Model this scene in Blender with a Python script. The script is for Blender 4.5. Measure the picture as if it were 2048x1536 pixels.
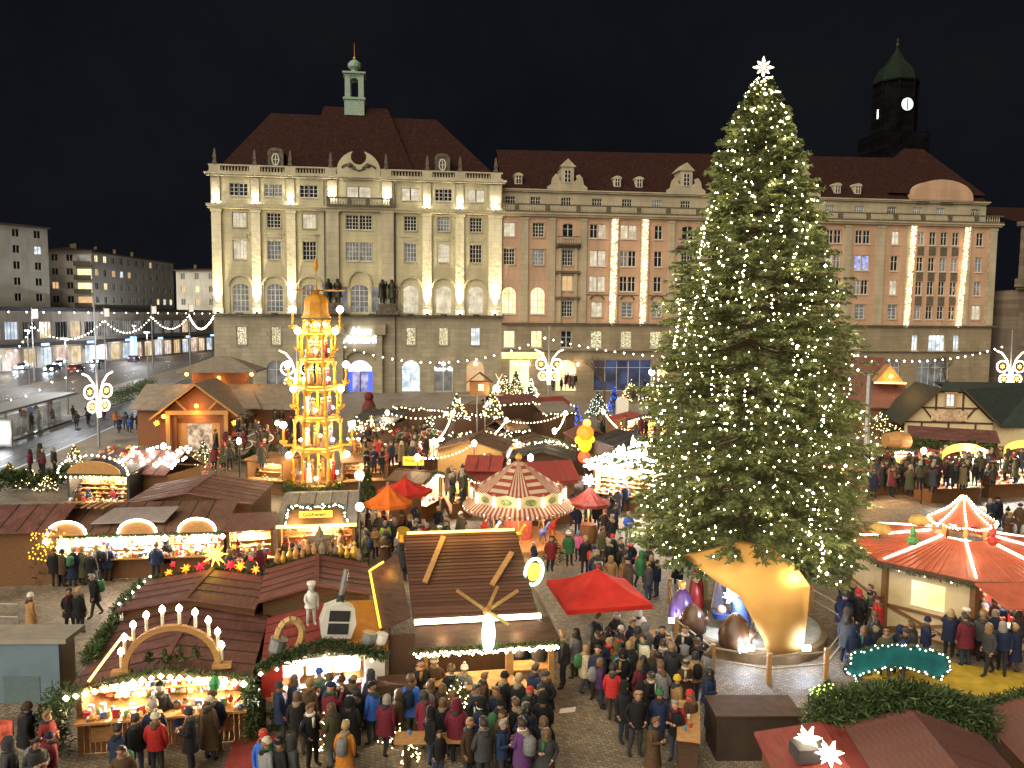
import bpy, math, random
import numpy as np
from mathutils import Vector, Matrix
random.seed(7); rng = np.random.default_rng(7)
PI = math.pi
scene = bpy.context.scene
COL = scene.collection
for o in list(bpy.data.objects): bpy.data.objects.remove(o)

# ---------------------------------------------------------------- camera
FPX, CAMH = 1600.0, 12.0                      # focal length in pixels of a 2048 wide frame, eye height in metres
PITCH, ROLL = math.atan(136/1600), math.radians(0.45)
_F = Vector((0, math.cos(PITCH), -math.sin(PITCH)))
_R0, _U0 = Vector((1, 0, 0)), Vector((0, math.sin(PITCH), math.cos(PITCH)))
_R = _R0*math.cos(ROLL) + _U0*math.sin(ROLL)
_U = _U0*math.cos(ROLL) - _R0*math.sin(ROLL)
cam = bpy.data.cameras.new('camera'); cam_o = bpy.data.objects.new('camera', cam); COL.objects.link(cam_o)
mw = Matrix((( _R.x, _U.x, -_F.x, 0), (_R.y, _U.y, -_F.y, 0), (_R.z, _U.z, -_F.z, CAMH), (0, 0, 0, 1)))
cam_o.matrix_world = mw
cam.sensor_width = 36; cam.lens = 36*FPX/2048; cam.clip_start = 0.2; cam.clip_end = 3000
scene.camera = cam_o

# ---------------------------------------------------------------- night sky, soft city light, exposure
world = bpy.data.worlds.new('World'); scene.world = world; world.use_nodes = True
wn = world.node_tree; bg = wn.nodes['Background']
wt = wn.nodes.new('ShaderNodeTexCoord'); wz = wn.nodes.new('ShaderNodeTexNoise'); wz.inputs['Scale'].default_value = 2.2; wz.inputs['Detail'].default_value = 9; wz.inputs['Roughness'].default_value = 0.65
wr = wn.nodes.new('ShaderNodeValToRGB'); wr.color_ramp.elements[0].position = .32; wr.color_ramp.elements[1].position = .72          # thin uneven night cloud
wr.color_ramp.elements[0].color = (0.0024, 0.0030, 0.0050, 1); wr.color_ramp.elements[1].color = (0.0058, 0.0062, 0.0075, 1)
wn.links.new(wt.outputs['Generated'], wz.inputs['Vector']); wn.links.new(wz.outputs['Fac'], wr.inputs['Fac']); wn.links.new(wr.outputs['Color'], bg.inputs['Color']); bg.inputs['Strength'].default_value = 1.0
sun = bpy.data.lights.new('city_glow', 'SUN'); sun.energy = 3.1; sun.angle = math.radians(75); sun.color = (1.0, 0.89, 0.69)
sun_o = bpy.data.objects.new('city_glow', sun); COL.objects.link(sun_o)
sun_o.rotation_euler = Vector((0.50, 0.72, -0.62)).to_track_quat('-Z', 'Y').to_euler()
scene.view_settings.view_transform = 'Standard'; scene.view_settings.look = 'None'
scene.view_settings.exposure = 0.55; scene.view_settings.gamma = 1.0; scene.view_settings.use_curve_mapping = False
cy = scene.cycles
cy.use_denoising = True
try: cy.denoiser = 'OPENIMAGEDENOISE'
except Exception: pass
cy.max_bounces = 5; cy.diffuse_bounces = 2; cy.glossy_bounces = 2; cy.transmission_bounces = 3; cy.transparent_max_bounces = 6
cy.sample_clamp_indirect = 4.0; cy.sample_clamp_direct = 0.0
cy.use_light_tree = True; cy.caustics_reflective = False; cy.caustics_refractive = False
scene.render.film_transparent = False

# ---------------------------------------------------------------- measuring helpers (photo pixel -> place on the ground)
def _dir(px, py): return _F*FPX + _R*(px-1024) + _U*(768-py)
def G(px, py, z=0.0):
    d = _dir(px, py); t = (z-CAMH)/d.z
    return Vector((d.x*t, d.y*t, z))
def atY(px, py, Y):
    d = _dir(px, py); t = Y/d.y
    return Vector((d.x*t, Y, CAMH+d.z*t))

# ---------------------------------------------------------------- materials
MATS = {}
def _nodes(name):
    m = bpy.data.materials.new(name); m.use_nodes = True
    return m, m.node_tree.nodes, m.node_tree.links
def mat(name, col, rough=0.7, var=0.18, scale=6.0, bump=0.0, bscale=None, metal=0.0, spec=0.4, kind='noise', trans=0.0):
    """plain painted/wood/stone surface: base colour with broken-up tone and fine relief"""
    if name in MATS: return MATS[name]
    m, n, l = _nodes(name); b = n['Principled BSDF']
    b.inputs['Roughness'].default_value = rough; b.inputs['Metallic'].default_value = metal
    b.inputs['Specular IOR Level'].default_value = spec
    tc = n.new('ShaderNodeTexCoord')
    tx = n.new('ShaderNodeTexNoise'); tx.inputs['Scale'].default_value = scale; tx.inputs['Detail'].default_value = 5
    if kind == 'wood':
        mp = n.new('ShaderNodeMapping'); mp.inputs['Scale'].default_value = (1, 1, 9)
        l.new(tc.outputs['Object'], mp.inputs['Vector']); l.new(mp.outputs['Vector'], tx.inputs['Vector'])
    else: l.new(tc.outputs['Object'], tx.inputs['Vector'])
    rp = n.new('ShaderNodeValToRGB')
    c0 = [max(0, c*(1-var)) for c in col]; c1 = [min(1, c*(1+var)) for c in col]
    rp.color_ramp.elements[0].position = 0.3; rp.color_ramp.elements[1].position = 0.7
    rp.color_ramp.elements[0].color = (*c0, 1); rp.color_ramp.elements[1].color = (*c1, 1)
    l.new(tx.outputs['Fac'], rp.inputs['Fac']); l.new(rp.outputs['Color'], b.inputs['Base Color'])
    if bump:
        t2 = n.new('ShaderNodeTexNoise'); t2.inputs['Scale'].default_value = bscale or scale*4; t2.inputs['Detail'].default_value = 6
        l.new(tc.outputs['Object'], t2.inputs['Vector'])
        bp = n.new('ShaderNodeBump'); bp.inputs['Strength'].default_value = min(1, bump); bp.inputs['Distance'].default_value = 0.05*max(1, bump)
        l.new(t2.outputs['Fac'], bp.inputs['Height']); l.new(bp.outputs['Normal'], b.inputs['Normal'])
    if trans:
        b.inputs['Transmission Weight'].default_value = trans
    MATS[name] = m; return m
def glow(name, col, strength, sample=True):
    if name in MATS: return MATS[name]
    m, n, l = _nodes(name); b = n['Principled BSDF']
    b.inputs['Base Color'].default_value = (*[min(1, c) for c in col], 1)
    b.inputs['Emission Color'].default_value = (*col, 1); b.inputs['Emission Strength'].default_value = strength
    b.inputs['Roughness'].default_value = 0.4
    if not sample: m.cycles.emission_sampling = 'NONE'
    MATS[name] = m; return m
def glow_room(name, c0, c1, strength, scale=1.2):
    """a lit room behind glass: uneven light"""
    if name in MATS: return MATS[name]
    m, n, l = _nodes(name); b = n['Principled BSDF']; b.inputs['Roughness'].default_value = 0.15
    tc = n.new('ShaderNodeTexCoord'); tx = n.new('ShaderNodeTexNoise'); tx.inputs['Scale'].default_value = scale; tx.inputs['Detail'].default_value = 3
    oi = n.new('ShaderNodeObjectInfo'); ad = n.new('ShaderNodeVectorMath'); ad.operation = 'ADD'
    l.new(tc.outputs['Object'], ad.inputs[0]); l.new(oi.outputs['Location'], ad.inputs[1]); l.new(ad.outputs[0], tx.inputs['Vector'])
    rp = n.new('ShaderNodeValToRGB'); rp.color_ramp.elements[0].position = 0.35; rp.color_ramp.elements[1].position = 0.65
    rp.color_ramp.elements[0].color = (*c0, 1); rp.color_ramp.elements[1].color = (*c1, 1)
    l.new(tx.outputs['Fac'], rp.inputs['Fac']); l.new(rp.outputs['Color'], b.inputs['Emission Color'])
    b.inputs['Base Color'].default_value = (0.03, 0.03, 0.03, 1)
    b.inputs['Emission Strength'].default_value = strength; m.cycles.emission_sampling = 'NONE'
    MATS[name] = m; return m
def tinted(name, rough=0.85, var=0.25, scale=25, bump=0.25, fuzz=0.0):
    """cloth that takes the object's own colour"""
    if name in MATS: return MATS[name]
    m, n, l = _nodes(name); b = n['Principled BSDF']; b.inputs['Roughness'].default_value = rough
    b.inputs['Specular IOR Level'].default_value = 0.25
    oi = n.new('ShaderNodeObjectInfo'); tc = n.new('ShaderNodeTexCoord'); tx = n.new('ShaderNodeTexNoise'); tx.inputs['Scale'].default_value = scale
    l.new(tc.outputs['Object'], tx.inputs['Vector'])
    mr = n.new('ShaderNodeMapRange'); mr.inputs['From Min'].default_value = 0.3; mr.inputs['From Max'].default_value = 0.7
    mr.inputs['To Min'].default_value = 1-var; mr.inputs['To Max'].default_value = 1+var
    l.new(tx.outputs['Fac'], mr.inputs['Value'])
    vm = n.new('ShaderNodeVectorMath'); vm.operation = 'SCALE'
    l.new(oi.outputs['Color'], vm.inputs[0]); l.new(mr.outputs['Result'], vm.inputs['Scale']); l.new(vm.outputs[0], b.inputs['Base Color'])
    bp = n.new('ShaderNodeBump'); bp.inputs['Strength'].default_value = bump; bp.inputs['Distance'].default_value = 0.02
    l.new(tx.outputs['Fac'], bp.inputs['Height']); l.new(bp.outputs['Normal'], b.inputs['Normal'])
    MATS[name] = m; return m
def per_object(name, cols, rough=0.8):
    """colour picked at random for each object"""
    if name in MATS: return MATS[name]
    m, n, l = _nodes(name); b = n['Principled BSDF']; b.inputs['Roughness'].default_value = rough
    oi = n.new('ShaderNodeObjectInfo'); rp = n.new('ShaderNodeValToRGB'); rp.color_ramp.interpolation = 'CONSTANT'
    e = rp.color_ramp.elements
    while len(e) < len(cols): e.new(0.5)
    for i, c in enumerate(cols): e[i].position = i/len(cols); e[i].color = (*c, 1)
    l.new(oi.outputs['Random'], rp.inputs['Fac']); l.new(rp.outputs['Color'], b.inputs['Base Color'])
    MATS[name] = m; return m
def per_island(name, cols, rough=0.75, emit=0.0, spec=0.3, sss=0.0):
    """colour picked at random for each loose piece of the mesh (needles, goods)"""
    if name in MATS: return MATS[name]
    m, n, l = _nodes(name); b = n['Principled BSDF']; b.inputs['Roughness'].default_value = rough; b.inputs['Specular IOR Level'].default_value = spec
    gm = n.new('ShaderNodeNewGeometry'); rp = n.new('ShaderNodeValToRGB')
    rp.color_ramp.interpolation = 'CONSTANT' if len(cols) > 3 else 'LINEAR'
    e = rp.color_ramp.elements
    while len(e) < len(cols): e.new(0.5)
    for i, c in enumerate(cols): e[i].position = i/max(1, len(cols)-(0 if len(cols) > 3 else 1)); e[i].color = (*c, 1)
    l.new(gm.outputs['Random Per Island'], rp.inputs['Fac']); l.new(rp.outputs['Color'], b.inputs['Base Color'])
    if emit: l.new(rp.outputs['Color'], b.inputs['Emission Color']); b.inputs['Emission Strength'].default_value = emit; m.cycles.emission_sampling = 'NONE'
    MATS[name] = m; return m

# ---------------------------------------------------------------- mesh builder
class MB:
    def __init__(s): s.v = []; s.f = []; s.m = []
    def add(s, vs, fs, m=0):
        k = len(s.v); s.v.extend([tuple(p) for p in vs]); s.f.extend([tuple(i+k for i in f) for f in fs]); s.m.extend([m]*len(fs)); return s
    def box(s, x0, x1, y0, y1, z0, z1, m=0):
        return s.add([(x0,y0,z0),(x1,y0,z0),(x1,y1,z0),(x0,y1,z0),(x0,y0,z1),(x1,y0,z1),(x1,y1,z1),(x0,y1,z1)],
                     [(0,3,2,1),(4,5,6,7),(0,1,5,4),(1,2,6,5),(2,3,7,6),(3,0,4,7)], m)
    def bar(s, a, b, w, h, m=0, up=(0,0,1)):
        a, b = Vector(a), Vector(b); d = (b-a).normalized(); u = Vector(up)
        sd = d.cross(u)
        if sd.length < 1e-4: sd = d.cross(Vector((1,0,0)))
        sd.normalize(); u = sd.cross(d); sd *= w/2; u *= h/2
        return s.add([a-sd-u,a+sd-u,a+sd+u,a-sd+u,b-sd-u,b+sd-u,b+sd+u,b-sd+u],
                     [(0,3,2,1),(4,5,6,7),(0,1,5,4),(1,2,6,5),(2,3,7,6),(3,0,4,7)], m)
    def poly(s, pts, m=0): return s.add(pts, [tuple(range(len(pts)))], m)
    def prism(s, xz, y0, y1, m=0):
        n = len(xz); vs = [(x,y0,z) for x,z in xz]+[(x,y1,z) for x,z in xz]
        return s.add(vs, [tuple(range(n))[::1], tuple(range(n,2*n))[::-1]]+[((i+1)%n, i, i+n, (i+1)%n+n) for i in range(n)], m)
    def slab(s, pts, th, m=0):
        """flat polygon given thickness straight down"""
        n = len(pts); vs = [tuple(p) for p in pts]+[(p[0],p[1],p[2]-th) for p in pts]
        return s.add(vs, [tuple(range(n)), tuple(range(n,2*n))[::-1]]+[(i, (i+1)%n, (i+1)%n+n, i+n)[::-1] for i in range(n)], m)
    def tube(s, a, b, r0, r1=None, n=8, m=0, cap=True):
        r1 = r0 if r1 is None else r1; a, b = Vector(a), Vector(b); d = (b-a)
        if d.length < 1e-6: return s
        d.normalize(); u = d.orthogonal().normalized(); w = d.cross(u)
        vs = []
        for c, r in ((a,r0),(b,r1)):
            for i in range(n):
                t = 2*PI*i/n; vs.append(c+u*(r*math.cos(t))+w*(r*math.sin(t)))
        fs = [(i,(i+1)%n,(i+1)%n+n,i+n) for i in range(n)]
        if cap: fs += [tuple(range(n))[::-1], tuple(range(n,2*n))]
        return s.add(vs, fs, m)
    def path(s, pts, r, n=6, m=0):
        for a, b in zip(pts[:-1], pts[1:]): s.tube(a, b, r, r, n, m)
        return s
    def lathe(s, prof, n=12, c=(0,0,0), m=0, a0=0.0):
        vs = []; k = len(prof)
        for r, z in prof:
            for i in range(n):
                t = a0+2*PI*i/n; vs.append((c[0]+r*math.cos(t), c[1]+r*math.sin(t), c[2]+z))
        fs = []
        for j in range(k-1):
            for i in range(n): fs.append((j*n+i, j*n+(i+1)%n, (j+1)*n+(i+1)%n, (j+1)*n+i))
        if prof[0][0] > 1e-3: fs.append(tuple(range(n))[::-1])
        if prof[-1][0] > 1e-3: fs.append(tuple(range((k-1)*n, k*n)))
        return s.add(vs, fs, m)
    def ball(s, c, r, n=8, k=5, m=0, sz=1.0):
        return s.lathe([(max(1e-4, r*math.sin(PI*j/k)), -r*sz*math.cos(PI*j/k)) for j in range(k+1)], n, c, m)
    def bulb(s, c, r, m=0):
        x, y, z = c
        return s.add([(x+r,y,z),(x,y+r,z),(x-r,y,z),(x,y-r,z),(x,y,z+r),(x,y,z-r)],
                     [(0,1,4),(1,2,4),(2,3,4),(3,0,4),(1,0,5),(2,1,5),(3,2,5),(0,3,5)], m)
    def star(s, c, R, r, k, depth, m=0, nrm='y'):
        """flat-sided pointed star with a raised centre, facing -y (or +z)"""
        pts = []
        for i in range(2*k):
            q = R if i % 2 == 0 else r; t = PI/2+PI*i/k; pts.append((q*math.cos(t), q*math.sin(t)))
        def P(a, b, d): return (c[0]+a, c[1]+d, c[2]+b) if nrm == 'y' else (c[0]+a, c[1]+b, c[2]-d)
        vs = [P(a,b,0) for a,b in pts]+[P(0,0,-depth), P(0,0,depth)]; n = 2*k
        return s.add(vs, [((i+1)%n, i, n) for i in range(n)]+[(i, (i+1)%n, n+1) for i in range(n)], m)
    def spikes(s, c, R, r, n, m=0, seed=0):
        """many-pointed paper star: cones in all directions"""
        rg = random.Random(seed)
        s.ball(c, r, 8, 5, m)
        for i in range(n):
            z = 1-2*(i+.5)/n; t = i*2.39996; q = math.sqrt(1-z*z); d = Vector((q*math.cos(t), q*math.sin(t), z))
            s.tube(Vector(c)+d*r*.7, Vector(c)+d*R, r*.55, 0.003, 4, m, False)
        return s
    def build(s, name, mats, parent=None, loc=None, rot=None, smooth=False):
        me = bpy.data.meshes.new(name); me.from_pydata(s.v, [], s.f)
        mats = mats if isinstance(mats, (list, tuple)) else [mats]
        for q in mats: me.materials.append(q)
        if len(mats) > 1: me.polygons.foreach_set('material_index', s.m)
        if smooth: me.polygons.foreach_set('use_smooth', [True]*len(me.polygons))
        me.update()
        return link(name, me, parent, loc, rot)
def link(name, me, parent=None, loc=None, rot=None):
    o = bpy.data.objects.new(name, me); COL.objects.link(o)
    if parent is not None: o.parent = parent
    if loc is not None: o.location = loc
    if rot is not None: o.rotation_euler = rot
    return o
def quads(name, V, mats, parent=None, tri=False, midx=None):
    """numpy soup of quads (n,4,3) or triangles (n,3,3) as one mesh"""
    k = 3 if tri else 4; n = len(V); me = bpy.data.meshes.new(name)
    me.vertices.add(n*k); me.vertices.foreach_set('co', np.ascontiguousarray(V, dtype=np.float32).ravel())
    me.loops.add(n*k); me.loops.foreach_set('vertex_index', np.arange(n*k, dtype=np.int32))
    me.polygons.add(n); me.polygons.foreach_set('loop_start', np.arange(0, n*k, k, dtype=np.int32))
    try: me.polygons.foreach_set('loop_total', np.full(n, k, dtype=np.int32))
    except Exception: pass
    mats = mats if isinstance(mats, (list, tuple)) else [mats]
    for q in mats: me.materials.append(q)
    if midx is not None: me.polygons.foreach_set('material_index', np.asarray(midx, dtype=np.int32))
    me.update(calc_edges=True); me.validate()
    return link(name, me, parent)
def tag(o, label=None, cat=None, group=None, kind=None):
    if label: o['label'] = label
    if cat: o['category'] = cat
    if group: o['group'] = group
    if kind: o['kind'] = kind
    return o
def thing(name, label, cat, loc=(0,0,0), rz=0.0, group=None):
    o = bpy.data.objects.new(name, None); COL.objects.link(o); o.empty_display_size = 0.1
    o.location = loc; o.rotation_euler = (0, 0, rz)
    return tag(o, label, cat, group)
def stuff(o): o['kind'] = 'stuff'; return o
def copy_tree(o, parent=None):
    c = o.copy(); COL.objects.link(c); c.parent = parent
    for ch in list(o.children): copy_tree(ch, c)
    return c
def lamp(name, parent, loc, watts, col=(1.0,0.82,0.55), r=0.08, kind='POINT', target=None, spot=90, blend=0.6):
    L = bpy.data.lights.new(name, kind); L.energy = watts; L.color = col; L.shadow_soft_size = r
    o = bpy.data.objects.new(name, L); COL.objects.link(o); o.parent = parent; o.location = loc
    if kind == 'SPOT':
        L.spot_size = math.radians(spot); L.spot_blend = blend
        if target is not None: o.rotation_euler = (Vector(target)-Vector(loc)).to_track_quat('-Z', 'Y').to_euler()
    return o
_TXT = {}
def text_obj(name, body, size, depth, m, parent, loc, rot=(PI/2,0,0), align='CENTER', shear=0.0, bold=0.0):
    cu = bpy.data.curves.new('t', 'FONT'); cu.body = body; cu.size = size; cu.extrude = depth; cu.align_x = align; cu.align_y = 'CENTER'
    cu.shear = shear; cu.offset = bold; cu.resolution_u = 3
    to = bpy.data.objects.new('t', cu); COL.objects.link(to)
    bpy.context.view_layer.update()
    me = bpy.data.meshes.new_from_object(to.evaluated_get(bpy.context.evaluated_depsgraph_get())); me.name = name
    bpy.data.objects.remove(to); bpy.data.curves.remove(cu)
    me.materials.clear(); me.materials.append(m)
    return link(name, me, parent, loc, rot)

# ---------------------------------------------------------------- shared surfaces
WOOD = mat('wood_brown', (0.16, 0.075, 0.03), 0.65, 0.3, 5, 0.3, kind='wood')
WOODL = mat('wood_light', (0.42, 0.22, 0.08), 0.6, 0.22, 5, 0.25, kind='wood')
WOODD = mat('wood_dark', (0.07, 0.035, 0.018), 0.7, 0.3, 5, 0.3, kind='wood')
WOODG = mat('wood_grey', (0.22, 0.17, 0.12), 0.75, 0.25, 5, 0.3, kind='wood')
METAL = mat('steel_grey', (0.32, 0.33, 0.34), 0.4, 0.1, 8, metal=0.6)
METALD = mat('dark_metal', (0.05, 0.05, 0.055), 0.5, 0.15, 8, metal=0.3)
WHITE = mat('white_paint', (0.75, 0.72, 0.66), 0.55, 0.06, 6)
RED = mat('red_paint', (0.45, 0.04, 0.03), 0.5, 0.15, 6)
GOLD = mat('gold_paint', (0.65, 0.38, 0.06), 0.35, 0.12, 6, metal=0.5)
NEEDLE = per_island('fir_needles', [(0.012,0.028,0.010), (0.04,0.075,0.022), (0.095,0.12,0.04)], 0.6)
WARM = glow('bulb_warm', (1.0, 0.80, 0.46), 16)
WARMS = glow('bulb_warm_small', (1.0, 0.74, 0.36), 9, False)
WHITEB = glow('bulb_white', (1.0, 0.87, 0.68), 18)
COLDB = glow('bulb_cold', (0.72, 0.84, 1.0), 14)
BLUEB = glow('bulb_blue', (0.02, 0.10, 1.0), 5.5, False)
REDB = glow('bulb_red', (1.0, 0.05, 0.03), 4, False)
LED = glow('led_warm', (1.0, 0.60, 0.15), 3.0)
LEDY = glow('led_yellow', (1.0, 0.52, 0.04), 2.4)
TUBE = glow('tube_white', (1.0, 0.84, 0.58), 5)

def needles(n, pts_fn, L=0.28, w=0.035, spread=1.0):
    """n short blades; pts_fn(n) -> centres (n,3), outward directions (n,3). Returns quads (n,4,3)"""
    P, D = pts_fn(n)
    D = D+rng.normal(0, 0.55*spread, D.shape); D /= np.linalg.norm(D, axis=1, keepdims=True)+1e-9
    S = np.cross(D, rng.normal(0, 1, D.shape)); S /= np.linalg.norm(S, axis=1, keepdims=True)+1e-9
    ln = L*rng.uniform(0.6, 1.3, (n,1)); ww = w*rng.uniform(0.7, 1.3, (n,1))
    a = P-D*ln*0.35; b = P+D*ln*0.65; mid = P+D*ln*0.1
    return np.stack([a, mid+S*ww, b, mid-S*ww], 1)
def felt(name, col, var=.3, wet=.25):
    '''weathered roof covering: blotches, streaks down the slope, damp patches'''
    if name in MATS: return MATS[name]
    m, n, l = _nodes(name); b = n['Principled BSDF']; tc = n.new('ShaderNodeTexCoord')
    a = n.new('ShaderNodeTexNoise'); a.inputs['Scale'].default_value = 1.1; a.inputs['Detail'].default_value = 8; a.inputs['Roughness'].default_value = .7; l.new(tc.outputs['Object'], a.inputs['Vector'])
    mp = n.new('ShaderNodeMapping'); mp.inputs['Scale'].default_value = (7,1.2,1.2); l.new(tc.outputs['Object'], mp.inputs['Vector'])
    s = n.new('ShaderNodeTexNoise'); s.inputs['Scale'].default_value = 1.6; s.inputs['Detail'].default_value = 5; l.new(mp.outputs['Vector'], s.inputs['Vector'])
    mx = n.new('ShaderNodeMath'); mx.operation = 'ADD'; l.new(a.outputs['Fac'], mx.inputs[0]); l.new(s.outputs['Fac'], mx.inputs[1])
    rp = n.new('ShaderNodeValToRGB'); rp.color_ramp.elements[0].position = .40; rp.color_ramp.elements[1].position = .62; hf = n.new('ShaderNodeMath'); hf.operation = 'MULTIPLY'; hf.inputs[1].default_value = .5; l.new(mx.outputs[0], hf.inputs[0]); l.new(hf.outputs[0], rp.inputs['Fac'])
    rp.color_ramp.elements[0].color = (*[c*(1-var) for c in col],1); rp.color_ramp.elements[1].color = (*[min(1,c*(1+var)) for c in col],1); l.new(rp.outputs['Color'], b.inputs['Base Color'])
    rr = n.new('ShaderNodeMapRange'); rr.inputs['From Min'].default_value = .4; rr.inputs['From Max'].default_value = .6; rr.inputs['To Min'].default_value = .75-wet; rr.inputs['To Max'].default_value = .85; l.new(a.outputs['Fac'], rr.inputs['Value']); l.new(rr.outputs['Result'], b.inputs['Roughness'])
    f = n.new('ShaderNodeTexNoise'); f.inputs['Scale'].default_value = 30; f.inputs['Detail'].default_value = 4; l.new(tc.outputs['Object'], f.inputs['Vector']); bp = n.new('ShaderNodeBump'); bp.inputs['Strength'].default_value = .35; bp.inputs['Distance'].default_value = .02; l.new(f.outputs['Fac'], bp.inputs['Height']); l.new(bp.outputs['Normal'], b.inputs['Normal'])
    MATS[name] = m; return m
def garland_quads(pts, r=0.16, density=160, L=0.24, w=0.03):
    """fir garland along a polyline"""
    out = []
    for a, b in zip(pts[:-1], pts[1:]):
        a, b = np.array(a, float), np.array(b, float); ln = np.linalg.norm(b-a); n = max(3, int(ln*density*2.2))
        def fn(n, a=a, b=b):
            t = rng.uniform(0, 1, (n,1)); d = rng.normal(0, 1, (n,3)); d /= np.linalg.norm(d, axis=1, keepdims=True)
            return a+(b-a)*t+d*r*rng.uniform(0.2, 1, (n,1)), d
        out.append(needles(n, fn, L*.62, w*.62))
    return np.concatenate(out)
def garland(parent, pts, r=0.16, density=130, L=0.24, w=0.03, name='fir_garland'):
    return stuff(quads(name, garland_quads(pts, r, density, L, w), NEEDLE, parent))
def along(pts, step):
    """evenly spaced points along a polyline"""
    out = []; pts = [Vector(p) for p in pts]; carry = 0.0
    for a, b in zip(pts[:-1], pts[1:]):
        d = (b-a).length; t = carry
        while t <= d: out.append(a.lerp(b, t/d if d else 0)); t += step
        carry = t-d
    return out
def bulbs(parent, pts, r=0.05, m=None, name='light_string', jitter=0.0):
    mb = MB()
    for p in pts:
        p = Vector(p)
        if jitter: p = p+Vector((random.gauss(0,jitter), random.gauss(0,jitter), random.gauss(0,jitter)))
        mb.bulb(p, r*random.uniform(0.85, 1.15))
    return stuff(mb.build(name, m or WARM, parent))
def sag(a, b, drop, n=12):
    a, b = Vector(a), Vector(b); return [a.lerp(b, i/n)-Vector((0,0,drop*4*(i/n)*(1-i/n))) for i in range(n+1)]
# ================================================================ building kit
PANE_DARK = mat('pane_dark', (0.018, 0.022, 0.030), 0.08, 0.3, 2, spec=0.7)
PANE_DIM = glow_room('pane_dim', (0.05,0.055,0.06), (0.16,0.15,0.13), 1.0, 0.9)
PANE_CURT = glow_room('pane_curtain', (0.42,0.36,0.24), (0.78,0.70,0.52), 0.85, 0.9)
PANE_WARM = glow_room('pane_warm', (0.80,0.58,0.24), (1.0,0.86,0.52), 1.15, 0.8)
PANE_BLUE = glow_room('pane_blue', (0.10,0.14,0.45), (0.45,0.55,1.0), 0.9, 1.5)
PANE_BLUED = glow_room('pane_blue_dim', (0.012,0.015,0.03), (0.05,0.075,0.19), 0.7, .5)
PANE_ORANGE = glow_room('pane_orange', (0.75,0.42,0.16), (0.85,0.55,0.28), 0.7, 0.7)
PANE_TREE = glow_room('pane_twinkle', (0.015,0.018,0.012), (1.0,0.86,0.5), 1.0, 5.5)
PANE_COLD = glow_room('pane_cold', (0.28,0.36,0.42), (0.85,0.95,1.0), 1.2, 0.8)
FRAMEW = mat('window_frame_white', (0.55, 0.52, 0.44), 0.5, 0.08, 5)
def stone_mat(name, col, course=0.55, length=1.3, depth=0.5, var=0.14):
    """ashlar / rough render: soft tone, weather streaks, shallow joints"""
    m, n, l = _nodes(name); b = n['Principled BSDF']; b.inputs['Roughness'].default_value = 0.85
    tc = n.new('ShaderNodeTexCoord'); mp = n.new('ShaderNodeMapping'); mp.inputs['Rotation'].default_value = (PI/2, 0, 0)
    l.new(tc.outputs['Object'], mp.inputs['Vector'])
    br = n.new('ShaderNodeTexBrick'); br.inputs['Scale'].default_value = 1.0; br.inputs['Mortar Size'].default_value = 0.02
    br.inputs['Brick Width'].default_value = length; br.inputs['Row Height'].default_value = course
    br.inputs['Color1'].default_value = (*[c*(1-var) for c in col],1); br.inputs['Color2'].default_value = (*[min(1,c*(1+var)) for c in col],1)
    br.inputs['Mortar'].default_value = (*[c*0.7 for c in col],1); br.inputs['Bias'].default_value = 0.0
    l.new(mp.outputs['Vector'], br.inputs['Vector'])
    nz = n.new('ShaderNodeTexNoise'); nz.inputs['Scale'].default_value = 0.35; nz.inputs['Detail'].default_value = 8
    mp2 = n.new('ShaderNodeMapping'); mp2.inputs['Scale'].default_value = (1.6, 1.6, 0.5); l.new(tc.outputs['Object'], mp2.inputs['Vector']); l.new(mp2.outputs['Vector'], nz.inputs['Vector'])
    mr = n.new('ShaderNodeMapRange'); mr.inputs['From Min'].default_value = 0.3; mr.inputs['From Max'].default_value = 0.7; mr.inputs['To Min'].default_value = 0.8; mr.inputs['To Max'].default_value = 1.12
    l.new(nz.outputs['Fac'], mr.inputs['Value'])
    vm = n.new('ShaderNodeVectorMath'); vm.operation = 'SCALE'; l.new(br.outputs['Color'], vm.inputs[0]); l.new(mr.outputs['Result'], vm.inputs['Scale'])
    l.new(vm.outputs[0], b.inputs['Base Color'])
    n2 = n.new('ShaderNodeTexNoise'); n2.inputs['Scale'].default_value = 1.7; n2.inputs['Detail'].default_value = 7; l.new(tc.outputs['Object'], n2.inputs['Vector'])
    bp = n.new('ShaderNodeBump'); bp.inputs['Strength'].default_value = depth; bp.inputs['Distance'].default_value = 0.10
    l.new(n2.outputs['Fac'], bp.inputs['Height']); l.new(bp.outputs['Normal'], b.inputs['Normal'])
    MATS[name] = m; return m
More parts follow.
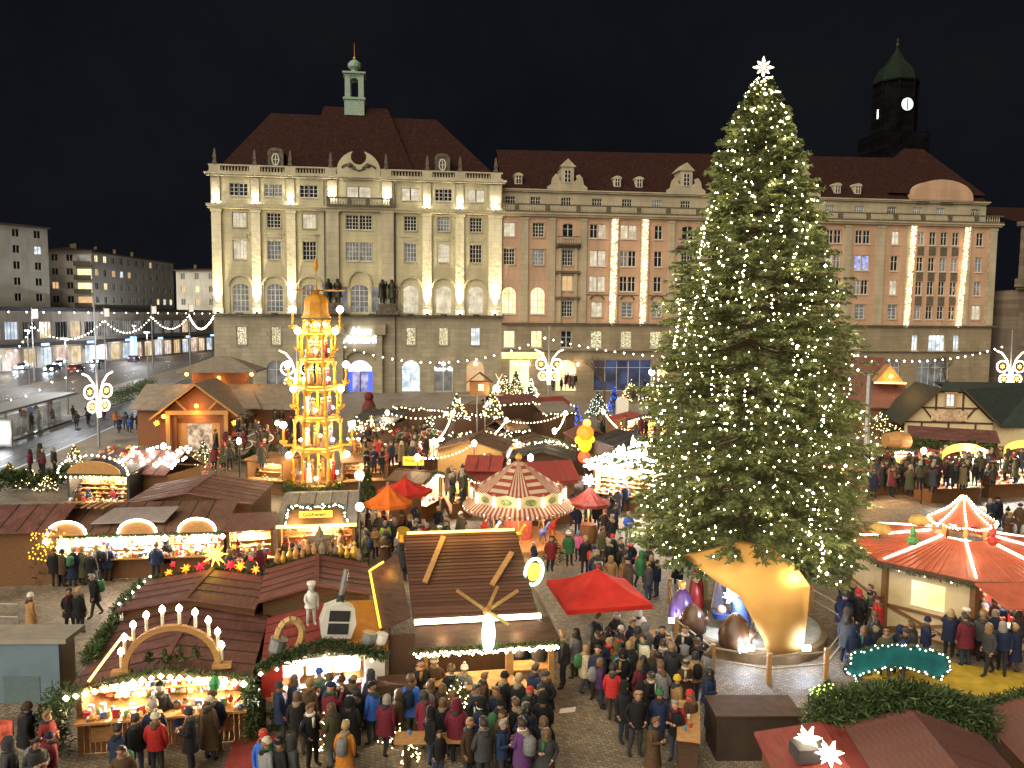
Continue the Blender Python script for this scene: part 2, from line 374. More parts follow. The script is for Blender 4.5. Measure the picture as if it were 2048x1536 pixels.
def tile_mat(name, col, row=0.35, var=0.35):
    m, n, l = _nodes(name); b = n['Principled BSDF']; b.inputs['Roughness'].default_value = 0.9; b.inputs['Specular IOR Level'].default_value = 0.1
    tc = n.new('ShaderNodeTexCoord'); wv = n.new('ShaderNodeTexWave'); wv.bands_direction = 'Z'; wv.inputs['Scale'].default_value = 0.5/row; wv.inputs['Distortion'].default_value = 0.4
    l.new(tc.outputs['Object'], wv.inputs['Vector'])
    nz = n.new('ShaderNodeTexNoise'); nz.inputs['Scale'].default_value = 2.2; nz.inputs['Detail'].default_value = 6; l.new(tc.outputs['Object'], nz.inputs['Vector'])
    rp = n.new('ShaderNodeValToRGB'); rp.color_ramp.elements[0].position = 0.3; rp.color_ramp.elements[1].position = 0.7
    rp.color_ramp.elements[0].color = (*[c*(1-var) for c in col],1); rp.color_ramp.elements[1].color = (*[c*(1+var) for c in col],1)
    l.new(nz.outputs['Fac'], rp.inputs['Fac']); l.new(rp.outputs['Color'], b.inputs['Base Color'])
    bp = n.new('ShaderNodeBump'); bp.inputs['Strength'].default_value = 0.6; bp.inputs['Distance'].default_value = 0.06
    l.new(wv.outputs['Fac'], bp.inputs['Height']); l.new(bp.outputs['Normal'], b.inputs['Normal'])
    MATS[name] = m; return m
def arch_pts(x0, x1, z, rise, n=10):
    c = (x0+x1)/2; a = (x1-x0)/2
    return [(c-a*math.cos(PI*i/n), z+rise*math.sin(PI*i/n)) for i in range(n+1)]
def wall_open(mb, X0, X1, Z0, Z1, ops, rec=0.3, m=0):
    """front wall at y=0 with true openings (x0,x1,z0,ztop,rise), reveals rec deep"""
    xs = sorted({X0, X1, *[o[0] for o in ops], *[o[1] for o in ops]}); zs = sorted({Z0, Z1, *[o[2] for o in ops], *[o[3] for o in ops]})
    xs = [x for x in xs if X0 <= x <= X1]; zs = [z for z in zs if Z0 <= z <= Z1]
    for za, zb in zip(zs[:-1], zs[1:]):
        run = None; zc = (za+zb)/2
        for xa, xb in zip(xs[:-1], xs[1:]):
            xc = (xa+xb)/2
            if any(o[0] < xc < o[1] and o[2] < zc < o[3] for o in ops):
                if run is not None: mb.poly([(run,0,za),(xa,0,za),(xa,0,zb),(run,0,zb)], m); run = None
            elif run is None: run = xa
        if run is not None: mb.poly([(run,0,za),(xs[-1],0,za),(xs[-1],0,zb),(run,0,zb)], m)
    for x0, x1, z0, z1, rise in ops:
        zs_ = z1-rise
        mb.poly([(x0,0,z0),(x0,0,zs_),(x0,rec,zs_),(x0,rec,z0)], m); mb.poly([(x1,0,zs_),(x1,0,z0),(x1,rec,z0),(x1,rec,zs_)], m)
        mb.poly([(x0,0,z0),(x0,rec,z0),(x1,rec,z0),(x1,0,z0)], m)
        if rise <= 0: mb.poly([(x1,0,z1),(x1,rec,z1),(x0,rec,z1),(x0,0,z1)], m)
        else:
            ap = arch_pts(x0, x1, zs_, rise)
            for (a, az), (b, bz) in zip(ap[:-1], ap[1:]):
                mb.poly([(b,0,bz),(b,rec,bz),(a,rec,az),(a,0,az)], m)
                mb.poly([(a,0,az),(b,0,bz),(b,0,z1),(a,0,z1)], m)
    return mb
_WM = {}
def window(parent, xc, z0, w, h, pane, arch=0.0, nv=1, nh=1, rec=0.24, sill=True, y=0.0, casing=None, trans=0.62, bar=0.07):
    """window > pane; shares its meshes with all windows of the same size"""
    key = (round(w,2), round(h,2), round(arch,2), nv, nh, rec, sill, casing.name if casing else '', trans)
    if key not in _WM:
        f = MB(); t = bar; a, b = -w/2, w/2; zs_ = h-arch
        f.box(a, a+t, rec-.06, rec+.02, 0, zs_); f.box(b-t, b, rec-.06, rec+.02, 0, zs_); f.box(a+t, b-t, rec-.06, rec+.02, 0, t)
        if arch <= 0: f.box(a+t, b-t, rec-.06, rec+.02, h-t, h)
        else:
            ap = arch_pts(a, b, zs_, arch)
            for (p, pz), (q, qz) in zip(ap[:-1], ap[1:]): f.bar((p,rec-.02,pz), (q,rec-.02,qz), .08, .08, up=(0,1,0))
        for i in range(nv):
            x = a+w*(i+1)/(nv+1); ww = t*(0.8 if i == nv//2 else .5); f.box(x-ww, x+ww, rec-.075, rec+.02, t, h-t-(arch*(1-math.sqrt(max(0,1-(2*x/w)**2))) if arch else 0))
        zz = [trans*h] if nh == 1 else [h*(i+1)/(nh+1) for i in range(nh)]
        for z in zz: f.box(a+t, b-t, rec-.05, rec+.02, z-.035, z+.035)
        if sill: f.box(a-.12, b+.12, -.16, .05, -.16, -.02, 1)
        if casing:
            f.box(a-.2, a-.02, -.07, .0, 0, h+.02, 1); f.box(b+.02, b+.2, -.07, .0, 0, h+.02, 1)
            if arch <= 0: f.box(a-.26, b+.26, -.12, .0, h+.03, h+.22, 1)
        p = MB()
        if arch <= 0: p.poly([(a,rec+.03,0),(b,rec+.03,0),(b,rec+.03,h),(a,rec+.03,h)])
        else: p.poly([(a,rec+.03,0),(b,rec+.03,0)]+[(x,rec+.03,z) for x,z in arch_pts(a,b,zs_,arch)[::-1]])
        o1 = f.build('window', [FRAMEW, casing or FRAMEW]); o2 = p.build('pane', PANE_DARK)
        _WM[key] = (o1.data, o2.data); bpy.data.objects.remove(o1); bpy.data.objects.remove(o2)
    fm, pm = _WM[key]
    o = link('window', fm, parent, (xc, y, z0)); g = link('pane', pm, o)
    g.material_slots[0].link = 'OBJECT'; g.material_slots[0].material = pane
    return o
def balusters(mb, x0, x1, y, z0, z1, step=0.34, r=0.075, piers=None):
    n = max(2, int((x1-x0)/step)); hh = z1-z0
    for i in range(n):
        x = x0+(i+.5)*(x1-x0)/n
        mb.lathe([(r*.8,0),(r*1.25,hh*.3),(r*.55,hh*.72),(r*.9,hh)], 5, (x,y,z0))
    return mb
FA_ROT = math.radians(7.5)
def pick(*c):
    """weighted choice: pick((mat, weight), ...)"""
    return random.choices([a for a,_ in c], [b for _,b in c])[0]

# ================================================================ cream hotel with uplit pilasters
CREAM = stone_mat('cream_render', (0.45, 0.40, 0.255), 1.2, 2.8, 0.45, 0.05)
ASHLAR = stone_mat('sandstone_ashlar', (0.30, 0.262, 0.185), 0.62, 1.5, 0.3, 0.12)
TRIM = stone_mat('pale_stone_trim', (0.42, 0.375, 0.26), 0.9, 2.0, 0.55, 0.06)
DARKST = mat('weathered_stone', (0.10, 0.082, 0.058), 0.9, 0.45, 3, 0.4)
ROOFT = tile_mat('dark_roof_tiles', (0.030, 0.0125, 0.010))
VERD = mat('verdigris_copper', (0.22, 0.30, 0.24), 0.6, 0.2, 4)
hotel = thing('hotel_building', 'cream six-storey hotel with uplit pilasters, curved gable and green roof lantern', 'building', (0,126,0), FA_ROT)
HX0, HX1 = -45.12, -1.73
cols = [(-41.13,1.95),(-36.13,1.95),(-30.97,1.95),(-23.6,3.97),(-15.85,1.83),(-10.81,1.83),(-5.82,1.83)]
PIL = [(-45.05,-43.69),(-39.37,-38.07),(-34.28,-32.96),(-14.03,-12.65),(-8.96,-7.65),(-3.84,-1.8)]
ops_lo, ops_mid, ops_att = [], [], []
for i,(c,w) in enumerate(cols):
    aw = 3.6 if i == 3 else 2.6
    ops_att.append((c-aw/2, c+aw/2, 29.5, 31.3, 0))
    ops_mid.append((c-w/2, c+w/2, 24.9, 27.05, 0)); ops_mid.append((c-w/2, c+w/2, 20.2, 22.95, 0))
    r4w = 2.7 if i == 3 else 2.35
    ops_mid.append((c-r4w/2, c+r4w/2, 12.35, 16.55, 0.75))
    gw = 3.7 if i == 3 else 2.85
    if i != 3: ops_lo.append((c-.7, c+.7, 7.4, 10.1, 0))
    ops_lo.append((c-gw/2, c+gw/2, 0.15, 5.05, gw/2))
mb = wall_open(MB(), HX0, HX1, 0, 11.75, ops_lo, 0.5)
mb.poly([(HX0,0,0),(HX0,0,11.75),(HX0,17,11.75),(HX0,17,0)]); mb.poly([(HX1,0,0),(HX1,17,0),(HX1,17,11.75),(HX1,0,11.75)])
mb.build('ground_wall', ASHLAR, hotel)
mb = wall_open(MB(), HX0, HX1, 12.05, 32.25, ops_mid+ops_att, 0.3)
mb.poly([(HX0,0,12.05),(HX0,0,32.25),(HX0,17,32.25),(HX0,17,12.05)]); mb.poly([(HX1,0,12.05),(HX1,17,12.05),(HX1,17,32.25),(HX1,0,32.25)])
mb.build('wall', CREAM, hotel)
# risalit: pilasters, ledges, cornices
PILM = stone_mat('pilaster_stone_lit_tone', (0.66, 0.60, 0.43), 0.9, 1.4, 1.0, 0.05)  # paler than the other trim: part of the uplighting is put into the colour
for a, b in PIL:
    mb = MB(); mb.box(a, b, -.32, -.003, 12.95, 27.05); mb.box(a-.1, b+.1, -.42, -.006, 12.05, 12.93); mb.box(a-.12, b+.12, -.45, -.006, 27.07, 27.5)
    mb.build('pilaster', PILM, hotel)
    mb = MB(); mb.box(a+.1, b-.1, -.2, -.003, 28.6, 32.1); mb.build('attic_pilaster', TRIM, hotel)
for a, b in ((-28.4,-26.6),(-20.3,-18.4)):
    mb = MB(); mb.box(a, b, -.5, -.003, 12.4, 27.3); mb.box(a-.1, b+.1, -.6, -.003, 27.32, 27.55); mb.box(a+.2, b-.2, -.3, -.003, 28.6, 32.1); mb.build('pilaster', TRIM, hotel)
for x in (-28.72, -18.22):
    MB().tube((x,-.22,0), (x,-.22,32), .09, .09, 6).build('downpipe', METALD, hotel)
mb = MB(); mb.box(HX0-.35, HX1+.2, -.75, .02, 11.77, 12.03); mb.build('ledge', DARKST, hotel)
mb = MB(); mb.box(HX0-.4, HX1+.3, -.62, .01, 27.55, 27.85); mb.box(HX0-.55, HX1+.4, -.85, .01, 27.86, 28.2); mb.build('cornice', TRIM, hotel)
mb = MB(); mb.box(HX0-.5, HX1+.4, -.65, .01, 32.27, 32.5); mb.box(HX0-.75, HX1+.6, -.9, .01, 32.51, 32.75); mb.build('cornice', TRIM, hotel)
mb = MB(); mb.box(HX0-.2, HX1, -.45, .15, 32.76, 33.0)
mb.box(HX0-.2, -26.7, -.42, .0, 33.75, 33.95); mb.box(-20.4, HX1, -.42, .0, 33.75, 33.95)
pier = [-44.4,-38.7,-33.6,-27.7,-19.5,-13.3,-8.3,-2.8]
for p in pier: mb.box(p-.8, p+.8, -.44, .05, 33.0, 33.75)
mb.build('balustrade', TRIM, hotel)
mb = MB()
edges = [HX0]+[q for p in pier for q in (p-.8, p+.8)]+[HX1]
for a, b in zip(edges[0::2], edges[1::2]):
    if b-a > .6 and not (-27 < (a+b)/2 < -20): balusters(mb, a, b, -.2, 33.0, 33.75, .42, .1)
stuff(mb.build('baluster', TRIM, hotel))
for p in pier:
    mb = MB(); mb.box(p-.32, p+.32, -.5, .14, 33.97, 34.3); mb.lathe([(.34,0),(.28,.25),(.38,.5),(.16,1.75),(.02,1.95)], 4, (p,-.18,34.31), a0=PI/4); mb.build('obelisk', DARKST, hotel)
# curved gable with a round notch
c, zc = -23.55, 33.0
out = [(c-3.1,32.8)]+[(c-3.25*math.cos(t), 33.4+3.1*math.sin(t)) for t in np.linspace(0.0, 1.22, 8)]
hole = [(c-1.15*math.cos(t), 35.6-1.15*math.sin(t)) for t in np.linspace(-.75, PI+.75, 14)]
prof = out+hole+[(2*c-x, z) for x, z in out[::-1]]
gm = MB().prism(prof, -.55, .1); o = gm.build('curved_gable', TRIM, hotel)
mb = MB()
for s in (-1,1):
    pts = [(c+s*(.5+2.0*t), -.62, 33.9+.7*math.sin(2.6*t)-.3*t) for t in np.linspace(0,1,9)]; mb.path(pts, .16, 5)
    mb.lathe([(.02,-.4),(.4,-.2),(.45,.1),(.02,.4)], 8, (c+s*1.3,-.62,34.35))
mb.path([(c-1,-.6,33.9),(c,-.65,33.55),(c+1,-.6,33.9)], .14, 5)
mb.build('carved_relief', DARKST, hotel)
# windows
for i,(c,w) in enumerate(cols):
    wing = i != 3
    p1 = [PANE_DARK,PANE_DIM,PANE_DARK,PANE_WARM,PANE_CURT,PANE_DARK,PANE_CURT][i]
    if wing:
        for s in (-1,1): window(hotel, c+s*.68, 29.5, 1.22, 1.8, p1, nv=1, nh=2)
    else:
        for s in (-1,1): window(hotel, c+s*.92, 29.5, 1.7, 1.8, PANE_CURT, nv=2, nh=2)
    p2 = [PANE_CURT,PANE_DARK,PANE_CURT,PANE_DARK,PANE_DARK,PANE_DIM,PANE_DARK][i]
    p3 = [PANE_CURT,PANE_DIM,PANE_DARK,PANE_DIM,PANE_DIM,PANE_CURT,PANE_DARK][i]
    if wing:
        window(hotel, c, 24.9, w, 2.15, p2, nv=3, nh=3, casing=TRIM); window(hotel, c, 20.2, w, 2.75, p3, nv=3, nh=3, casing=TRIM)
        mb = MB(); mb.box(c-1.45, c+1.45, -.22, -.003, 23.9, 24.1); mb.box(c-1.1, c+1.1, -.09, -.003, 23.2, 23.85); mb.build('window_hood', TRIM, hotel)
    else:
        for s in (-1,1):
            window(hotel, c+s*1.0, 24.9, 1.85, 2.15, p2, nv=3, nh=3); window(hotel, c+s*1.0, 20.2, 1.85, 2.75, p3, nv=3, nh=3)
        for za, zb in ((24.9,27.05),(20.2,22.95)): MB().box(c-.14, c+.14, -.05, .2, za, zb).build('window_post', TRIM, hotel)
    p4 = [PANE_DIM,PANE_DIM,PANE_DIM,PANE_DIM,PANE_CURT,PANE_CURT,PANE_CURT][i]
    window(hotel, c, 12.35, 2.7 if i==3 else 2.35, 4.2, p4, arch=.75, nv=3, nh=4, sill=False)
    aw = 1.75
    ap = arch_pts(c-aw, c+aw, 16.3, 1.5 if wing else 2.4, 12); mb = MB()
    for (p, pz), (q, qz) in zip(ap[:-1], ap[1:]): mb.bar((p,-.16,pz), (q,-.16,qz), .3, .34, up=(0,1,0))
    if wing: mb.box(c-1.95, c-1.55, -.14, -.003, 12.1, 16.3); mb.box(c+1.55, c+1.95, -.14, -.003, 12.1, 16.3)
    mb.build('arch_hood', TRIM, hotel)
    if wing:
        window(hotel, c, 7.4, 1.4, 2.7, [PANE_TREE,PANE_TREE,PANE_TREE,0,PANE_TREE,PANE_TREE,PANE_COLD][i], nv=3, nh=3, casing=ASHLAR, rec=.3)
        g = [PANE_DARK,PANE_DIM,PANE_DARK,0,PANE_COLD,PANE_DIM,PANE_ORANGE][i]
        window(hotel, c, .15, 2.85, 4.9, g, arch=1.42, nv=1, nh=1, sill=False, rec=.4, trans=.7)
for s in (-1,1): MB().box(-23.6+s*2.35-.55, -23.6+s*2.35+.55, -.03, .0, 12.4, 16.2).build('side_light', PANE_DIM, hotel)
balc = MB(); balc.box(-28.3,-18.4,-1.3,-.86,28.22,28.45); balc.box(-28.3,-18.4,-1.25,-.95,29.35,29.55); 
for x in (-28.0,-24.9,-22.2,-18.7): balc.box(x-.3,x+.3,-1.25,-.95,28.45,29.35)
balc.build('balcony', DARKST, hotel); mb = MB(); balusters(mb, -27.6, -19.1, -1.1, 28.45, 29.35, .38, .1); stuff(mb.build('baluster', TRIM, hotel))
# entrance
c = -23.6
mb = MB(); mb.box(c-3.4,c-2.5,-.7,-.01,0,8.9); mb.box(c+2.5,c+3.4,-.7,-.01,0,8.9); mb.box(c-3.9,c-2.3,-.95,-.01,9.0,10.6); mb.box(c+2.3,c+3.9,-.95,-.01,9.0,10.6)
ap = arch_pts(c-2.2, c+2.2, 5.3, 1.3, 12)
for (p, pz), (q, qz) in zip(ap[:-1], ap[1:]): mb.bar((p,-.2,pz), (q,-.2,qz), .4, .4, up=(0,1,0))
mb.build('portal', ASHLAR, hotel)
dr = MB(); dr.box(c-1.85,c-1.2,.42,.5,.15,3.2,0); dr.box(c+1.2,c+1.85,.42,.5,.15,3.2,0); dr.box(c-.08,c+.08,.4,.5,.15,3.2,1); dr.box(c-1.2,c-.08,.45,.5,.15,3.2,2); dr.box(c+.08,c+1.2,.45,.5,.15,3.2,2)
dr.prism([(c-1.85,3.25)]+arch_pts(c-1.85,c+1.85,3.3,1.75)+[(c+1.85,3.25)], .45, .5, 3)
dr.build('entrance_door', [glow('door_blue', (.05,.10,.75), .9, False), METALD, glow_room('door_glow',(.12,.12,.35),(.45,.42,.6),1.0), glow_room('door_fan',(.35,.5,.8),(.9,.95,1.0),1.2)], hotel)
SIGNW = glow('sign_white', (.93,.96,1.0), 5, True)
o = text_obj('sign_lettering', 'Haus', 1.5, .08, SIGNW, hotel, (-23.5,-.3,9.5), shear=.35, bold=.03)
o = text_obj('sign_lettering', 'Altmarkt', 1.55, .08, SIGNW, hotel, (-23.3,-.3,8.2), shear=.35, bold=.03)
text_obj('sign_lettering', 'Star Inn', 1.1, .05, SIGNW, hotel, (-23.6,.3,3.9), bold=.02)
text_obj('sign_lettering', 'Wiener Café', .82, .05, SIGNW, hotel, (-10.8,.1,3.65), bold=.015)
for x in (-10.8,-5.82,-15.85):
    mb = MB(); mb.lathe([(.02,0),(.28,.1),(.3,.45),(.08,.6)], 8, (x,-.25,4.2)); mb.build('lantern', glow('lantern_warm',(1,.75,.4),5,False), hotel)
# roofs
def hip(mb, x0, x1, y0, y1, z0, rx0, rx1, ry, z1, m=0):
    A, B, C_, D_ = (x0,y0,z0),(x1,y0,z0),(x1,y1,z0),(x0,y1,z0); R1, R2 = (rx0,ry,z1),(rx1,ry,z1)
    mb.add([A,B,C_,D_,R1,R2], [(0,1,5,4),(1,2,5),(2,3,4,5),(3,0,4)], m)
rf = MB(); hip(rf, HX0+.3, HX1, .6, 17.4, 32.76, -37.7, -11.6, 9.0, 43.75); rf.build('roof', ROOFT, hotel)
rf = MB(); hip(rf, -32.5, -15.2, .9, 16.8, 33.6, -29.4, -19.4, 8.6, 45.05); rf.build('centre_roof', ROOFT, hotel)
lan = MB(); cx = -24.6
lan.box(cx-1.55,cx+1.55,7.45,10.55,43.6,46.0); lan.box(cx-1.75,cx+1.75,7.25,10.75,46.02,46.35)
for sx in (-1,1):
    for sy in (-1,1): lan.box(cx+sx*1.05-.42,cx+sx*1.05+.42,9+sy*1.05-.42,9+sy*1.05+.42,46.37,49.7)
for sx in (-1,1): lan.prism([(cx-.62,48.9)]+arch_pts(cx-.62,cx+.62,48.9,.55,6)[1:-1]+[(cx+.62,48.9),(cx+.62,49.7),(cx-.62,49.7)], 9+sx*1.05-.3, 9+sx*1.05+.3)
lan.box(cx-1.5,cx+1.5,7.5,10.5,49.72,50.0); lan.box(cx-1.8,cx+1.8,7.2,10.8,50.02,50.3)
lan.lathe([(1.2,0),(.6,.35),(.55,.6),(1.05,1.05),(1.05,1.6),(.6,2.05),(.15,2.3)], 12, (cx,9,50.32))
lan.build('roof_lantern', VERD, hotel)
sp = MB(); sp.ball((cx,9,52.85),.22,8,5); sp.tube((cx,9,53.0),(cx,9,55.2),.06,.02,5); sp.build('spire', GOLD, hotel)
for x in (-35.8,-10.95):
    d = MB(); d.box(x-.95,x+.95,.6,4,33.7,36.2); d.prism(arch_pts(x-1.1,x+1.1,36.2,.55,8), .5, 4); d.box(x-1.15,x-.7,.5,.9,33.5,36.2); d.box(x+.7,x+1.15,.5,.9,33.5,36.2)
    ob = d.build('dormer', DARKST, hotel)
    w = MB(); pts = [(x+.5*math.cos(t), .5, 35.0+.85*math.sin(t)) for t in np.linspace(0,2*PI,17)]; w.path(pts,.1,5); w.box(x-.06,x+.06,.48,.58,34.2,35.8); w.box(x-.45,x+.45,.48,.58,34.95,35.05); w.build('oval_window', FRAMEW, ob)
# wash lights added on the ledge between the pilasters to brighten the facade
for x in (-41.2,-36.1,-31.0,-25.5,-21.7,-15.9,-10.8,-5.8):
    MB().box(x-.5,x+.5,-1.0,-.8,12.04,12.2).build('added_wash_light', METALD, hotel); lamp('added_wash_beam', hotel, (x,-1.5,12.4), 200, (1,.87,.58), .3, 'SPOT', (x,.3,22), 110, .9)
# uplights
UPL = glow('uplight_lens', (1.0,.90,.68), 22, False); UPW = glow('uplight_lens_white', (1.0,.95,.86), 22, False)
for a, b in PIL:
    x = (a+b)/2
    mb = MB(); mb.lathe([(.16,0),(.22,.22),(.2,.32)], 8, (x,-.62,12.06)); f = mb.build('uplight', METALD, hotel)
    MB().lathe([(.3,0),(.3,.05)], 8, (x,-.62,12.4)).build('lens', UPL, f)
    lamp('uplight_beam', hotel, (x,-.85,12.5), 12000, (1.0,.84,.50), .12, 'SPOT', (x,-.2,26), 38, .9)
    mb = MB(); mb.lathe([(.16,0),(.24,.2)], 8, (x,-.5,28.22)); f = mb.build('uplight', METALD, hotel)
    MB().box(x-.42,x+.42,-.66,-.3,28.44,28.6).build('lens', UPW, f)
    lamp('uplight_beam', hotel, (x,-.55,28.7), 700, (1.0,.90,.72), .1, 'SPOT', (x,-.1,33), 95, .9)
for x in (-27.5,-19.4):
    MB().box(x-.45,x+.45,-1.0,-.62,29.6,29.8).build('uplight', UPW, hotel); lamp('uplight_beam', hotel, (x,-.8,29.9), 330, (1.0,.90,.72), .1, 'SPOT', (x,-.1,33), 100, .9)
HOTEL_STATUE = [(-27.5,-.95),(-19.4,-.95)]
for x, y in HOTEL_STATUE:
    MB().box(x-1.7,x+1.7,-1.6,-.52,12.05,12.7).box(x-1.3,x+1.3,-1.5,-.53,12.72,13.7).build('statue_plinth', DARKST, hotel)

# ================================================================ long salmon-pink building
PINK = stone_mat('salmon_render', (0.45, 0.285, 0.19), 1.6, 3.4, 0.2, 0.04)
BEIGE = stone_mat('beige_stone', (0.38, 0.325, 0.225), 0.8, 1.8, 0.3, 0.06)
GRNFL = stone_mat('brown_sandstone', (0.255, 0.205, 0.135), 0.65, 1.5, 0.3, 0.1)
pink = thing('pink_office_building', 'long salmon pink building with cream pilasters, dormers and two pairs of light curtains', 'building', (0,126,0), FA_ROT)
PX0, PX1 = -1.72, 82.4
W = []   # (xc, w, rows, kind)
for c, w in ((-.6,1.7),(3.98,1.8)):
    W += [(c,w,24.35,2.15,0,3,3),(c,w,20.0,2.45,0,3,3),(c,2.3,12.35,4.2,1.15,3,3)]
bay = [(8.68,1.7),(28.2,1.9),(46.0,1.9)]
for c, w in bay: W += [(c,w,24.35,2.15,.3,1,1),(c,w,20.0,2.45,0,3,3),(c,w,16.05,2.35,0,1,1),(c,w,11.98,2.4,0,3,3)]
dbl = [13.5,18.45,33.0,38.0,41.9,53.1,58.2]
for c in dbl:
    for s in (-1,1): W += [(c+s*.68,1.2,24.35,2.15,0,1,1),(c+s*.68,1.2,20.0,2.45,0,1,1),(c+s*.68,1.2,16.05,2.35,0,1,1)]
    W += [(c,1.75,11.98,2.35,0,1,3)]
for c in (23.38,64.0,79.3):
    W += [(c,1.25,24.35,2.15,0,1,1),(c,1.25,20.0,2.45,0,1,1),(c,1.25,16.05,2.35,0,1,1),(c,1.6,11.98,2.4,0,1,3)]
for c in (68.6,70.7,72.75,74.85):
    for z, h in ((24.35,2.15),(20.0,2.3),(16.05,2.25),(11.98,2.2)): W.append((c,1.15,z,h,0,1,1))
att = [-.3,3.7,8.6,13.6,18.5,23.4,28.2,33,38,42,46,53,58.2,64,68.6,72.8,79.3]
mezz = [(-.5,1.75),(3.85,1.75),(8.65,1.7),(13.5,1.75),(18.4,1.75),(23.3,1.8),(28.2,1.8),(33,1.8),(38,1.8),(53,1.8),(57.5,1.8),(68.4,1.1),(72.4,3.0),(76.0,1.1)]
mzz = lambda x: (7.1,2.6) if x < 60 else (6.35,3.0)
lit = {(-.6,24.35):PANE_CURT,(-.6,12.35):PANE_WARM,(3.98,12.35):PANE_WARM,(8.68,16.05):PANE_ORANGE,(64.0,16.05):PANE_CURT}
ops = [(x-w/2,x+w/2,z,z+h,ar) for x,w,z,h,ar,_,_ in W]
mb = wall_open(MB(), PX0, PX1, 10.95, 27.5, ops, .3, 0)
mb.poly([(PX1,0,10.95),(PX1,16,10.95),(PX1,16,27.5),(PX1,0,27.5)])
mb.build('wall', PINK, pink)
mb = wall_open(MB(), PX0, PX1, 6.6, 10.7, [(x-w/2,x+w/2,max(6.7,mzz(x)[0]),sum(mzz(x)),0) for x,w in mezz], .35, 0)
shops = [(1.2,3.2,'arch0'),(8.7,3.4,'arch'),(18.0,9.6,'shop'),(33,8,'shop'),(46,8,'shop'),(56,5,'shop'),(64,4,'shop'),(72,6,'shop')]
wall_open(mb, PX0, PX1, 0, 6.4, [(c-w/2,c+w/2,.1,5.1,w/2 if k=='arch' else 0) for c,w,k in shops], .6, 0)
mb.poly([(PX1,0,0),(PX1,16,0),(PX1,16,10.7),(PX1,0,10.7)])
mb.build('ground_wall', GRNFL, pink)
mb = wall_open(MB(), PX0, PX1-1.2, 28.4, 31.4, [(x-.8,x+.8,29.35,30.7,0) for x in att], .25, 0)
ao = mb.build('attic_wall', BEIGE, pink, (0,1.4,0))
for x, w, z, h, ar, nv, nh in W:
    p = lit.get((x,z)) or pick((PANE_DARK,6),(PANE_DIM,2.2),(PANE_CURT,1.1))
    if abs(x-58.2) < 1 and z == 20.0: p = PANE_BLUE
    if abs(x-13.5) < 1 and z in (20.0,16.05): p = PANE_CURT
    if abs(x-18.45) < 1 and z == 24.35: p = PANE_CURT
    window(pink, x, z, w, h, p, arch=ar, nv=nv, nh=nh, casing=BEIGE if ar == 0 and w > 1.5 else None)
for x, w in mezz:
    window(pink, x, max(6.7,mzz(x)[0]), w, sum(mzz(x))-max(6.7,mzz(x)[0]), PANE_WARM if x < 5 else (PANE_COLD if x > 60 else pick((PANE_DIM,2),(PANE_DARK,1),(PANE_TREE,2))), nv=3 if w > 2.5 else 1, nh=1 if x > 5 else 0, rec=.3, casing=None)
for x in att: window(pink, x, 29.35, 1.6, 1.35, pick((PANE_DARK,4),(PANE_DIM,3)), nv=3, nh=1, y=1.4, sill=False)
for c, w, k in shops:
    window(pink, c, .1, w, 5.0, PANE_WARM if k.startswith('arch') else PANE_DIM if c != 18.0 else PANE_BLUED, arch=w/2 if k=='arch' else 0, nv=1 if w < 4 else 4, nh=1, sill=False, rec=.5, trans=.75)
PILX = [(1.17,2.36),(5.68,6.64),(10.64,11.68),(15.48,16.78),(20.46,21.77),(25.07,25.98),(30.4,31.4),(35.2,36.2),(39.6,40.6),(43.6,44.5),(49.4,50.6),(54.97,56.2),(60.7,62.04),(65.9,67.2),(76.3,77.6),(81.0,82.3)]
for a, b in PILX:
    mb = MB(); mb.box(a,b,-.25,-.003,11.0,26.9); mb.box(a-.08,b+.08,-.32,-.003,26.92,27.3); mb.build('pilaster', BEIGE, pink)
mb = MB()
for a, b in ((11.7,15.4),(16.9,20.3),(21.9,25.0)): mb.box(a,b,-.06,-.002,15.35,15.5)
for c in (13.5,18.45,23.38):
    for (p,pz),(q,qz) in zip(*(lambda L:(L[:-1],L[1:]))(arch_pts(c-1.1,c+1.1,14.7,.75,8))): mb.bar((p,-.1,pz),(q,-.1,qz),.2,.2,up=(0,1,0))
mb.build('window_hood', DARKST, pink)
for c in (68.6,70.7,72.75,74.85):
    for z in (22.6,18.4,14.3): MB().box(c-.6,c+.6,-.06,-.002,z,z+1.4).build('spandrel_panel', DARKST, pink)
mb = MB(); mb.box(PX0,PX1+.5,-.5,.01,10.72,10.93); mb.build('ledge', DARKST, pink)
mb = MB(); mb.box(PX0,PX1+.3,-.3,.01,6.42,6.58); mb.build('ledge', DARKST, pink)
mb = MB(); mb.box(PX0,PX1+.5,-.5,.01,27.5,27.8); mb.box(PX0,PX1+.7,-.75,1.6,27.81,28.05); mb.build('cornice', BEIGE, pink)
mb = MB(); mb.box(PX0,PX1+.6,-.72,-.35,28.06,28.3); mb.box(PX0,PX1+.6,-.68,-.38,29.2,29.38)
x = PX0+2.2
while x < PX1: mb.box(x-.35,x+.35,-.68,-.38,28.3,29.2); x += 4.85
mb.build('balustrade', DARKST, pink)
mb = MB(); balusters(mb, PX0, PX1, -.53, 28.3, 29.2, .42, .1); stuff(mb.build('baluster', BEIGE, pink))
mb = MB(); mb.box(PX0,PX1-1.0,1.0,1.42,31.42,31.65); mb.box(PX0,PX1-.8,.8,1.42,31.66,31.85); mb.build('cornice', BEIGE, pink)
rf = MB(); rf.add([(PX0,1.2,31.87),(PX1-1,1.2,31.87),(PX1-1,17,31.87),(PX0,17,31.87),(PX0,9,39.3),(74.5,9,40.4)], [(0,1,5,4),(1,2,5),(2,3,4,5)]); rf.build('roof', ROOFT, pink)
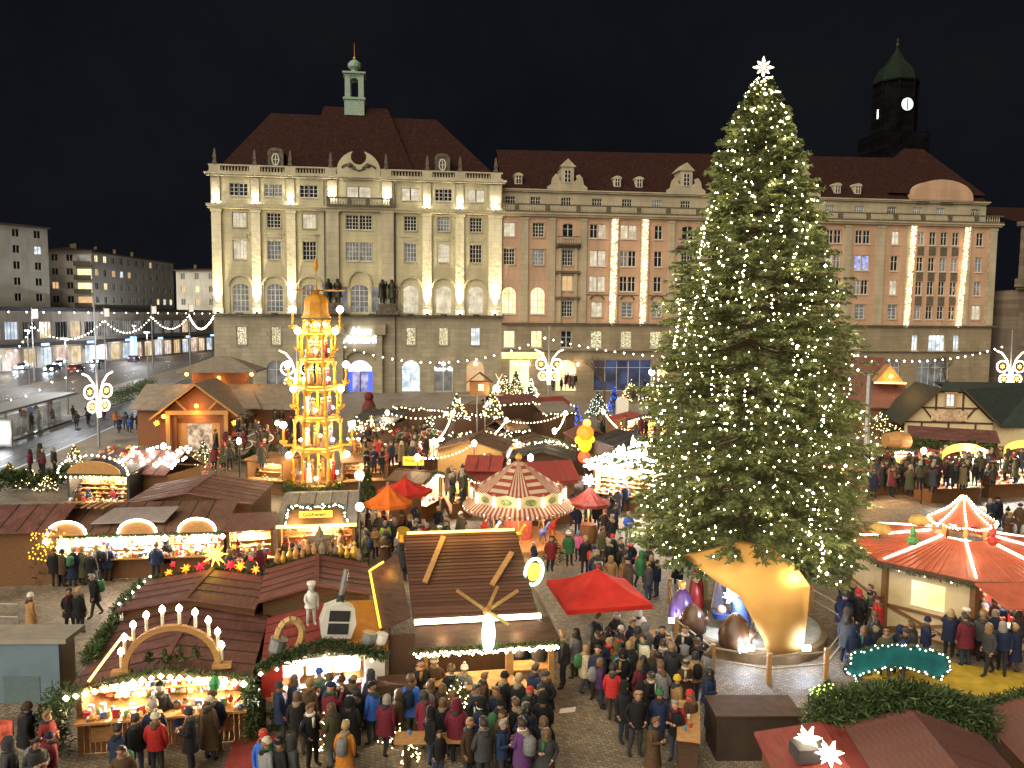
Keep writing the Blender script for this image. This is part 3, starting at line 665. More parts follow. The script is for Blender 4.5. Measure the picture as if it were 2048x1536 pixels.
rf = MB(); hip(rf, 63.5, 81.2, 1.5, 16.5, 33.0, 70.6, 74.2, 9, 42.0); rf.build('hip_roof', ROOFT, pink)
# bay oriels with small balcony and eaves
for c, w in bay:
    for z in (22.75,18.75,14.75): MB().box(c-2.0,c+2.0,-.55,-.003,z,z+.35).build('bay_hood', DARKST, pink)
    mb = MB(); mb.box(c-1.5,c-1.05,-.3,-.002,11.0,22.7); mb.box(c+1.05,c+1.5,-.3,-.002,11.0,22.7); mb.build('bay_surround', BEIGE, pink)
    mb = MB(); mb.box(c-1.9,c+1.9,-1.1,-.56,23.12,23.35); mb.box(c-1.9,c+1.9,-1.08,-.95,24.3,24.45); mb.build('balcony', DARKST, pink)
    mb = MB(); balusters(mb,c-1.9,c+1.9,-1.0,23.36,24.3,.35,.09); stuff(mb.build('baluster', BEIGE, pink))
# scroll dormers
for c in (8.7,28.1,47.8):
    mb = MB(); mb.box(c-1.0,c+1.0,1.0,5,31.87,35.4); mb.prism([(c-1.35,35.42),(c+1.35,35.42),(c,36.7)], .8, 5)
    for s in (-1,1):
        pr = [(c+s*1.0,31.87),(c+s*3.2,31.87),(c+s*3.2,32.3),(c+s*2.6,32.7),(c+s*2.4,33.7),(c+s*1.9,34.3),(c+s*1.35,34.1),(c+s*1.5,33.5),(c+s*1.0,33.1)]
        mb.prism(pr if s > 0 else pr[::-1], .9, 1.4)
    d = mb.build('scroll_dormer', BEIGE, pink); window(d, c, 33.0, 1.05, 1.95, PANE_DARK, arch=.2, nv=1, nh=2, y=.72, sill=False, rec=.2)
for x in (1.05,17.0,20.6,34,38,42,54.5,58.1):
    mb = MB(); mb.box(x-.6,x+.6,2.0,5,32.4,34.0); mb.prism(arch_pts(x-.75,x+.75,34.0,.45,8), 1.85, 5)
    d = mb.build('dormer', TRIM, pink); window(d, x, 32.7, .85, 1.35, PANE_DARK, nv=1, nh=1, y=1.72, sill=False, rec=.2)
mb = MB(); mb.prism([(67.0,31.87)]+[(72.6-5.6*math.cos(t),32.4+2.9*math.sin(t)) for t in np.linspace(.05,PI-.05,16)]+[(78.2,31.87)], .7, 3); mb.build('lunette_gable', PINK, pink)
mb = MB(); 
for x in (69.3,73.6): mb.prism([(x-1.2,31.3)]+arch_pts(x-1.2,x+1.2,31.35,.5,8)+[(x+1.2,31.3)], .95, 1.2)
mb.build('carved_relief', DARKST, pink)
# light curtains: four hanging nets of small bulbs
CURT = glow('curtain_bulb', (1.0,.68,.40), 3.2, False)
for k,(xa, xb) in enumerate(((16.15,15.9),(21.1,20.9),(67.0,66.4),(76.7,75.9))):
    n = 820; t = rng.uniform(0,1,n); x = xa+(xb-xa)*t+rng.uniform(-.48,.48,n); z = 27.4-t*16.7
    mb = MB()
    for i in range(n): mb.bulb((x[i],-.42+rng.normal(0,.04),z[i]), .055)
    stuff(mb.build('light_curtain', CURT, pink))
    for z in (13,17,21,25): lamp('curtain_light', pink, (xa+(xb-xa)*(27.4-z)/16.7,-.9,z), 26, (1,.66,.34), .3)
# cellar restaurant sign
mb = MB(); mb.box(-1.6,5.0,-.32,-.02,5.35,6.3); sg = mb.build('sign_board', glow('sign_yellow',(1.0,.78,.16),2.6), pink)
text_obj('lettering','Altmarktkeller',.95,.03,mat('sign_green',(.10,.12,.02),.6,.1),sg,(1.9,-.37,5.8))
for x in (.2,1.9,9.9): 
    MB().lathe([(.05,-.3),(.16,-.1),(.16,.2),(.05,.3)],8,(x+.6,-.3,4.4)).build('wall_lantern', glow('lantern_warm2',(1,.72,.36),6), pink)
    lamp('lantern_light', pink, (x+.6,-.8,4.4), 60, (1,.7,.35))
lamp('arch_light', pink, (8.7,.3,4.3), 160, (1,.68,.3), .2)

# ================================================================ church at the right edge and its dark tower
SOOT = stone_mat('sooty_sandstone', (0.15, 0.115, 0.088), 0.7, 1.6, 0.5, 0.25)
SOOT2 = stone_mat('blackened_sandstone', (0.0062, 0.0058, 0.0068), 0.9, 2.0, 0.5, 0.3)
church = thing('church_building', 'soot-stained sandstone church with tall arched windows beside the pink building', 'building', (0,126,0), FA_ROT)
mb = wall_open(MB(), 84.5, 112, 0, 17.0, [(86.2,90.0,9.2,15.2,1.9),(93.2,97.2,9.2,15.2,1.9),(100,104,9.2,15.2,1.9)], .7)
mb.poly([(84.5,0,0),(84.5,0,17),(84.5,20,17),(84.5,20,0)]); mb.build('wall', SOOT, church, (0,-3,0))
for c in (88.1,95.2,102):
    window(church, c, 9.2, 3.8, 6.0, PANE_DIM, arch=1.9, nv=3, nh=5, y=-3, rec=.5, sill=True)
    mb = MB()
    for (p,pz),(q,qz) in zip(*(lambda L:(L[:-1],L[1:]))(arch_pts(c-2.2,c+2.2,13.3,2.2,10))): mb.bar((p,-3.15,pz),(q,-3.15,qz),.4,.4,up=(0,1,0))
    mb.build('arch_hood', DARKST, church)
mb = MB(); mb.box(84,112,-3.8,-3,17.02,17.4); mb.box(83.7,112,-4.2,-3,17.45,18.0); mb.build('cornice', SOOT, church)
mb = wall_open(MB(), 84.8, 112, 18.05, 27.5, [(86,89.6,21,25,0),(93,97,21,25,0)], .5); mb.build('upper_wall', SOOT, church, (0,-2.4,0))
for c in (87.8,95): window(church, c, 21, 3.6, 4, PANE_DIM, nv=3, nh=3, y=-2.4, rec=.4)
mb = MB(); mb.box(84,112,-3.2,-2.4,27.52,28.2); mb.box(84.2,112,-2.9,-2.41,18.06,18.9); mb.box(85,85.8,-2.9,-2.41,18.9,27.5); mb.box(90.6,91.8,-2.9,-2.41,18.9,27.5); mb.box(90.4,92,-3.9,-3.02,0,17); mb.build('cornice', SOOT, church)
rf = MB(); rf.add([(84.5,-2.2,28.22),(112,-2.2,28.22),(112,14,33),(84.5,14,33)],[(0,1,2,3)]); rf.build('roof', ROOFT, church)
tw = thing('church_tower', 'dark church tower with green dome and lit clock face', 'tower', (atY(1797,219,190).x-.9,190,0), FA_ROT)
z1 = atY(1797,219,190).z
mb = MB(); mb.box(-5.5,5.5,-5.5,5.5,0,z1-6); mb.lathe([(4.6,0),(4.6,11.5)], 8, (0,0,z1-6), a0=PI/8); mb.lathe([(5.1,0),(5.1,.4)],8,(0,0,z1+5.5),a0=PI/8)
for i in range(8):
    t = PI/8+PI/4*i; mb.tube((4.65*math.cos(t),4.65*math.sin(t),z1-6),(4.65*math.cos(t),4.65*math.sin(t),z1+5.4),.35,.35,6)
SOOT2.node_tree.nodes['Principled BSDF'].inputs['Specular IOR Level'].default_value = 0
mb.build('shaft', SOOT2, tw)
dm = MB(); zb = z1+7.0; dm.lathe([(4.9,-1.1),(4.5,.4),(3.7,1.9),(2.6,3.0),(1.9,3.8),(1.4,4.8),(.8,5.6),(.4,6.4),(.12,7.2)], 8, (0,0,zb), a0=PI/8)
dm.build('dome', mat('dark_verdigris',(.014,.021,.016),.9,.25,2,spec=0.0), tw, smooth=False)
sp = MB(); sp.ball((0,0,zb+7.5),.4,8,5); sp.tube((0,0,zb+7.8),(0,0,zb+9.0),.1,.05,5); sp.box(-.4,.4,-.05,.05,zb+8.5,zb+8.62); sp.build('finial', mat('dull_gilding',(.05,.04,.015),.6,.2), tw)
ck = MB(); ck.lathe([(1.4,0),(1.4,.1)], 24, (0,0,0)); fc = ck.build('clock_face', glow('clock_glow',(.80,.95,.92),.65,False), tw, (0,-4.75,z1), (PI/2,0,0))
hd = MB(); hd.box(-.12,.12,-1.15,1.15,.12,.16); 
for i in range(12):
    t = PI/6*i; hd.bar((1.05*math.cos(t),1.05*math.sin(t),.14),(1.3*math.cos(t),1.3*math.sin(t),.14),.1,.04)
hd.build('clock_hands', METALD, fc)
MB().box(-6.9,-6.7,-4.5,-4.2,z1-3.4,z1-1.4).build('slit_light', glow('slit_light',(.8,.95,.92),1.2,False), tw)
# ================================================================ ground, street
def cobble_mat(name, col, size, var=0.3, depth=0.5, rough=0.75, wet=0.0):
    m, n, l = _nodes(name); b = n['Principled BSDF']
    tc = n.new('ShaderNodeTexCoord'); mp = n.new('ShaderNodeMapping'); mp.inputs['Rotation'].default_value = (0,0,.35); l.new(tc.outputs['Object'], mp.inputs['Vector'])
    br = n.new('ShaderNodeTexBrick'); br.inputs['Scale'].default_value = 1/size; br.inputs['Brick Width'].default_value = 1.0; br.inputs['Row Height'].default_value = .8
    br.inputs['Mortar Size'].default_value = .09; br.inputs['Mortar Smooth'].default_value = .6
    br.inputs['Color1'].default_value = (*[c*(1-var) for c in col],1); br.inputs['Color2'].default_value = (*[c*(1+var) for c in col],1); br.inputs['Mortar'].default_value = (*[c*.35 for c in col],1)
    nd = n.new('ShaderNodeTexNoise'); nd.inputs['Scale'].default_value = 1.2; l.new(tc.outputs['Object'], nd.inputs['Vector'])
    mx = n.new('ShaderNodeVectorMath'); mx.operation = 'MULTIPLY_ADD'; mx.inputs[1].default_value = (.25,.25,0); l.new(nd.outputs['Color'], mx.inputs[0]); l.new(mp.outputs['Vector'], mx.inputs[2]); l.new(mx.outputs[0], br.inputs['Vector'])
    nz = n.new('ShaderNodeTexNoise'); nz.inputs['Scale'].default_value = .45; nz.inputs['Detail'].default_value = 7; l.new(tc.outputs['Object'], nz.inputs['Vector'])
    mr = n.new('ShaderNodeMapRange'); mr.inputs['From Min'].default_value = .3; mr.inputs['From Max'].default_value = .7; mr.inputs['To Min'].default_value = .48; mr.inputs['To Max'].default_value = 1.3; l.new(nz.outputs['Fac'], mr.inputs['Value'])
    vm = n.new('ShaderNodeVectorMath'); vm.operation = 'SCALE'; l.new(br.outputs['Color'], vm.inputs[0]); l.new(mr.outputs['Result'], vm.inputs['Scale']); l.new(vm.outputs[0], b.inputs['Base Color'])
    r2 = n.new('ShaderNodeMapRange'); r2.inputs['From Min'].default_value = .35; r2.inputs['From Max'].default_value = .65; r2.inputs['To Min'].default_value = rough-.25; r2.inputs['To Max'].default_value = rough+.1; l.new(nz.outputs['Fac'], r2.inputs['Value']); l.new(r2.outputs['Result'], b.inputs['Roughness'])
    bp = n.new('ShaderNodeBump'); bp.invert = True; bp.inputs['Strength'].default_value = depth; bp.inputs['Distance'].default_value = .03; l.new(br.outputs['Fac'], bp.inputs['Height']); l.new(bp.outputs['Normal'], b.inputs['Normal'])
    MATS[name] = m; return m
COB = cobble_mat('cobbles', (0.25, 0.20, 0.145), 0.16)
PAVE = cobble_mat('pavement_slabs', (0.20, 0.185, 0.16), 0.6, .12, .15, .6)
ASPH = mat('asphalt', (0.045, 0.045, 0.047), 0.42, 0.25, 1.5, 0.25, 60)
PAINT = mat('road_paint', (0.55, 0.55, 0.52), 0.6, 0.15, 3)
def sheet(name, pts, z, m, kind='structure'):
    return tag(MB().poly([(p[0],p[1],z) for p in pts]).build(name, m), kind=kind)
g = sheet('ground', [(-600,-30),(600,-30),(600,1200),(-600,1200)], 0, COB); tag(g, 'grey-brown cobbled market square', kind='structure')
rd = Vector((-.172,.985,0)).normalized(); rn = Vector((-rd.y, rd.x, 0))*1.0   # street direction, its left normal
P0 = Vector((-37.3,58.3,0))
def lane(name, o0, o1, t0, t1, z, m):
    a = P0+rn*o0; b = P0+rn*o1
    return sheet(name, [a+rd*t0, a+rd*t1, b+rd*t1, b+rd*t0][::1], z, m)
lane('road', 0, 6.3, -60, 330, .004, ASPH)
k0 = P0+rn*6.3; kerb = MB(); kerb.slab([k0+rd*-60+Vector((0,0,.14)), k0+rd*-60+rn*9+Vector((0,0,.14)), k0+rd*90+rn*9+Vector((0,0,.14)), k0+rd*90+Vector((0,0,.14))], .139)
tag(kerb.build('pavement', PAVE), 'raised tram stop platform of pale slabs', kind='structure')
lane('road', 15.3, 29, -60, 330, .004, mat('tram_bed', (.085,.07,.055), .6, .25, 2, .3, 30))
lane('road', 29.6, 48, -60, 360, .006, ASPH)
k1 = P0+rn*48; pv = MB(); pv.slab([k1+rd*-60+Vector((0,0,.14)), k1+rd*-60+rn*16+Vector((0,0,.14)), k1+rd*340+rn*16+Vector((0,0,.14)), k1+rd*340+Vector((0,0,.14))], .13)
tag(pv.build('pavement', PAVE), 'pavement in front of the shops across the street', kind='structure')
mk = MB()
def strip(o0, o1, t0, t1, z=.010):
    a = P0+rn*o0; b = P0+rn*o1; mk.poly([tuple((a+rd*t0).xy)+(z,), tuple((a+rd*t1).xy)+(z,), tuple((b+rd*t1).xy)+(z,), tuple((b+rd*t0).xy)+(z,)])
strip(.25,.5,-50,300); strip(6.0,6.15,-50,300)
for t in range(-20,300,12): strip(38.5,38.7,t,t+6,.012); strip(33.5,33.65,t,t+6,.012)
tag(mk.build('road_markings', PAINT), 'white lines painted on the street', kind='structure')
rl = MB()
for o in (1.8,3.25,18.5,19.95,23.5,24.95):
    a = P0+rn*o; rl.bar(a+rd*-50+Vector((0,0,.012)), a+rd*300+Vector((0,0,.012)), .08, .012)
tag(rl.build('tram_rails', mat('worn_steel',(.35,.36,.38),.25,.1,5,metal=.9)), 'steel tram rails set in the street', kind='structure')
# planted hedge strip along the street
def hedge(name, label, a, b, w, h, n, cat='hedge'):
    a, b = Vector(a), Vector(b); d = (b-a); ln = d.length; d.normalize(); s = Vector((-d.y,d.x,0))
    A, D, S = np.array(a), np.array(d), np.array(s)
    def fn(n):
        t = rng.uniform(0,ln,(n,1)); u = rng.uniform(-w/2,w/2,(n,1)); z = h*np.sqrt(rng.uniform(.02,1,(n,1)))*(1+.12*np.sin(t*2.1)+.1*np.sin(t*5.3))
        return A+D*t+S*u+np.concatenate([0*t,0*t,z],1), np.concatenate([rng.normal(0,.6,(n,2)),rng.uniform(0,1,(n,1))],1)
    o = quads(name, needles(n, fn, .34, .05), NEEDLE); return tag(o, label, cat)
# ================================================================ far side of the street
APT = stone_mat('grey_render', (0.50, 0.48, 0.42), 3.0, 6.0, 0.15, 0.04)
APT2 = stone_mat('brownish_render', (0.46, 0.40, 0.33), 3.0, 6.0, 0.15, 0.04)
def apartment(label, a, b, h, z0, floors, ncol, m, depth=14, lit=.12, balc=None, roof=True):
    a, b = Vector(a), Vector(b); d = b-a; w = d.length; rz = math.atan2(d.y, d.x)
    t = thing('apartment_block', label, 'building', a, rz, 'apartment blocks across the street')
    fh = (h-z0)/floors; ops = []; wn = []
    for f in range(floors):
        for c in range(ncol):
            if balc and c in balc: continue
            x = w*(c+.5)/ncol; z = z0+fh*f+.35*fh; ops.append((x-.75,x+.75,z,z+.5*fh,0)); wn.append((x,z))
    mb = wall_open(MB(), 0, w, 0, h, ops, .25); mb.poly([(w,0,0),(w,depth,0),(w,depth,h),(w,0,h)]); mb.poly([(0,0,h),(w,0,h),(w,depth,h),(0,depth,h)]); mb.poly([(0,0,0),(0,0,h),(0,depth,h),(0,depth,0)]); mb.build('wall', m, t)
    for x, z in wn: window(t, x, z, 1.5, .5*fh, pick((PANE_DARK,1-lit),(PANE_WARM,lit*.5),(PANE_ORANGE,lit*.3),(PANE_COLD,lit*.15)), nv=1, nh=0, rec=.18, sill=False)
    if roof:
        MB().box(-.4,w+.4,-.6,0,h+.01,h+.35).build('eaves', DARKST, t)
        r = MB(); r.add([(-.3,-.5,h+.36),(w+.3,-.5,h+.36),(w+.3,depth,h+.36),(-.3,depth,h+.36),(1,depth/2,h+1.3),(w-1,depth/2,h+1.3)],[(0,1,5,4),(1,2,5),(2,3,4,5),(3,0,4)]); rr = r.build('roof', ROOFT, t)
        for k in range(max(1,int(w/9))): MB().box(3+k*9,4+k*9,depth*.4,depth*.4+.8,h+.8,h+2.4).build('chimney', DARKST, rr)
    for c in (balc or []):
        x = w*(c+.5)/ncol
        for f in range(floors):
            z = z0+fh*f; bb = MB(); bb.box(x-2,x+2,-1.3,-.01,z,z+.15); bb.box(x-2,x+2,-1.35,-1.25,z+.15,z+1.15); bb.build('balcony', DARKST, t)
            MB().box(x-1.6,x+1.6,-.05,-.004,z+.2,z+.8*fh).build('glass_door', PANE_ORANGE if f == 0 else pick((PANE_DIM,3),(PANE_WARM,1)), t)
    return t
apartment('tall pale apartment block at the edge of the street', (-124,158,0), (-107,186,0), 31, 13.2, 5, 7, APT)
apartment('lower apartment block with glazed balconies, one lit orange', (-112,194,0), (-101.8,195,0), 26.5, 13.2, 4, 3, APT2, balc=[2], lit=.3)
apartment('long apartment block receding along the street behind bare trees', (-101.8,195.2,0), (-99.8,237,0), 26.5, 13.2, 4, 11, APT, lit=.2)
apartment('low grey block at the far end of the street with two lit windows', (-112,268,0), (-82,262,0), 26, 9, 4, 6, APT, lit=.25)
# two-storey shopping arcade below them
SHOPL = [glow_room('shop_warm',(.6,.38,.16),(1.0,.82,.55),.7,.5), glow_room('shop_cold',(.35,.45,.6),(.9,.97,1.0),.75,.5), glow_room('shop_pink',(.6,.30,.26),(1.0,.85,.75),.7,.5)]
arc = thing('shopping_arcade', 'long low shopping arcade with lit shop windows and a dark flat roof', 'building', (-104,150,0), math.atan2(112,6.5))
aw = 112; sh = [(2+i*5.5, 6.2+i*5.5) for i in range(20)]
mb = wall_open(MB(), 0, aw, 0, 12.2, [(a,b,.3,4.3,0) for a,b in sh]+[(a,b,6.3,10,0) for a,b in sh], .4); mb.poly([(0,0,0),(0,0,12.2),(0,12,12.2),(0,12,0)]); mb.build('wall', APT2, arc)
for i,(a,b) in enumerate(sh):
    window(arc,(a+b)/2,.3,b-a,4.0,SHOPL[i%3],nv=2,nh=0,sill=False,rec=.3); window(arc,(a+b)/2,6.3,b-a,3.7,SHOPL[1] if i < 3 else pick((PANE_DIM,3),(PANE_DARK,3),(SHOPL[0],1)),nv=3,nh=0,sill=False,rec=.3)
MB().box(-1,aw,-3.2,0,4.9,5.5).build('canopy', METALD, arc); MB().box(-1,aw,-1.6,13,12.22,13.1).build('roof', METALD, arc)
bulbs(arc, [(1+i*5.5,-1.7,12.0) for i in range(20)], .16, WHITEB, 'eaves_light')
for i in range(0,20,3): MB().box(3+i*5.5,5.6+i*5.5,-3.3,-3.22,4.95,5.45).build('shop_sign', [glow('sign_blue2',(.2,.45,1),3,False),glow('sign_red2',(1,.1,.05),2.5,False),SIGNW][i%3], arc)
for i in (1,5,9,13,17): lamp('shop_light', arc, (4+i*5.5,-2.5,4.3), 380, (1,.86,.66), .5)
# ================================================================ stall kit
def fit(fl, fr, bl, h):
    """front-left, front-right, back-left roof corners measured in the photo at height h -> centre of the front on the ground, rotation, width, depth"""
    a, b, c = G(*fl, h), G(*fr, h), G(*bl, h)
    d = b-a; rz = math.atan2(d.y, d.x); n = Vector((-math.sin(rz), math.cos(rz), 0))
    m = (a+b)/2; return Vector((m.x, m.y, 0)), rz, d.length, abs((c-a).dot(n))
ROOFM = felt('maroon_roof_felt', (0.150, 0.060, 0.048))
ROOFB = felt('brown_roof_felt', (0.13, 0.066, 0.042))
ROOFR = felt('red_roof_sheet', (0.24, 0.040, 0.032), .25)
ROOFD = felt('dark_roof_felt', (0.040, 0.036, 0.036))
ROOFG = felt('grey_roof_felt', (0.22, 0.18, 0.155))
GOODS = per_island('stall_goods', [(.55,.06,.04),(.65,.45,.12),(.7,.62,.5),(.12,.25,.08),(.08,.12,.3),(.5,.22,.07),(.75,.7,.62),(.3,.03,.05),(.6,.35,.15)], .45)
def roof_chevron(mb, W, y0, y1, He, Hp, th=.07, m=0, xp=0.0):
    a, b = -W/2, W/2
    for x0, z0, x1, z1 in ((a,He,xp,Hp),(xp,Hp,b,He)):
        mb.slab([(x0,y0,z0),(x1,y0,z1),(x1,y1,z1),(x0,y1,z0)], th, m)
def roof_gable(mb, W, y0, y1, He, Hr, th=.07, m=0, ym=None):
    ym = (y0+y1)/2 if ym is None else ym
    mb.slab([(-W/2,y0,He),(W/2,y0,He),(W/2,ym,Hr),(-W/2,ym,Hr)], th, m); mb.slab([(-W/2,ym,Hr),(W/2,ym,Hr),(W/2,y1,He),(-W/2,y1,He)], th, m)
def goods(label, t, x0, x1, y, zs, n, size=.13, cat=None, depth=.35):
    mb = MB()
    for i in range(n):
        x = random.uniform(x0,x1); z = random.choice(zs); s = size*random.uniform(.45,1.25); yy = y+random.uniform(0,depth)
        k = random.random()
        if k < .4: mb.box(x-s/2,x+s/2,yy,yy+s*.7,z,z+s*random.uniform(.7,1.5))
        elif k < .7: mb.lathe([(s*.3,0),(s*.5,s*.35),(s*.35,s*.9),(.01,s*1.1)],6,(x,yy,z))
        else: mb.ball((x,yy,z+s*.45),s*.45,6,4)
    o = mb.build('souvenirs', GOODS); o.matrix_world = t_matrix(t); return tag(o, label, 'souvenirs', kind='stuff')
def t_matrix(t): return Matrix.Translation(t.location) @ Matrix.Rotation(t.rotation_euler.z, 4, 'Z')
def boards(t, x0, x1, y, z0, z1, m, wdt=.14, name='board'):
    """upright boards, one object each, sharing one mesh"""
    n = max(1, round((x1-x0)/wdt)); w = (x1-x0)/n
    me = None
    for i in range(n):
        x = x0+(i+.5)*w
        if me is None: o = MB().box(-w/2+.006,w/2-.006,-.012,.012,0,z1-z0).build(name, m, t, (x,y,z0)); me = o.data
        else: o = link(name, me, t, (x,y+random.uniform(-.004,.004),z0))
def stall(label, loc, rz, W, D, He=2.5, Hp=3.0, style='chevron', roof=None, wall=None, faces=True, light=120, lcol=(1,.80,.50), tube=True, counter=True, nboards=False, over=.35, group='wooden market stalls', name='market_stall', shelf=True, ngoods=60, glabel=None, bulb=None, gar=True, gcol=None, yo=.5):
    """wooden market booth. front at local y=0 (opening towards -y) or, faces=False, a closed back towards the viewer"""
    t = thing(name, label, 'stall', loc, rz, group)
    wall = wall or WOOD; roof = roof or ROOFM; a, b = -W/2+.12, W/2-.12
    r = MB()
    if style == 'chevron': roof_chevron(r, W, -over, D+.2, He, Hp)
    elif style == 'gable': roof_gable(r, W, -over, D+.2, He, Hp)
    else: r.slab([(-W/2,-over,He),(W/2,-over,He),(W/2,D+.2,Hp),(-W/2,D+.2,Hp)], .08)
    ro = r.build('roof', roof, t)
    if loc[1] < 62:     # felt laps and a worn ridge cap
        lapm = felt('dark_lap', (.055,.028,.022))
        nb_ = max(2, round((D+.2+over)/.75))
        for i in range(1, nb_):
            y = -over+(D+.2+over)*(i+random.uniform(-.16,.16))/nb_
            if style == 'chevron':
                for s in (-1,1): MB().bar((s*W/2,y,He+.012),(0,y+random.uniform(-.03,.03),Hp+.012),.05,.02).build('felt_lap', lapm, ro)
        if style == 'chevron': MB().bar((0,-over-.02,Hp+.02),(0,D+.22,Hp+.02),.16,.05).build('ridge_cap', roof, ro)
        if style == 'gable':
            for i in range(1, max(2,round(W/.8))):
                x = -W/2+.8*i
                if x < W/2-.2: MB().bar((x,-over,He+.012),(x+random.uniform(-.02,.02),(D+.2-over)/2,Hp+.012),.05,.02).build('felt_lap', lapm, ro)
    w = MB(); zt = He-.09; f0 = 0 if not faces else D-.06
    w.box(a,b,D-.06,D,0,zt); w.box(a,a+.06,.02,D-.08,0,zt); w.box(b-.06,b,.02,D-.08,0,zt)
    if not faces: w.box(a,b,.0,.06,0,zt)
    if style == 'chevron':
        for yy in ((.0,.05),(D-.05,D)): w.prism([(a,zt+.005),(b,zt+.005),(0,Hp-.1)], *yy)
    w.build('wall', wall, t)
    if faces:
        for x in (a+.05,b-.05): MB().box(x-.07,x+.07,-.08,.06,0,zt).build('post', wall, t)
        if counter:
            if nboards: boards(t, a+.13, b-.13, -.02, .02, .98, wall)
            else: MB().box(a+.13,b-.13,-.04,.0,.02,.98).build('front_panel', wall, t)
            MB().box(a,b,-.42,.35,1.0,1.06).build('counter', WOODL, t)
        if shelf:
            s = MB()
            sy = min(D-.1,1.25); MB().box(a+.07,b-.07,sy,sy+.04,0,zt-.02).build('display_wall', WOODL, t)
            for z in (1.3,1.58,1.86): s.box(a+.1,b-.1,sy-.38,sy-.005,z,z+.03)
            s.build('shelf', WOODL, t)
            if ngoods: goods(glabel or label+' goods', t, a+.2, b-.2, sy-.34, (1.08,1.33,1.61,1.89) if He > 2.2 else (1.08,1.33,1.61), int(ngoods*1.5), depth=.25)
            if ngoods: goods((glabel or label+' goods')+' on the counter', t, a+.1, b-.1, -.36, (1.07,), ngoods//2, .16, depth=.6)
        if tube:
            MB().tube((a+.3,.35,zt-.12),(b-.3,.35,zt-.12),.035,.035,6).build('lamp_tube', TUBE, t)
        if light:
            n = max(1, round(W/2.6))
            for i in range(n): lamp('stall_light', t, (a+(b-a)*(i+.5)/n, .55, zt-.35), 2.2*light/n*1.35, lcol, .2)
        edge = [(-W/2,-over-.03,He-.02),(0,-over-.03,Hp-.02),(W/2,-over-.03,He-.02)] if style == 'chevron' else [(-W/2,-over-.03,He-.02),(W/2,-over-.03,He-.02)]
        if gar: garland(t, edge, .13, 110)
        if bulb: bulbs(t, along([Vector(p)+Vector((0,-.12,-.14)) for p in edge], bulb[0]), bulb[1], bulb[2] if len(bulb) > 2 else WARM, 'bulb_row')
    return t
def on(t, x, y, z):
    """local point of a stall in the world"""
    return t_matrix(t) @ Vector((x,y,z))
def little_tree(label, loc, h, r, n=900, light=None, nl=60, lr=.035, cat='tree', pot=True, group='small decorated fir trees'):
    t = thing('small_fir_tree', label, cat, loc, random.uniform(0,6), group)
    def fn(n):
        u = rng.uniform(0,1,(n,1))**.75; z = h*(.12+.88*(1-u)); a = rng.uniform(0,2*PI,(n,1)); rr = r*u*np.sqrt(rng.uniform(.15,1,(n,1)))*(1+.15*np.sin(z*14))
        d = np.concatenate([np.cos(a),np.sin(a),-.15+0*a],1); return np.concatenate([rr*np.cos(a),rr*np.sin(a),z],1), d
    quads('crown', needles(n, fn, .18*max(1,h/2), .022*max(1,h/2)), NEEDLE, t)
    MB().tube((0,0,0),(0,0,h*.92),.05*h/2,.01,6).build('trunk', WOODD, t)
    if light:
        P = []
        for i in range(nl):
            u = random.random()**.6; a = random.uniform(0,6.28); rr = r*u**.9*1.02; jz = random.uniform(-.03,.03); P.append(((rr+jz)*math.cos(a+random.gauss(0,.4)),(rr+jz)*math.sin(a+random.gauss(0,.4)),h*(.12+.88*(1-u))+random.gauss(0,.05)*h/2))
        bulbs(t, P, lr, light)
    return t

# ================================================================ A: candle-arch stall
loc, rz, W, D = fit((145,1368),(505,1342),(270,1236), 2.0)
A = stall('maroon-roofed stall with a wooden candle arch on top and a row of warm bulbs', loc, rz, W, D, 2.0, 2.42, nboards=True, light=300, ngoods=170, bulb=(.24,.09), glabel='crowded shelves of small wooden Christmas ornaments under the candle arch')
fr = MB(); r0, r1 = 1.28, 1.12; n = 20
ang = np.linspace(0,PI,n+1)
for i in range(n):
    q = [(r*math.cos(t), r*math.sin(t)*.92) for r,t in ((r1,ang[i]),(r0,ang[i]),(r0,ang[i+1]),(r1,ang[i+1]))]
    fr.prism(q, -.08, .08)
fr.box(-1.55,-1.05,-.12,.12,-.12,0); fr.box(1.05,1.55,-.12,.12,-.12,0)
ca = thing('candle_arch', 'glowing wooden candle arch standing on the maroon stall roof', 'candle arch', on(A,.25,-.15,2.36), rz)
fr.build('arch', WOODL, ca)
for i in range(10):
    t = PI*(.02+.96*i/9); x, z = 1.3*math.cos(t), 1.3*math.sin(t)*.92
    cd = MB().tube((x,0,z),(x,0,z+.34),.045,.045,8).build('candle', mat('candle_wax',(.75,.68,.5),.5,.05), ca)
    MB().lathe([(.02,0),(.085,.07),(.07,.15),(.005,.22)],8,(x,0,z+.34)).build('flame', WHITEB, cd)
for i in range(4):
    x = -.6+.4*i; little_tree(f'tiny dark fir tree number {"one two three four".split()[i]} from the left inside the candle arch', on(A,.25+x,-.1,2.45), .45, .13, 60, pot=False, group='tiny trees inside the candle arch')
lh = MB(); lh.path([(-.1,0,0),(.3,0,.55),(.75,0,1.15)],.035,6); lh.path([(.75,0,1.15),(.85,0,1.2),(1.0,0,1.1)],.035,6)
o = lh.build('light_rod', LED, None, on(A,-W/2+.55,-.15,2.1), (0,0,rz)); tag(o,'slanted glowing rod at the edge of the candle arch stall','light')
garland(A, [(-W/2,-.3,1.95),(-W/2-.55,-.2,1.2),(-W/2-.5,0,.2)], .5, 420, .3, .035, 'fir_cladding'); garland(A, [(-W/2,D*.3,2.1),(-W/2-.3,D+.2,1.8)], .32, 300, .3, .035, 'fir_cladding')
garland(A, [(W/2-.1,-.25,1.9),(W/2,-.2,1.1),(W/2,-.1,.2)], .3, 300, .28, .035, 'fir_cladding')
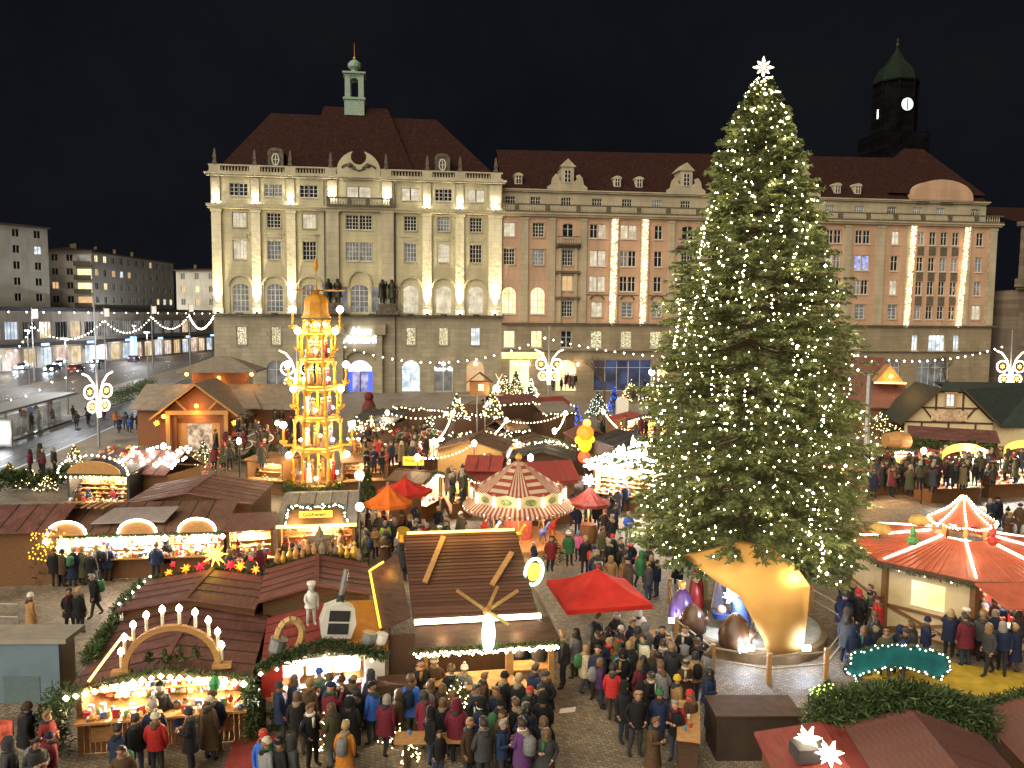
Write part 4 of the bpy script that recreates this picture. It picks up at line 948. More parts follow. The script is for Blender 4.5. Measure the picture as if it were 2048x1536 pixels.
for x in (-1.6,-.2,1.5): MB().box(x-.3,x+.3,-.075,-.045,.35,.75).build('panel', WOODL, A)

# ================================================================ B: bright white food stall with a stove and a cook figure on the roof
loc, rz, W, D = fit((523,1322),(768,1299),(565,1238), 2.05)
B = stall('white-lit food stall with a cook figure, stove and pots on its roof', loc, rz, W, D, 2.05, 2.38, roof=ROOFR, wall=mat('white_boards',(.6,.56,.5),.6,.08,4,.1), light=800, lcol=(1,.93,.84), nboards=True, ngoods=40, glabel='pots and trays in the white-lit food stall', bulb=(.45,.06))
wp = MB()
for i in range(3):
    for j in range(2): wp.box(-1.35+i*.85,-.62+i*.85,.78,.80,1.15+j*.42,1.5+j*.42)
wp.build('white_panel', WHITE, B)
for s, mm in ((-1,RED),(1,WHITE)): MB().box(s*(W/2-.3)-.3,s*(W/2-.3)+.3,-.25,-.2,1.05,2.15).build('banner', mm, B)
mb = MB()
for i in range(9): mb.box(-1.3+.3*i,-1.1+.3*i,-.46,-.44,1.25-.02*(i%2),1.33)
mb.build('menu_board', METALD, B)
MB().box(-.95,-.45,-.07,-.045,.45,.95).build('notice', WHITE, B)
garland(B, [(-W/2,-.4,2.05),(-.6,-.42,2.45),(0,-.44,2.6),(.6,-.42,2.45),(W/2,-.4,2.05)], .2, 260, .26, .032)
garland(B, [(-W/2+.1,-.08,.1),(W/2-.1,-.08,.1)], .2, 260, .24, .03, 'fir_cladding'); garland(B, [(-W/2+.1,-.08,.5),(W/2-.1,-.08,.5)], .2, 230, .24, .03, 'fir_cladding')
MB().slab([(.55,-.3,2.3),(W/2+.1,-.3,2.12),(W/2+.1,D,2.45),(.55,D,2.5)],.06).build('orange_roof_sheet', mat('orange_sheet',(.55,.22,.03),.55,.15,3), B)
sv = thing('toy_stove', 'big cream toy stove with two dark doors and a chimney on the food stall roof', 'stove', on(B,.35,.25,2.5), rz+.12)
mb = MB(); mb.prism([(-.42,0),(.42,0),(.52,.45),(.42,.9),(0,1.08),(-.42,.9),(-.52,.45)],-.22,.22); bo = mb.build('body', WHITE, sv)
for z in (.14,.52): MB().box(-.3,.3,-.245,-.222,z,z+.32).build('stove_door', METALD, sv)
MB().lathe([(.12,0),(.12,.25)],10,(0,.0,1.0)).build('collar', METALD, sv); MB().tube((0,0,1.2),(.06,0,2.0),.085,.085,10).build('chimney', METAL, sv)
sv.rotation_euler = (0,.14,rz+.1)
for k,(x,s) in enumerate(((-1.35,1.0),(1.25,.85),(1.62,.7))):
    p = MB(); p.lathe([(.2*s,0),(.24*s,.1*s),(.24*s,.42*s),(.26*s,.45*s)],12); o = p.build('pot', [METAL,METAL,WHITE][k], None, on(B,x,-.1,2.28), (0,.25,rz)); tag(o, ['steel pot tilted at the left end of the food stall roof','large steel pot beside the toy stove','small pale pot at the corner of the orange roof'][k], 'pot')
dn = MB(); pts = [(.34*math.cos(t),0,.5*math.sin(t)) for t in np.linspace(0,2*PI,15)]; dn.path(pts,.11,6); o = dn.build('pretzel_ring', mat('bread',(.45,.28,.12),.6,.2), None, on(B,-.95,-.1,2.75), (0,.2,rz)); tag(o,'oversized bread ring on the food stall roof','bread')

# ================================================================ C: mill-house mulled wine stall
loc, rz, W, D = fit((860,1272),(1132,1248),(835,1215), 2.35)
W = 3.7; rz = math.radians(9)
C3 = thing('mill_stall', 'tall wooden mill-house wine stall with shingled roof, windmill blades and bright eaves', 'stall', G(960,1418), rz, 'wooden market stalls')
SHING = mat('brown_shingle', (0.062, 0.027, 0.015), .6, .35, 2.2, .35, 18, kind='wood')
SHINGV = per_object('weathered_shingle', [(.085,.034,.020),(.115,.050,.030),(.098,.040,.026),(.135,.060,.036),(.075,.030,.019),(.105,.044,.024)], .6)
ey, ez, ry, rzz = -.25, 2.95, 2.1, 4.85      # eave and ridge of the big roof
L = math.hypot(ry-ey, rzz-ez); nb = 24; sl = math.atan2(rzz-ez, ry-ey); me = None
for i in range(nb):
    s = (i+.5)/nb
    if me is None:
        o = MB().box(-W/2,W/2,-L/nb*.66,L/nb*.66,0,.03).build('roof_board', SHINGV, C3, (-.25,0,0), (sl-.24,0,0)); me = o.data
    else: o = link('roof_board', me, C3, None, (sl-.24+random.uniform(-.03,.03),random.uniform(-.004,.004),0))
    o.location = (-.28*s+random.uniform(-.015,.015)-.12, ey+(ry-ey)*s, ez+(rzz-ez)*s)
MB().slab([(-W/2-.4,ry,rzz),(W/2-.4,ry,rzz),(W/2-.3,ry+2.3,ez),(-W/2-.3,ry+2.3,ez)],.06).build('back_roof', SHING, C3)
MB().slab([(-W/2-.18,ey,ez-.05),(W/2-.18,ey,ez-.05),(W/2-.4,ry,rzz-.05),(-W/2-.4,ry,rzz-.05)],.05).build('roof_deck', WOODD, C3)
MB().box(-W/2-.35,W/2-.45,ry-.06,ry+.06,rzz+.03,rzz+.14).build('ridge_board', WOOD, C3)
MB().tube((-W/2-.3,ry-.1,rzz+.17),(W/2-.5,ry-.1,rzz+.17),.045,.045,6).build('ridge_led', LED, C3)
lamp('ridge_light', C3, (-.9,ry-.55,rzz+.35), 14, (1,.62,.12), .1); lamp('ridge_light', C3, (.6,ry-.55,rzz+.35), 14, (1,.62,.12), .1)
MB().slab([(-W/2-.2,ey-.75,2.42),(W/2+.45,ey-.75,2.42),(W/2+.25,ey+.15,2.85),(-W/2-.1,ey+.15,2.85)],.06).build('lower_roof', SHING, C3)
MB().slab([(W/2-.25,ey+.1,2.95),(W/2+.55,ey-.4,2.35),(W/2+.6,ry+1.2,2.35),(W/2-.35,ry+.6,3.5)],.06).build('side_roof', WOODG, C3)
for k,(sx) in enumerate((0,)):
    lt = MB(); lt.slab([(-W/2-1.15,.4,2.5),(-W/2-.25,.1,3.0),(-W/2-.6,2.3,4.3),(-W/2-1.5,2.5,3.6)],.06); lt.build('lean_to_roof', SHING, C3)
    MB().path([(-W/2-1.15,.4,2.58),(-W/2-1.5,2.5,3.68),(-W/2-1.05,2.42,3.98)],.035,6).build('edge_led', LEDY, C3)
    lamp('edge_light', C3, (-W/2-1.0,1.8,3.9), 10, (1,.55,.08), .1)
w = MB(); w.box(-W/2,W/2,2.6,2.66,0,2.9); w.box(-W/2-.9,-W/2-.84,.2,2.6,0,2.4); w.box(-W/2-.9,-W/2+.1,.2,.26,0,2.4); w.prism([(-W/2-.2,2.9),(W/2-.2,2.9),(-.4,2.95)],2.4,2.5); w.build('wall', WOODD, C3)
for x in (-W/2+.15,.9): MB().box(x-.11,x+.11,-.12,.12,0,2.5).build('post', WOODL, C3)
for x in (W/2+.3,): MB().box(x-.08,x+.08,-.3,-.14,0,2.35).build('post', WOODL, C3)
boards(C3, -W/2+.2, .85, -.05, .02, 1.0, WOOD); MB().box(-W/2+.1,1.0,-.5,.3,1.02,1.08).build('counter', WOODL, C3)
MB().box(1.0,W/2+.35,.2,.9,1.0,1.06).build('side_counter', WOODL, C3); boards(C3, 1.0, W/2+.3, .3, .02, .98, WOODL)
MB().box(-W/2+.2,W/2-.3,2.45,2.58,1.0,2.4).build('back_panel', WOODL, C3)
ft = MB()
for i in range(int((W+.6)/.055)): 
    x = -W/2-.2+i*.055; ft.bulb((x, ey-.8+random.uniform(-.03,.03), 2.33-random.uniform(0,.13)), .046)
stuff(ft.build('fringe_lights', WARM, C3))
MB().box(-W/2-.15,W/2-.05,ey-.12,ey+.02,2.9,3.02).build('eave_light_box', TUBE, C3)
for x in (-1.2,0,1.0): lamp('eave_light', C3, (x,ey-.5,2.75), 9, (1,.78,.42), .15)
for x in (-1.1,.2,1.4): lamp('stall_light', C3, (x,.9,2.1), 95, (1,.72,.36), .2)
goods('mugs and bottles on the mill stall counter', C3, -1.4, .8, 2.0, (1.1,1.5,1.9), 50)
garland(C3, [(-W/2-.25,ey-.8,2.4),(W/2+.5,ey-.8,2.4)], .08, 120, .2, .026)
wm = thing('windmill_rotor', 'wooden windmill blades in front of the shingled mill roof', 'windmill', on(C3,.1,ey-.45,3.35), rz)
for a, ln in ((2.5,1.1),(.55,1.1),(-.6,.8),(1.15,.8)):
    d = Vector((math.cos(a),0,math.sin(a))); MB().bar(d*.05, d*ln, .09, .05, up=(0,1,0)).build('blade', WOODL, wm)
MB().ball((0,-.05,0),.13,8,5).build('hub', WOODL, wm)
gl = MB(); gl.lathe([(.10,-.75),(.16,-.6),(.2,-.2),(.16,.1),(.05,.35)],10); o = gl.build('green_lantern', glow('lantern_mint',(.55,1.0,.62),7), None, on(C3,.12,ey-.75,3.0)); tag(o,'glowing green bottle-shaped lantern hanging at the mill stall eaves','lantern')
for (x0,s0),(x1,s1),lb in (((-1.55,.38),(-.75,.93),'upper'),((.5,.32),(1.35,.70),'lower')):
    p0 = Vector((x0-.25*s0, ey+(ry-ey)*s0, ez+(rzz-ez)*s0+.16)); p1 = Vector((x1-.25*s1, ey+(ry-ey)*s1, ez+(rzz-ez)*s1+.16))
    MB().bar(p0,p1,.16,.08,up=(0,-.6,.8)).build('roof_ladder_beam', WOODL, C3)
ow = thing('neon_ring_sign', 'round yellow and green neon ring sign at the side of the mill stall', 'sign', on(C3,W/2-.02,1.0,3.9), rz+.5)
pts = [(.36*math.cos(t),0,.42*math.sin(t)) for t in np.linspace(0,2*PI,21)]; MB().path(pts,.05,6).build('ring', glow('neon_mint',(.45,1,.6),5,False), ow); MB().lathe([(.28,0),(.28,.04)],16,(0,0,0)).build('disc', glow('neon_gold',(1,.55,.05),2.2,False), ow, (0,.02,0), (PI/2,0,0))
bk = MB(); bk.lathe([(.16,0),(.2,.05),(.2,.35),(.22,.38)],10); o = bk.build('golden_bucket', GOLD, None, on(C3,-W/2-.45,ry+.3,rzz-.15), (.4,.2,0)); tag(o,'yellow bucket ornament at the mill roof corner','bucket')
hp = MB(); hp.box(-W/2-1.25,-W/2-.1,-.9,-.2,0,1.35); o = hp.build('hedge_box', WOODD, C3)
garland(C3, [(-W/2-1.2,-.95,.3),(-W/2-.1,-.95,.3)], .28, 420, .26, .03, 'fir_cladding'); garland(C3, [(-W/2-1.2,-.95,.95),(-W/2-.1,-.95,.95)], .28, 420, .26, .03, 'fir_cladding')

# ================================================================ E: stalls seen from behind
loc, rz, W, D = fit((238,1210),(516,1204),(262,1160), 2.55)
E1 = stall('brown-roofed stall seen from behind with glowing paper stars along its far eave', loc, rz, W, D, 2.5, 2.85, faces=False, roof=ROOFM)
cols5 = [glow('star_yellow',(1,.72,.05),5,False), glow('star_orange',(1,.22,.01),2.6,False), glow('star_red',(1,.01,.03),2.0,False)]
spec = [(.08,.5,.3,0,17),(-.95,.15,.2,1,11),(-1.55,.1,.16,1,11),(-.45,.12,.2,2,11),(.95,.2,.22,1,13),(1.5,.15,.17,1,11),(.6,.2,.2,2,11),(1.35,.55,.1,2,9),(-1.25,.75,.1,2,9),(-.75,.8,.12,1,9),(.75,.9,.13,1,9),(1.2,.85,.1,1,9),(-1.4,.4,.12,2,9),(-.2,.3,.14,2,9)]
for k,(x,dz,R_,ci,n) in enumerate(spec):
    z = 2.5+.35*(1-abs(x)/(W/2))+dz
    o = MB().spikes((0,0,0), R_*1.5 if k == 0 else R_, R_*.38, n, 0, k).build('paper_star', cols5[ci], None, on(E1,x,D+.25,z)); tag(o, ('largest ' if k == 0 else '')+['bright yellow','orange','red'][ci]+f' paper star at the stall eave, {"first second third fourth fifth sixth seventh eighth ninth tenth eleventh twelfth thirteenth fourteenth".split()[sorted(range(len(spec)),key=lambda q:spec[q][0]).index(k)]} from the left', 'star', 'paper stars on the stall eave')
    MB().tube((0,0,0),(0,0,-.3 if dz < .3 else .12),.008,.008,4).build('wire', METALD, o)
lamp('star_light', E1, (.08,D+.2,3.5), 20, (1,.6,.1), .2)
for i in range(5): 
    p = on(E1,-W/2-.05,-.25+i*.75,2.55)
bulbs(E1, [(-W/2-.03,.1+i*.55,2.55) for i in range(6)], .05, WHITEB)
garland(E1, [(-W/2,-.3,2.45),(-W/2-.2,D,2.4)], .25, 220, .28, .033, 'fir_cladding'); garland(E1,[(-W/2,D+.2,2.5),(0,D+.2,2.85),(W/2,D+.2,2.5)],.12,130)
loc, rz, W, D = fit((518,1196),(746,1180),(536,1141), 2.6)
E2 = stall('brown-roofed stall with a wooden star and garland goose ornaments on its ridge, seen from behind', loc, rz, W, D, 2.6, 3.05, faces=False, roof=mat('brick_red_felt',(.17,.06,.045),.6,.25,1.6,.2,12), wall=WOOD)
o = MB().star((0,0,0),.62,.27,5,.07).build('wooden_star', WOODG, None, on(E2,.1,D+.25,3.55), (0,0,rz)); tag(o,'big plain five-pointed wooden star on a stall ridge','star')
for i in range(14):
    x = -W/2+.25+(W-.4)*(i+random.uniform(.2,.8))/14; s = random.uniform(.7,1.2); an = MB()
    an.lathe([(.02,0),(.13*s,.06),(.15*s,.25*s),(.05,.45*s),(.07*s,.52*s),(.005,.62*s)],8); o = an.build('roof_figure', random.choice([WOODG,WOODL,GOLD]), None, on(E2,x,D+.2+random.uniform(0,.2),2.6+.45*(1-abs(x)/(W/2)))); tag(o,f'small carved figure on the ridge with the wooden star, {"first second third fourth fifth sixth seventh eighth ninth tenth eleventh twelfth thirteenth fourteenth".split()[i]} from left','figurine','carved figures along the ridge')
garland(E2,[(-W/2,D+.25,2.65),(0,D+.25,3.1),(W/2,D+.25,2.65)],.14,150)
MB().box(-W/2+.15,W/2-.15,-.012,-.004,.05,2.45).build('back_wall', mat('brown_boards',(.13,.075,.03),.7,.25,3,.2,kind='wood'), E2)

# ================================================================ F: long ornament stall, G booth, H mulled wine stall
loc, rz, W, D = fit((102,1070),(452,1060),(140,1018), 2.12)
F1 = stall('long stall with arched light gables and shelves of sparkling ornaments', loc, rz, W, D+1.2, 2.12, 2.85, style='gable', light=1100, lcol=(1,.86,.66), ngoods=420, bulb=(.62,.14,WHITEB), glabel='sparkling Christmas ornaments filling the long stall', roof=ROOFB)
for x in (-2.9,0.05,2.6):
    g_ = MB(); g_.prism(arch_pts(x-.75,x+.75,2.19,.55,10),-.5,-.42); gg = g_.build('arched_gable', WOODL, F1)
    ap = arch_pts(x-.8,x+.8,2.25,.58,10); MB().path([(p,-.52,z) for p,z in ap],.05,6).build('arch_led', WHITEB, gg)
MB().slab([(-2.2,.3,2.52),(1.0,.3,2.52),(1.3,1.7,2.89),(-1.6,1.7,2.89)],.03).build('tarpaulin', mat('grey_tarp',(.26,.22,.21),.5,.15,4), F1)
MB().lathe([(.32,0),(.3,.5)],10,(-1.0,.4,1.4)).build('turquoise_lamp', glow('turquoise',(.15,.9,.85),2.5,False), F1)
garland(F1,[(-W/2-.4,-.1,.2),(-W/2-.2,0,2.4)],.55,420,.3,.035,'fir_cladding')
loc, rz, W, D = fit((246,1003),(509,1000),(262,978), 2.7)
stall('maroon chevron-roofed stall behind the long ornament stall', loc, rz, W, D+1.5, 2.6, 3.2, faces=False)
loc, rz, W, D = fit((448,1058),(552,1052),(455,1030), 2.4)
Gb = stall('small booth with a bright yellow window beside the long ornament stall', loc, rz, W, 1.8, 2.4, 2.6, style='flat', light=260, lcol=(1,.82,.5), ngoods=20, gar=False, glabel='gingerbread in the small yellow booth')
MB().box(-W/2+.2,W/2-.2,1.68,1.72,1.2,2.1).build('bright_panel', glow('panel_yellow',(1,.8,.42),1.2,False), Gb)
loc, rz, W, D = fit((552,1046),(714,1041),(566,985), 2.25)
Hs = stall('mulled wine stall with glowing strip eave, flowery sign and a pale roof', loc, rz, W, D, 2.25, 2.95, style='gable', roof=ROOFG, light=260, lcol=(1,.72,.40), ngoods=50, gar=False, glabel='bottles and mugs in the mulled wine stall')
MB().box(-W/2,W/2,-.48,-.38,2.1,2.22).build('eave_led', LED, Hs)
for x in (-1,1): lamp('eave_light', Hs, (x,-.8,2.2), 40, (1,.7,.32), .15)
sb = MB(); sb.prism([(-1.35,2.28),(1.35,2.28),(1.2,3.1),(-1.2,3.1)],-.42,-.36); sb.build('sign_backboard', WOOD, Hs)
s2 = MB().box(-.75,.75,-.5,-.44,2.58,2.88).build('sign', glow('sign_amber',(1.0,.62,.06),1.2,False), Hs); text_obj('lettering','Glühwein',.28,.01,METALD,s2,(-.05,-.515,2.72),bold=.006)
garland(Hs,[(-1.4,-.5,2.32),(-1.2,-.5,3.1),(1.2,-.5,3.1),(1.4,-.5,2.32)],.12,160); bulbs(Hs, along([(-1.4,-.56,2.32),(-1.2,-.56,3.1),(1.2,-.56,3.1),(1.5,-.56,2.32)],.12),.04,WHITEB,jitter=.05)
pl = thing('lantern_post', 'double globe lamp post at the corner of the mulled wine stall', 'lamp post', on(Hs,W/2+.15,-.6,0)); MB().tube((0,0,0),(0,0,4.4),.05,.04,8).build('pole', METALD, pl)
for z, r_ in ((4.55,.22),(3.05,.2)): MB().ball((0,0,z),r_,10,6).build('globe', glow('globe_greenish',(.95,1.0,.85),9), pl)
lamp('globe_light', pl, (0,-.35,4.5), 70, (.95,1,.85), .2)

# ================================================================ umbrellas
def canopy(name, label, c, pts, apex, m, pole=True, cat='umbrella', wavy=.0):
    t = thing(name, label, cat, (c[0],c[1],0), 0, 'market umbrellas'); C0 = Vector((c[0],c[1],0))
    P = [Vector(p)-C0 for p in pts]; A_ = Vector(apex)-C0; n = len(P); me = None
    for i in range(n):
        a, b = P[i], P[(i+1)%n]; mb = MB(); rows = []
        for j in range(5):
            s = j/4; q = 1-.10*math.sin(PI*s)
            rows.append([(A_.lerp(a,s)-Vector((0,0,.10*math.sin(PI*s)))), A_.lerp((a+b)/2,s)-Vector((0,0,.17*math.sin(PI*s)-.0)), (A_.lerp(b,s)-Vector((0,0,.10*math.sin(PI*s))))])
        vs = [tuple(v) for r in rows for v in r]; fs = []
        for j in range(4):
            for k in range(2): fs.append((j*3+k,j*3+k+1,(j+1)*3+k+1,(j+1)*3+k))
        lo = len(vs); vs += [(v[0],v[1],v[2]-.16) for v in rows[4]]; fs += [(12+k,13+k,lo+k+1,lo+k) for k in range(2)]
        mb.add(vs, fs).build('panel', m, t, smooth=False)
    if pole: MB().tube((A_.x,A_.y,0),(A_.x,A_.y,A_.z),.04,.04,8).build('pole', WOODL, t)
    MB().ball((A_.x,A_.y,A_.z+.06),.07,8,5).build('finial', m, t)
    return t
REDC = mat('red_canvas', (0.46, 0.030, 0.022), .85, .22, 1.6, .5, 4, spec=.15)
ORGC = mat('orange_canvas', (0.58, 0.125, 0.02), .85, .2, 1.6, .5, 4, spec=.15)
p4 = [G(1093,1160,2.55), G(1134,1221,2.55), G(1306,1209,2.55), G(1248,1156,2.55)]; cc = sum(p4, Vector())/4
canopy('market_umbrella', 'large square red umbrella in the open beside the mill stall', cc, p4, (cc.x,cc.y,3.4), REDC)
c0 = G(770,1012,2.5); c0 = Vector((c0.x,c0.y+1.1,0))
canopy('market_umbrella','orange octagonal umbrella with golden tip beside the mulled wine stall', c0, [c0+Vector((1.25*math.cos(t),1.25*math.sin(t),2.45)) for t in np.arange(8)*PI/4+.2], c0+Vector((0,0,3.35)), ORGC)
c1 = c0+Vector((.5,2.6,0)); canopy('market_umbrella','red umbrella partly behind the orange one', c1, [c1+Vector((1.5*math.cos(t),1.5*math.sin(t),2.5)) for t in np.arange(8)*PI/4+.2], c1+Vector((0,0,3.2)), REDC)
lamp('umbrella_light', None, tuple(c0+Vector((0,-.2,2.2))), 45, (1,.7,.36), .1)
c2 = G(1176,1084); mu = canopy('mushroom_umbrella','dark mushroom-shaped umbrella with red underside lit from below', c2, [c2+Vector((1.15*math.cos(t),1.15*math.sin(t),2.2)) for t in np.arange(10)*PI/5], c2+Vector((0,0,3.0)), mat('dark_red_felt',(.20,.028,.022),.7,.4,3))
lamp('mushroom_light', mu, (0,-.25,1.7), 60, (1,.5,.25), .1)
MB().lathe([(.42,0),(.5,.4),(.5,.6),(.42,1.0)],12).build('barrel', WOOD, mu)
o = MB().spikes((0,0,0),.36,.15,17).build('white_star_lamp', WHITEB, None, c2+Vector((0,0,3.35))); tag(o,'blazing white star lamp on top of the mushroom umbrella','star'); MB().tube((0,0,0),(0,0,-.3),.02,.02,4).build('stem', METALD, o)
lamp('star_light', None, tuple(c2+Vector((0,-.5,3.5))), 60, (1,.95,.85), .2)

# ================================================================ carousel
cc = Vector((.38,41.6,0)); car = thing('carousel', 'children carousel with red and white striped cone roof and painted lit panels', 'carousel', cc)
STR = [mat('stripe_red',(.26,.04,.028),.7,.12,4), mat('stripe_cream',(.46,.37,.26),.7,.1,4)]
def striped(mb, r0, z0, r1, z1, nseg, ns, mode='chev'):
    for i in range(nseg):
        a0, a1 = 2*PI*i/nseg, 2*PI*(i+1)/nseg
        p = [Vector((r*math.cos(a),r*math.sin(a),z)) for r,z,a in ((r0,z0,a0),(r0,z0,a1),(r1,z1,a1),(r1,z1,a0))]
        for j in range(ns):
            s0, s1 = j/ns, (j+1)/ns
            mb.poly([p[0].lerp(p[1],s0),p[0].lerp(p[1],s1),p[3].lerp(p[2],s1),p[3].lerp(p[2],s0)], j%2)
rf = MB()
for i in range(12):           # each cone panel carries chevron stripes
    a0, a1 = 2*PI*i/12+.26, 2*PI*(i+1)/12+.26; A_ = Vector((0,0,4.5)); a = Vector((2.35*math.cos(a0),2.35*math.sin(a0),2.95)); b = Vector((2.35*math.cos(a1),2.35*math.sin(a1),2.95))
    ns = 11
    for j in range(ns):
        s0, s1 = j/ns, (j+1)/ns
        if i % 2 == 0: rf.poly([A_.lerp(a,1),a.lerp(b,s0),a.lerp(b,s1)] if False else [A_, a.lerp(b,s0), a.lerp(b,s1)], j%2)
        else: rf.poly([A_.lerp(b,s0),A_.lerp(a,s0),A_.lerp(a,s1),A_.lerp(b,s1)], j%2)
rf.build('roof', STR, car)
br = MB(); striped(br, 2.45, 2.45, 2.95, 2.12, 24, 6); striped(br, 2.95, 2.12, 2.95, 1.95, 24, 6); br.build('striped_brim', STR, car)
for i in range(12):
    a = 2*PI*(i+.5)/12; n_ = Vector((math.cos(a),math.sin(a),0)); m_ = n_*2.38+Vector((0,0,2.45)); s_ = Vector((-n_.y,n_.x,0))
    mb = MB(); w_ = .58; mb.poly([m_-s_*w_,m_+s_*w_,m_+s_*w_+Vector((0,0,.5)),m_+Vector((0,0,.62)),m_-s_*w_+Vector((0,0,.5))][::1],0)
    p_ = mb.build('painted_panel', mat('panel_cream',(.62,.5,.30),.6,.1,4), car)
    q_ = MB(); c_ = m_+n_*.02+Vector((0,0,.26)); q_.poly([c_+s_*(.3*math.cos(t))+Vector((0,0,.17*math.sin(t))) for t in np.linspace(0,2*PI,12,endpoint=False)]); q_.build('painting', mat('panel_picture',(.22,.26,.10),.6,.8,9), p_)
    e_ = n_.copy(); a2 = 2*PI*i/12; e_ = Vector((math.cos(a2),math.sin(a2),0)); 
    pc = e_*2.48; MB().box(pc.x-.06,pc.x+.06,pc.y-.06,pc.y+.06,2.45,2.95).build('light_post', TUBE, car); MB().ball((pc.x,pc.y,3.02),.08,8,5).build('knob', WOODL, car)
MB().lathe([(.02,.35),(.14,.25),(.18,.1),(.12,0)],10,(0,0,4.48)).build('crown_finial', GOLD, car)
MB().lathe([(2.6,0),(2.6,.25),(2.55,.3)],32).build('platform', WOODL, car)
cp = MB(); cp.lathe([(.75,.3),(.75,2.0),(.9,2.4)],12); cp.build('centre_drum', mat('drum_red',(.45,.12,.08),.5,.3,5), car)
MB().lathe([(2.5,2.1),(.7,2.35)],24).build('ceiling', mat('ceiling_cream',(.6,.4,.3),.6,.1), car)
for i in range(8):
    a = 2*PI*i/8; x, y = 1.8*math.cos(a), 1.8*math.sin(a)
    MB().tube((x,y,.3),(x,y,2.2),.03,.03,6).build('pole', GOLD, car)
    h_ = MB(); h_.ball((x,y,.95),.22,8,5,sz=.75); h_.tube((x+.1,y,1.05),(x+.28,y,1.4),.09,.06,6); h_.ball((x+.33,y,1.42),.09,6,4)
    for lx in (-.1,.1): h_.tube((x+lx,y-.05,.85),(x+lx*1.6,y-.05,.45),.04,.03,5); h_.tube((x+lx,y+.05,.85),(x+lx*1.6,y+.05,.45),.04,.03,5)
    h_.build('ride_horse', [RED,WHITE,GOLD,mat('ride_blue',(.08,.12,.35),.4,.1)][i%4], car)
for a in (-2.2,-1.57,-.9): lamp('carousel_light', car, (1.9*math.cos(a),1.9*math.sin(a),1.85), 70, (1,.66,.45), .15)
bulbs(car, [(2.9*math.cos(t),2.9*math.sin(t),2.08) for t in np.linspace(0,2*PI,40,endpoint=False)], .045, WARM)
for i in range(8):
    a = -PI/2+(i-3.5)*.42; lamp('panel_light', car, (2.75*math.cos(a),2.75*math.sin(a),2.75), 7, (1,.75,.45), .06) if i % 2 else None

# ================================================================ stepped Christmas pyramid
pc = Vector((-13.1,53.6,0)); py = thing('christmas_pyramid', 'tall glowing six-tier wooden Christmas pyramid with candles and rotor', 'christmas pyramid', pc, .12)
YEL = mat('pyramid_yellow', (0.66, 0.36, 0.04), .5, .16, 4, .15, 20)
YELD = mat('pyramid_amber', (0.60, 0.27, 0.02), .5, .16, 4)
def pz(y): return atY(642,y,53.6).z
lev = [(962,1.68),(890,1.52),(830,1.34),(770,1.16),(715,1.0),(660,.8)]     # photo height of each floor, its radius
tops = [890,830,770,715,660,632]
FIG = [mat('fig_red',(.5,.06,.04),.5,.1), WHITE, WOODL, WOODL, mat('fig_blue',(.12,.14,.3),.5,.1)]
for k,((yf,R_),yt) in enumerate(zip(lev,tops)):
    z0, z1 = pz(yf), pz(yt); N = 6
    fl = MB(); fl.lathe([(R_*1.06,0),(R_*1.14,.08),(R_*1.14,.2),(R_*1.02,.28)],N,(0,0,z0-.28),a0=0); fo = fl.build('tier_floor', YEL, py)
    mid = MB().lathe([(R_*.97,0),(R_*.97,.04)],N,(0,0,z0+.002)); mid.build('tier_deck', mat('deck_brown',(.2,.1,.05),.6,.2), py)
    for i in range(N):
        a = PI/3*i; x, y = R_*math.cos(a), R_*math.sin(a); h = z1-z0-.3
        MB().lathe([(.13,0),(.13,.25),(.08,.35),(.1,h*.5),(.08,h*.8),(.14,h*.95),(.14,h)],8,(x,y,z0+.045)).build('column', YEL, py)
        b = PI/3*(i+1); x2, y2 = R_*math.cos(b), R_*math.sin(b); ar = MB(); P1, P2 = Vector((x,y,0)), Vector((x2,y2,0)); nn = 6
        vs = []
        for q in range(nn+1):
            s = q/nn; p = P1.lerp(P2,s); zz = z1-.32-(.55*(abs(2*s-1)**2.2)); vs += [(p.x,p.y,zz),(p.x,p.y,z1-.28)]
        ar.add(vs,[(2*q,2*q+2,2*q+3,2*q+1) for q in range(nn)]).build('arch_board', YEL, py)
    for i in range(9):
        a = 2*PI*i/9+k*.5; rr = R_*.6; x, y = rr*math.cos(a), rr*math.sin(a); s = min(.95,(z1-z0)*.42)
        f_ = MB(); f_.lathe([(.14*s,0),(.22*s,.05),(.2*s,.45*s),(.13*s,.95*s),(.16*s,1.0*s),(.06*s,1.15*s)],7,(x,y,z0+.05)); f_.ball((x,y,z0+.05+1.28*s),.15*s,7,5,0)
        f_.build('carved_figure', FIG[(i+k)%5], py)
    MB().tube((0,0,z0+.05),(0,0,z1-.28),.09,.09,8).build('spindle', YELD, py)
    for a in (-2.1,-1.05,0.0): lamp('tier_light', py, (R_*.72*math.cos(a),R_*.72*math.sin(a),z1-.55), 170, (1,.74,.30), .15)
    for i in range(3):
        a = PI/6+PI/3*(i*2+(k%2))-.0
        x, y = R_*.8*math.cos(a), R_*.8*math.sin(a); MB().ball((x,y,z0+.45),.12,8,5).build('bulb', WHITEB, py)
    # candles on brackets
    if k in (0,1,3,5,2,4):
        for sgn in (-1,1):
            ext = R_*1.0+(.75 if k in (1,3,5) else .22); zc_ = z0+.1 if k in (1,3,5) else z0+.5
            MB().box(min(sgn*R_*.9,sgn*ext),max(sgn*R_*.9,sgn*ext),-.09,.09,zc_-.16,zc_-.02).build('bracket', YEL, py)
            MB().lathe([(.16,0),(.26,.1),(.28,.24)],8,(sgn*ext,0,zc_-.02)).build('candle_cup', YEL, py)
            cnd = MB().tube((sgn*ext,0,zc_+.2),(sgn*ext,0,zc_+1.1),.075,.075,8).build('candle', YEL, py)
            MB().ball((sgn*ext,0,zc_+1.28),.24,10,6).build('flame', WHITEB, cnd)
zt = pz(632)
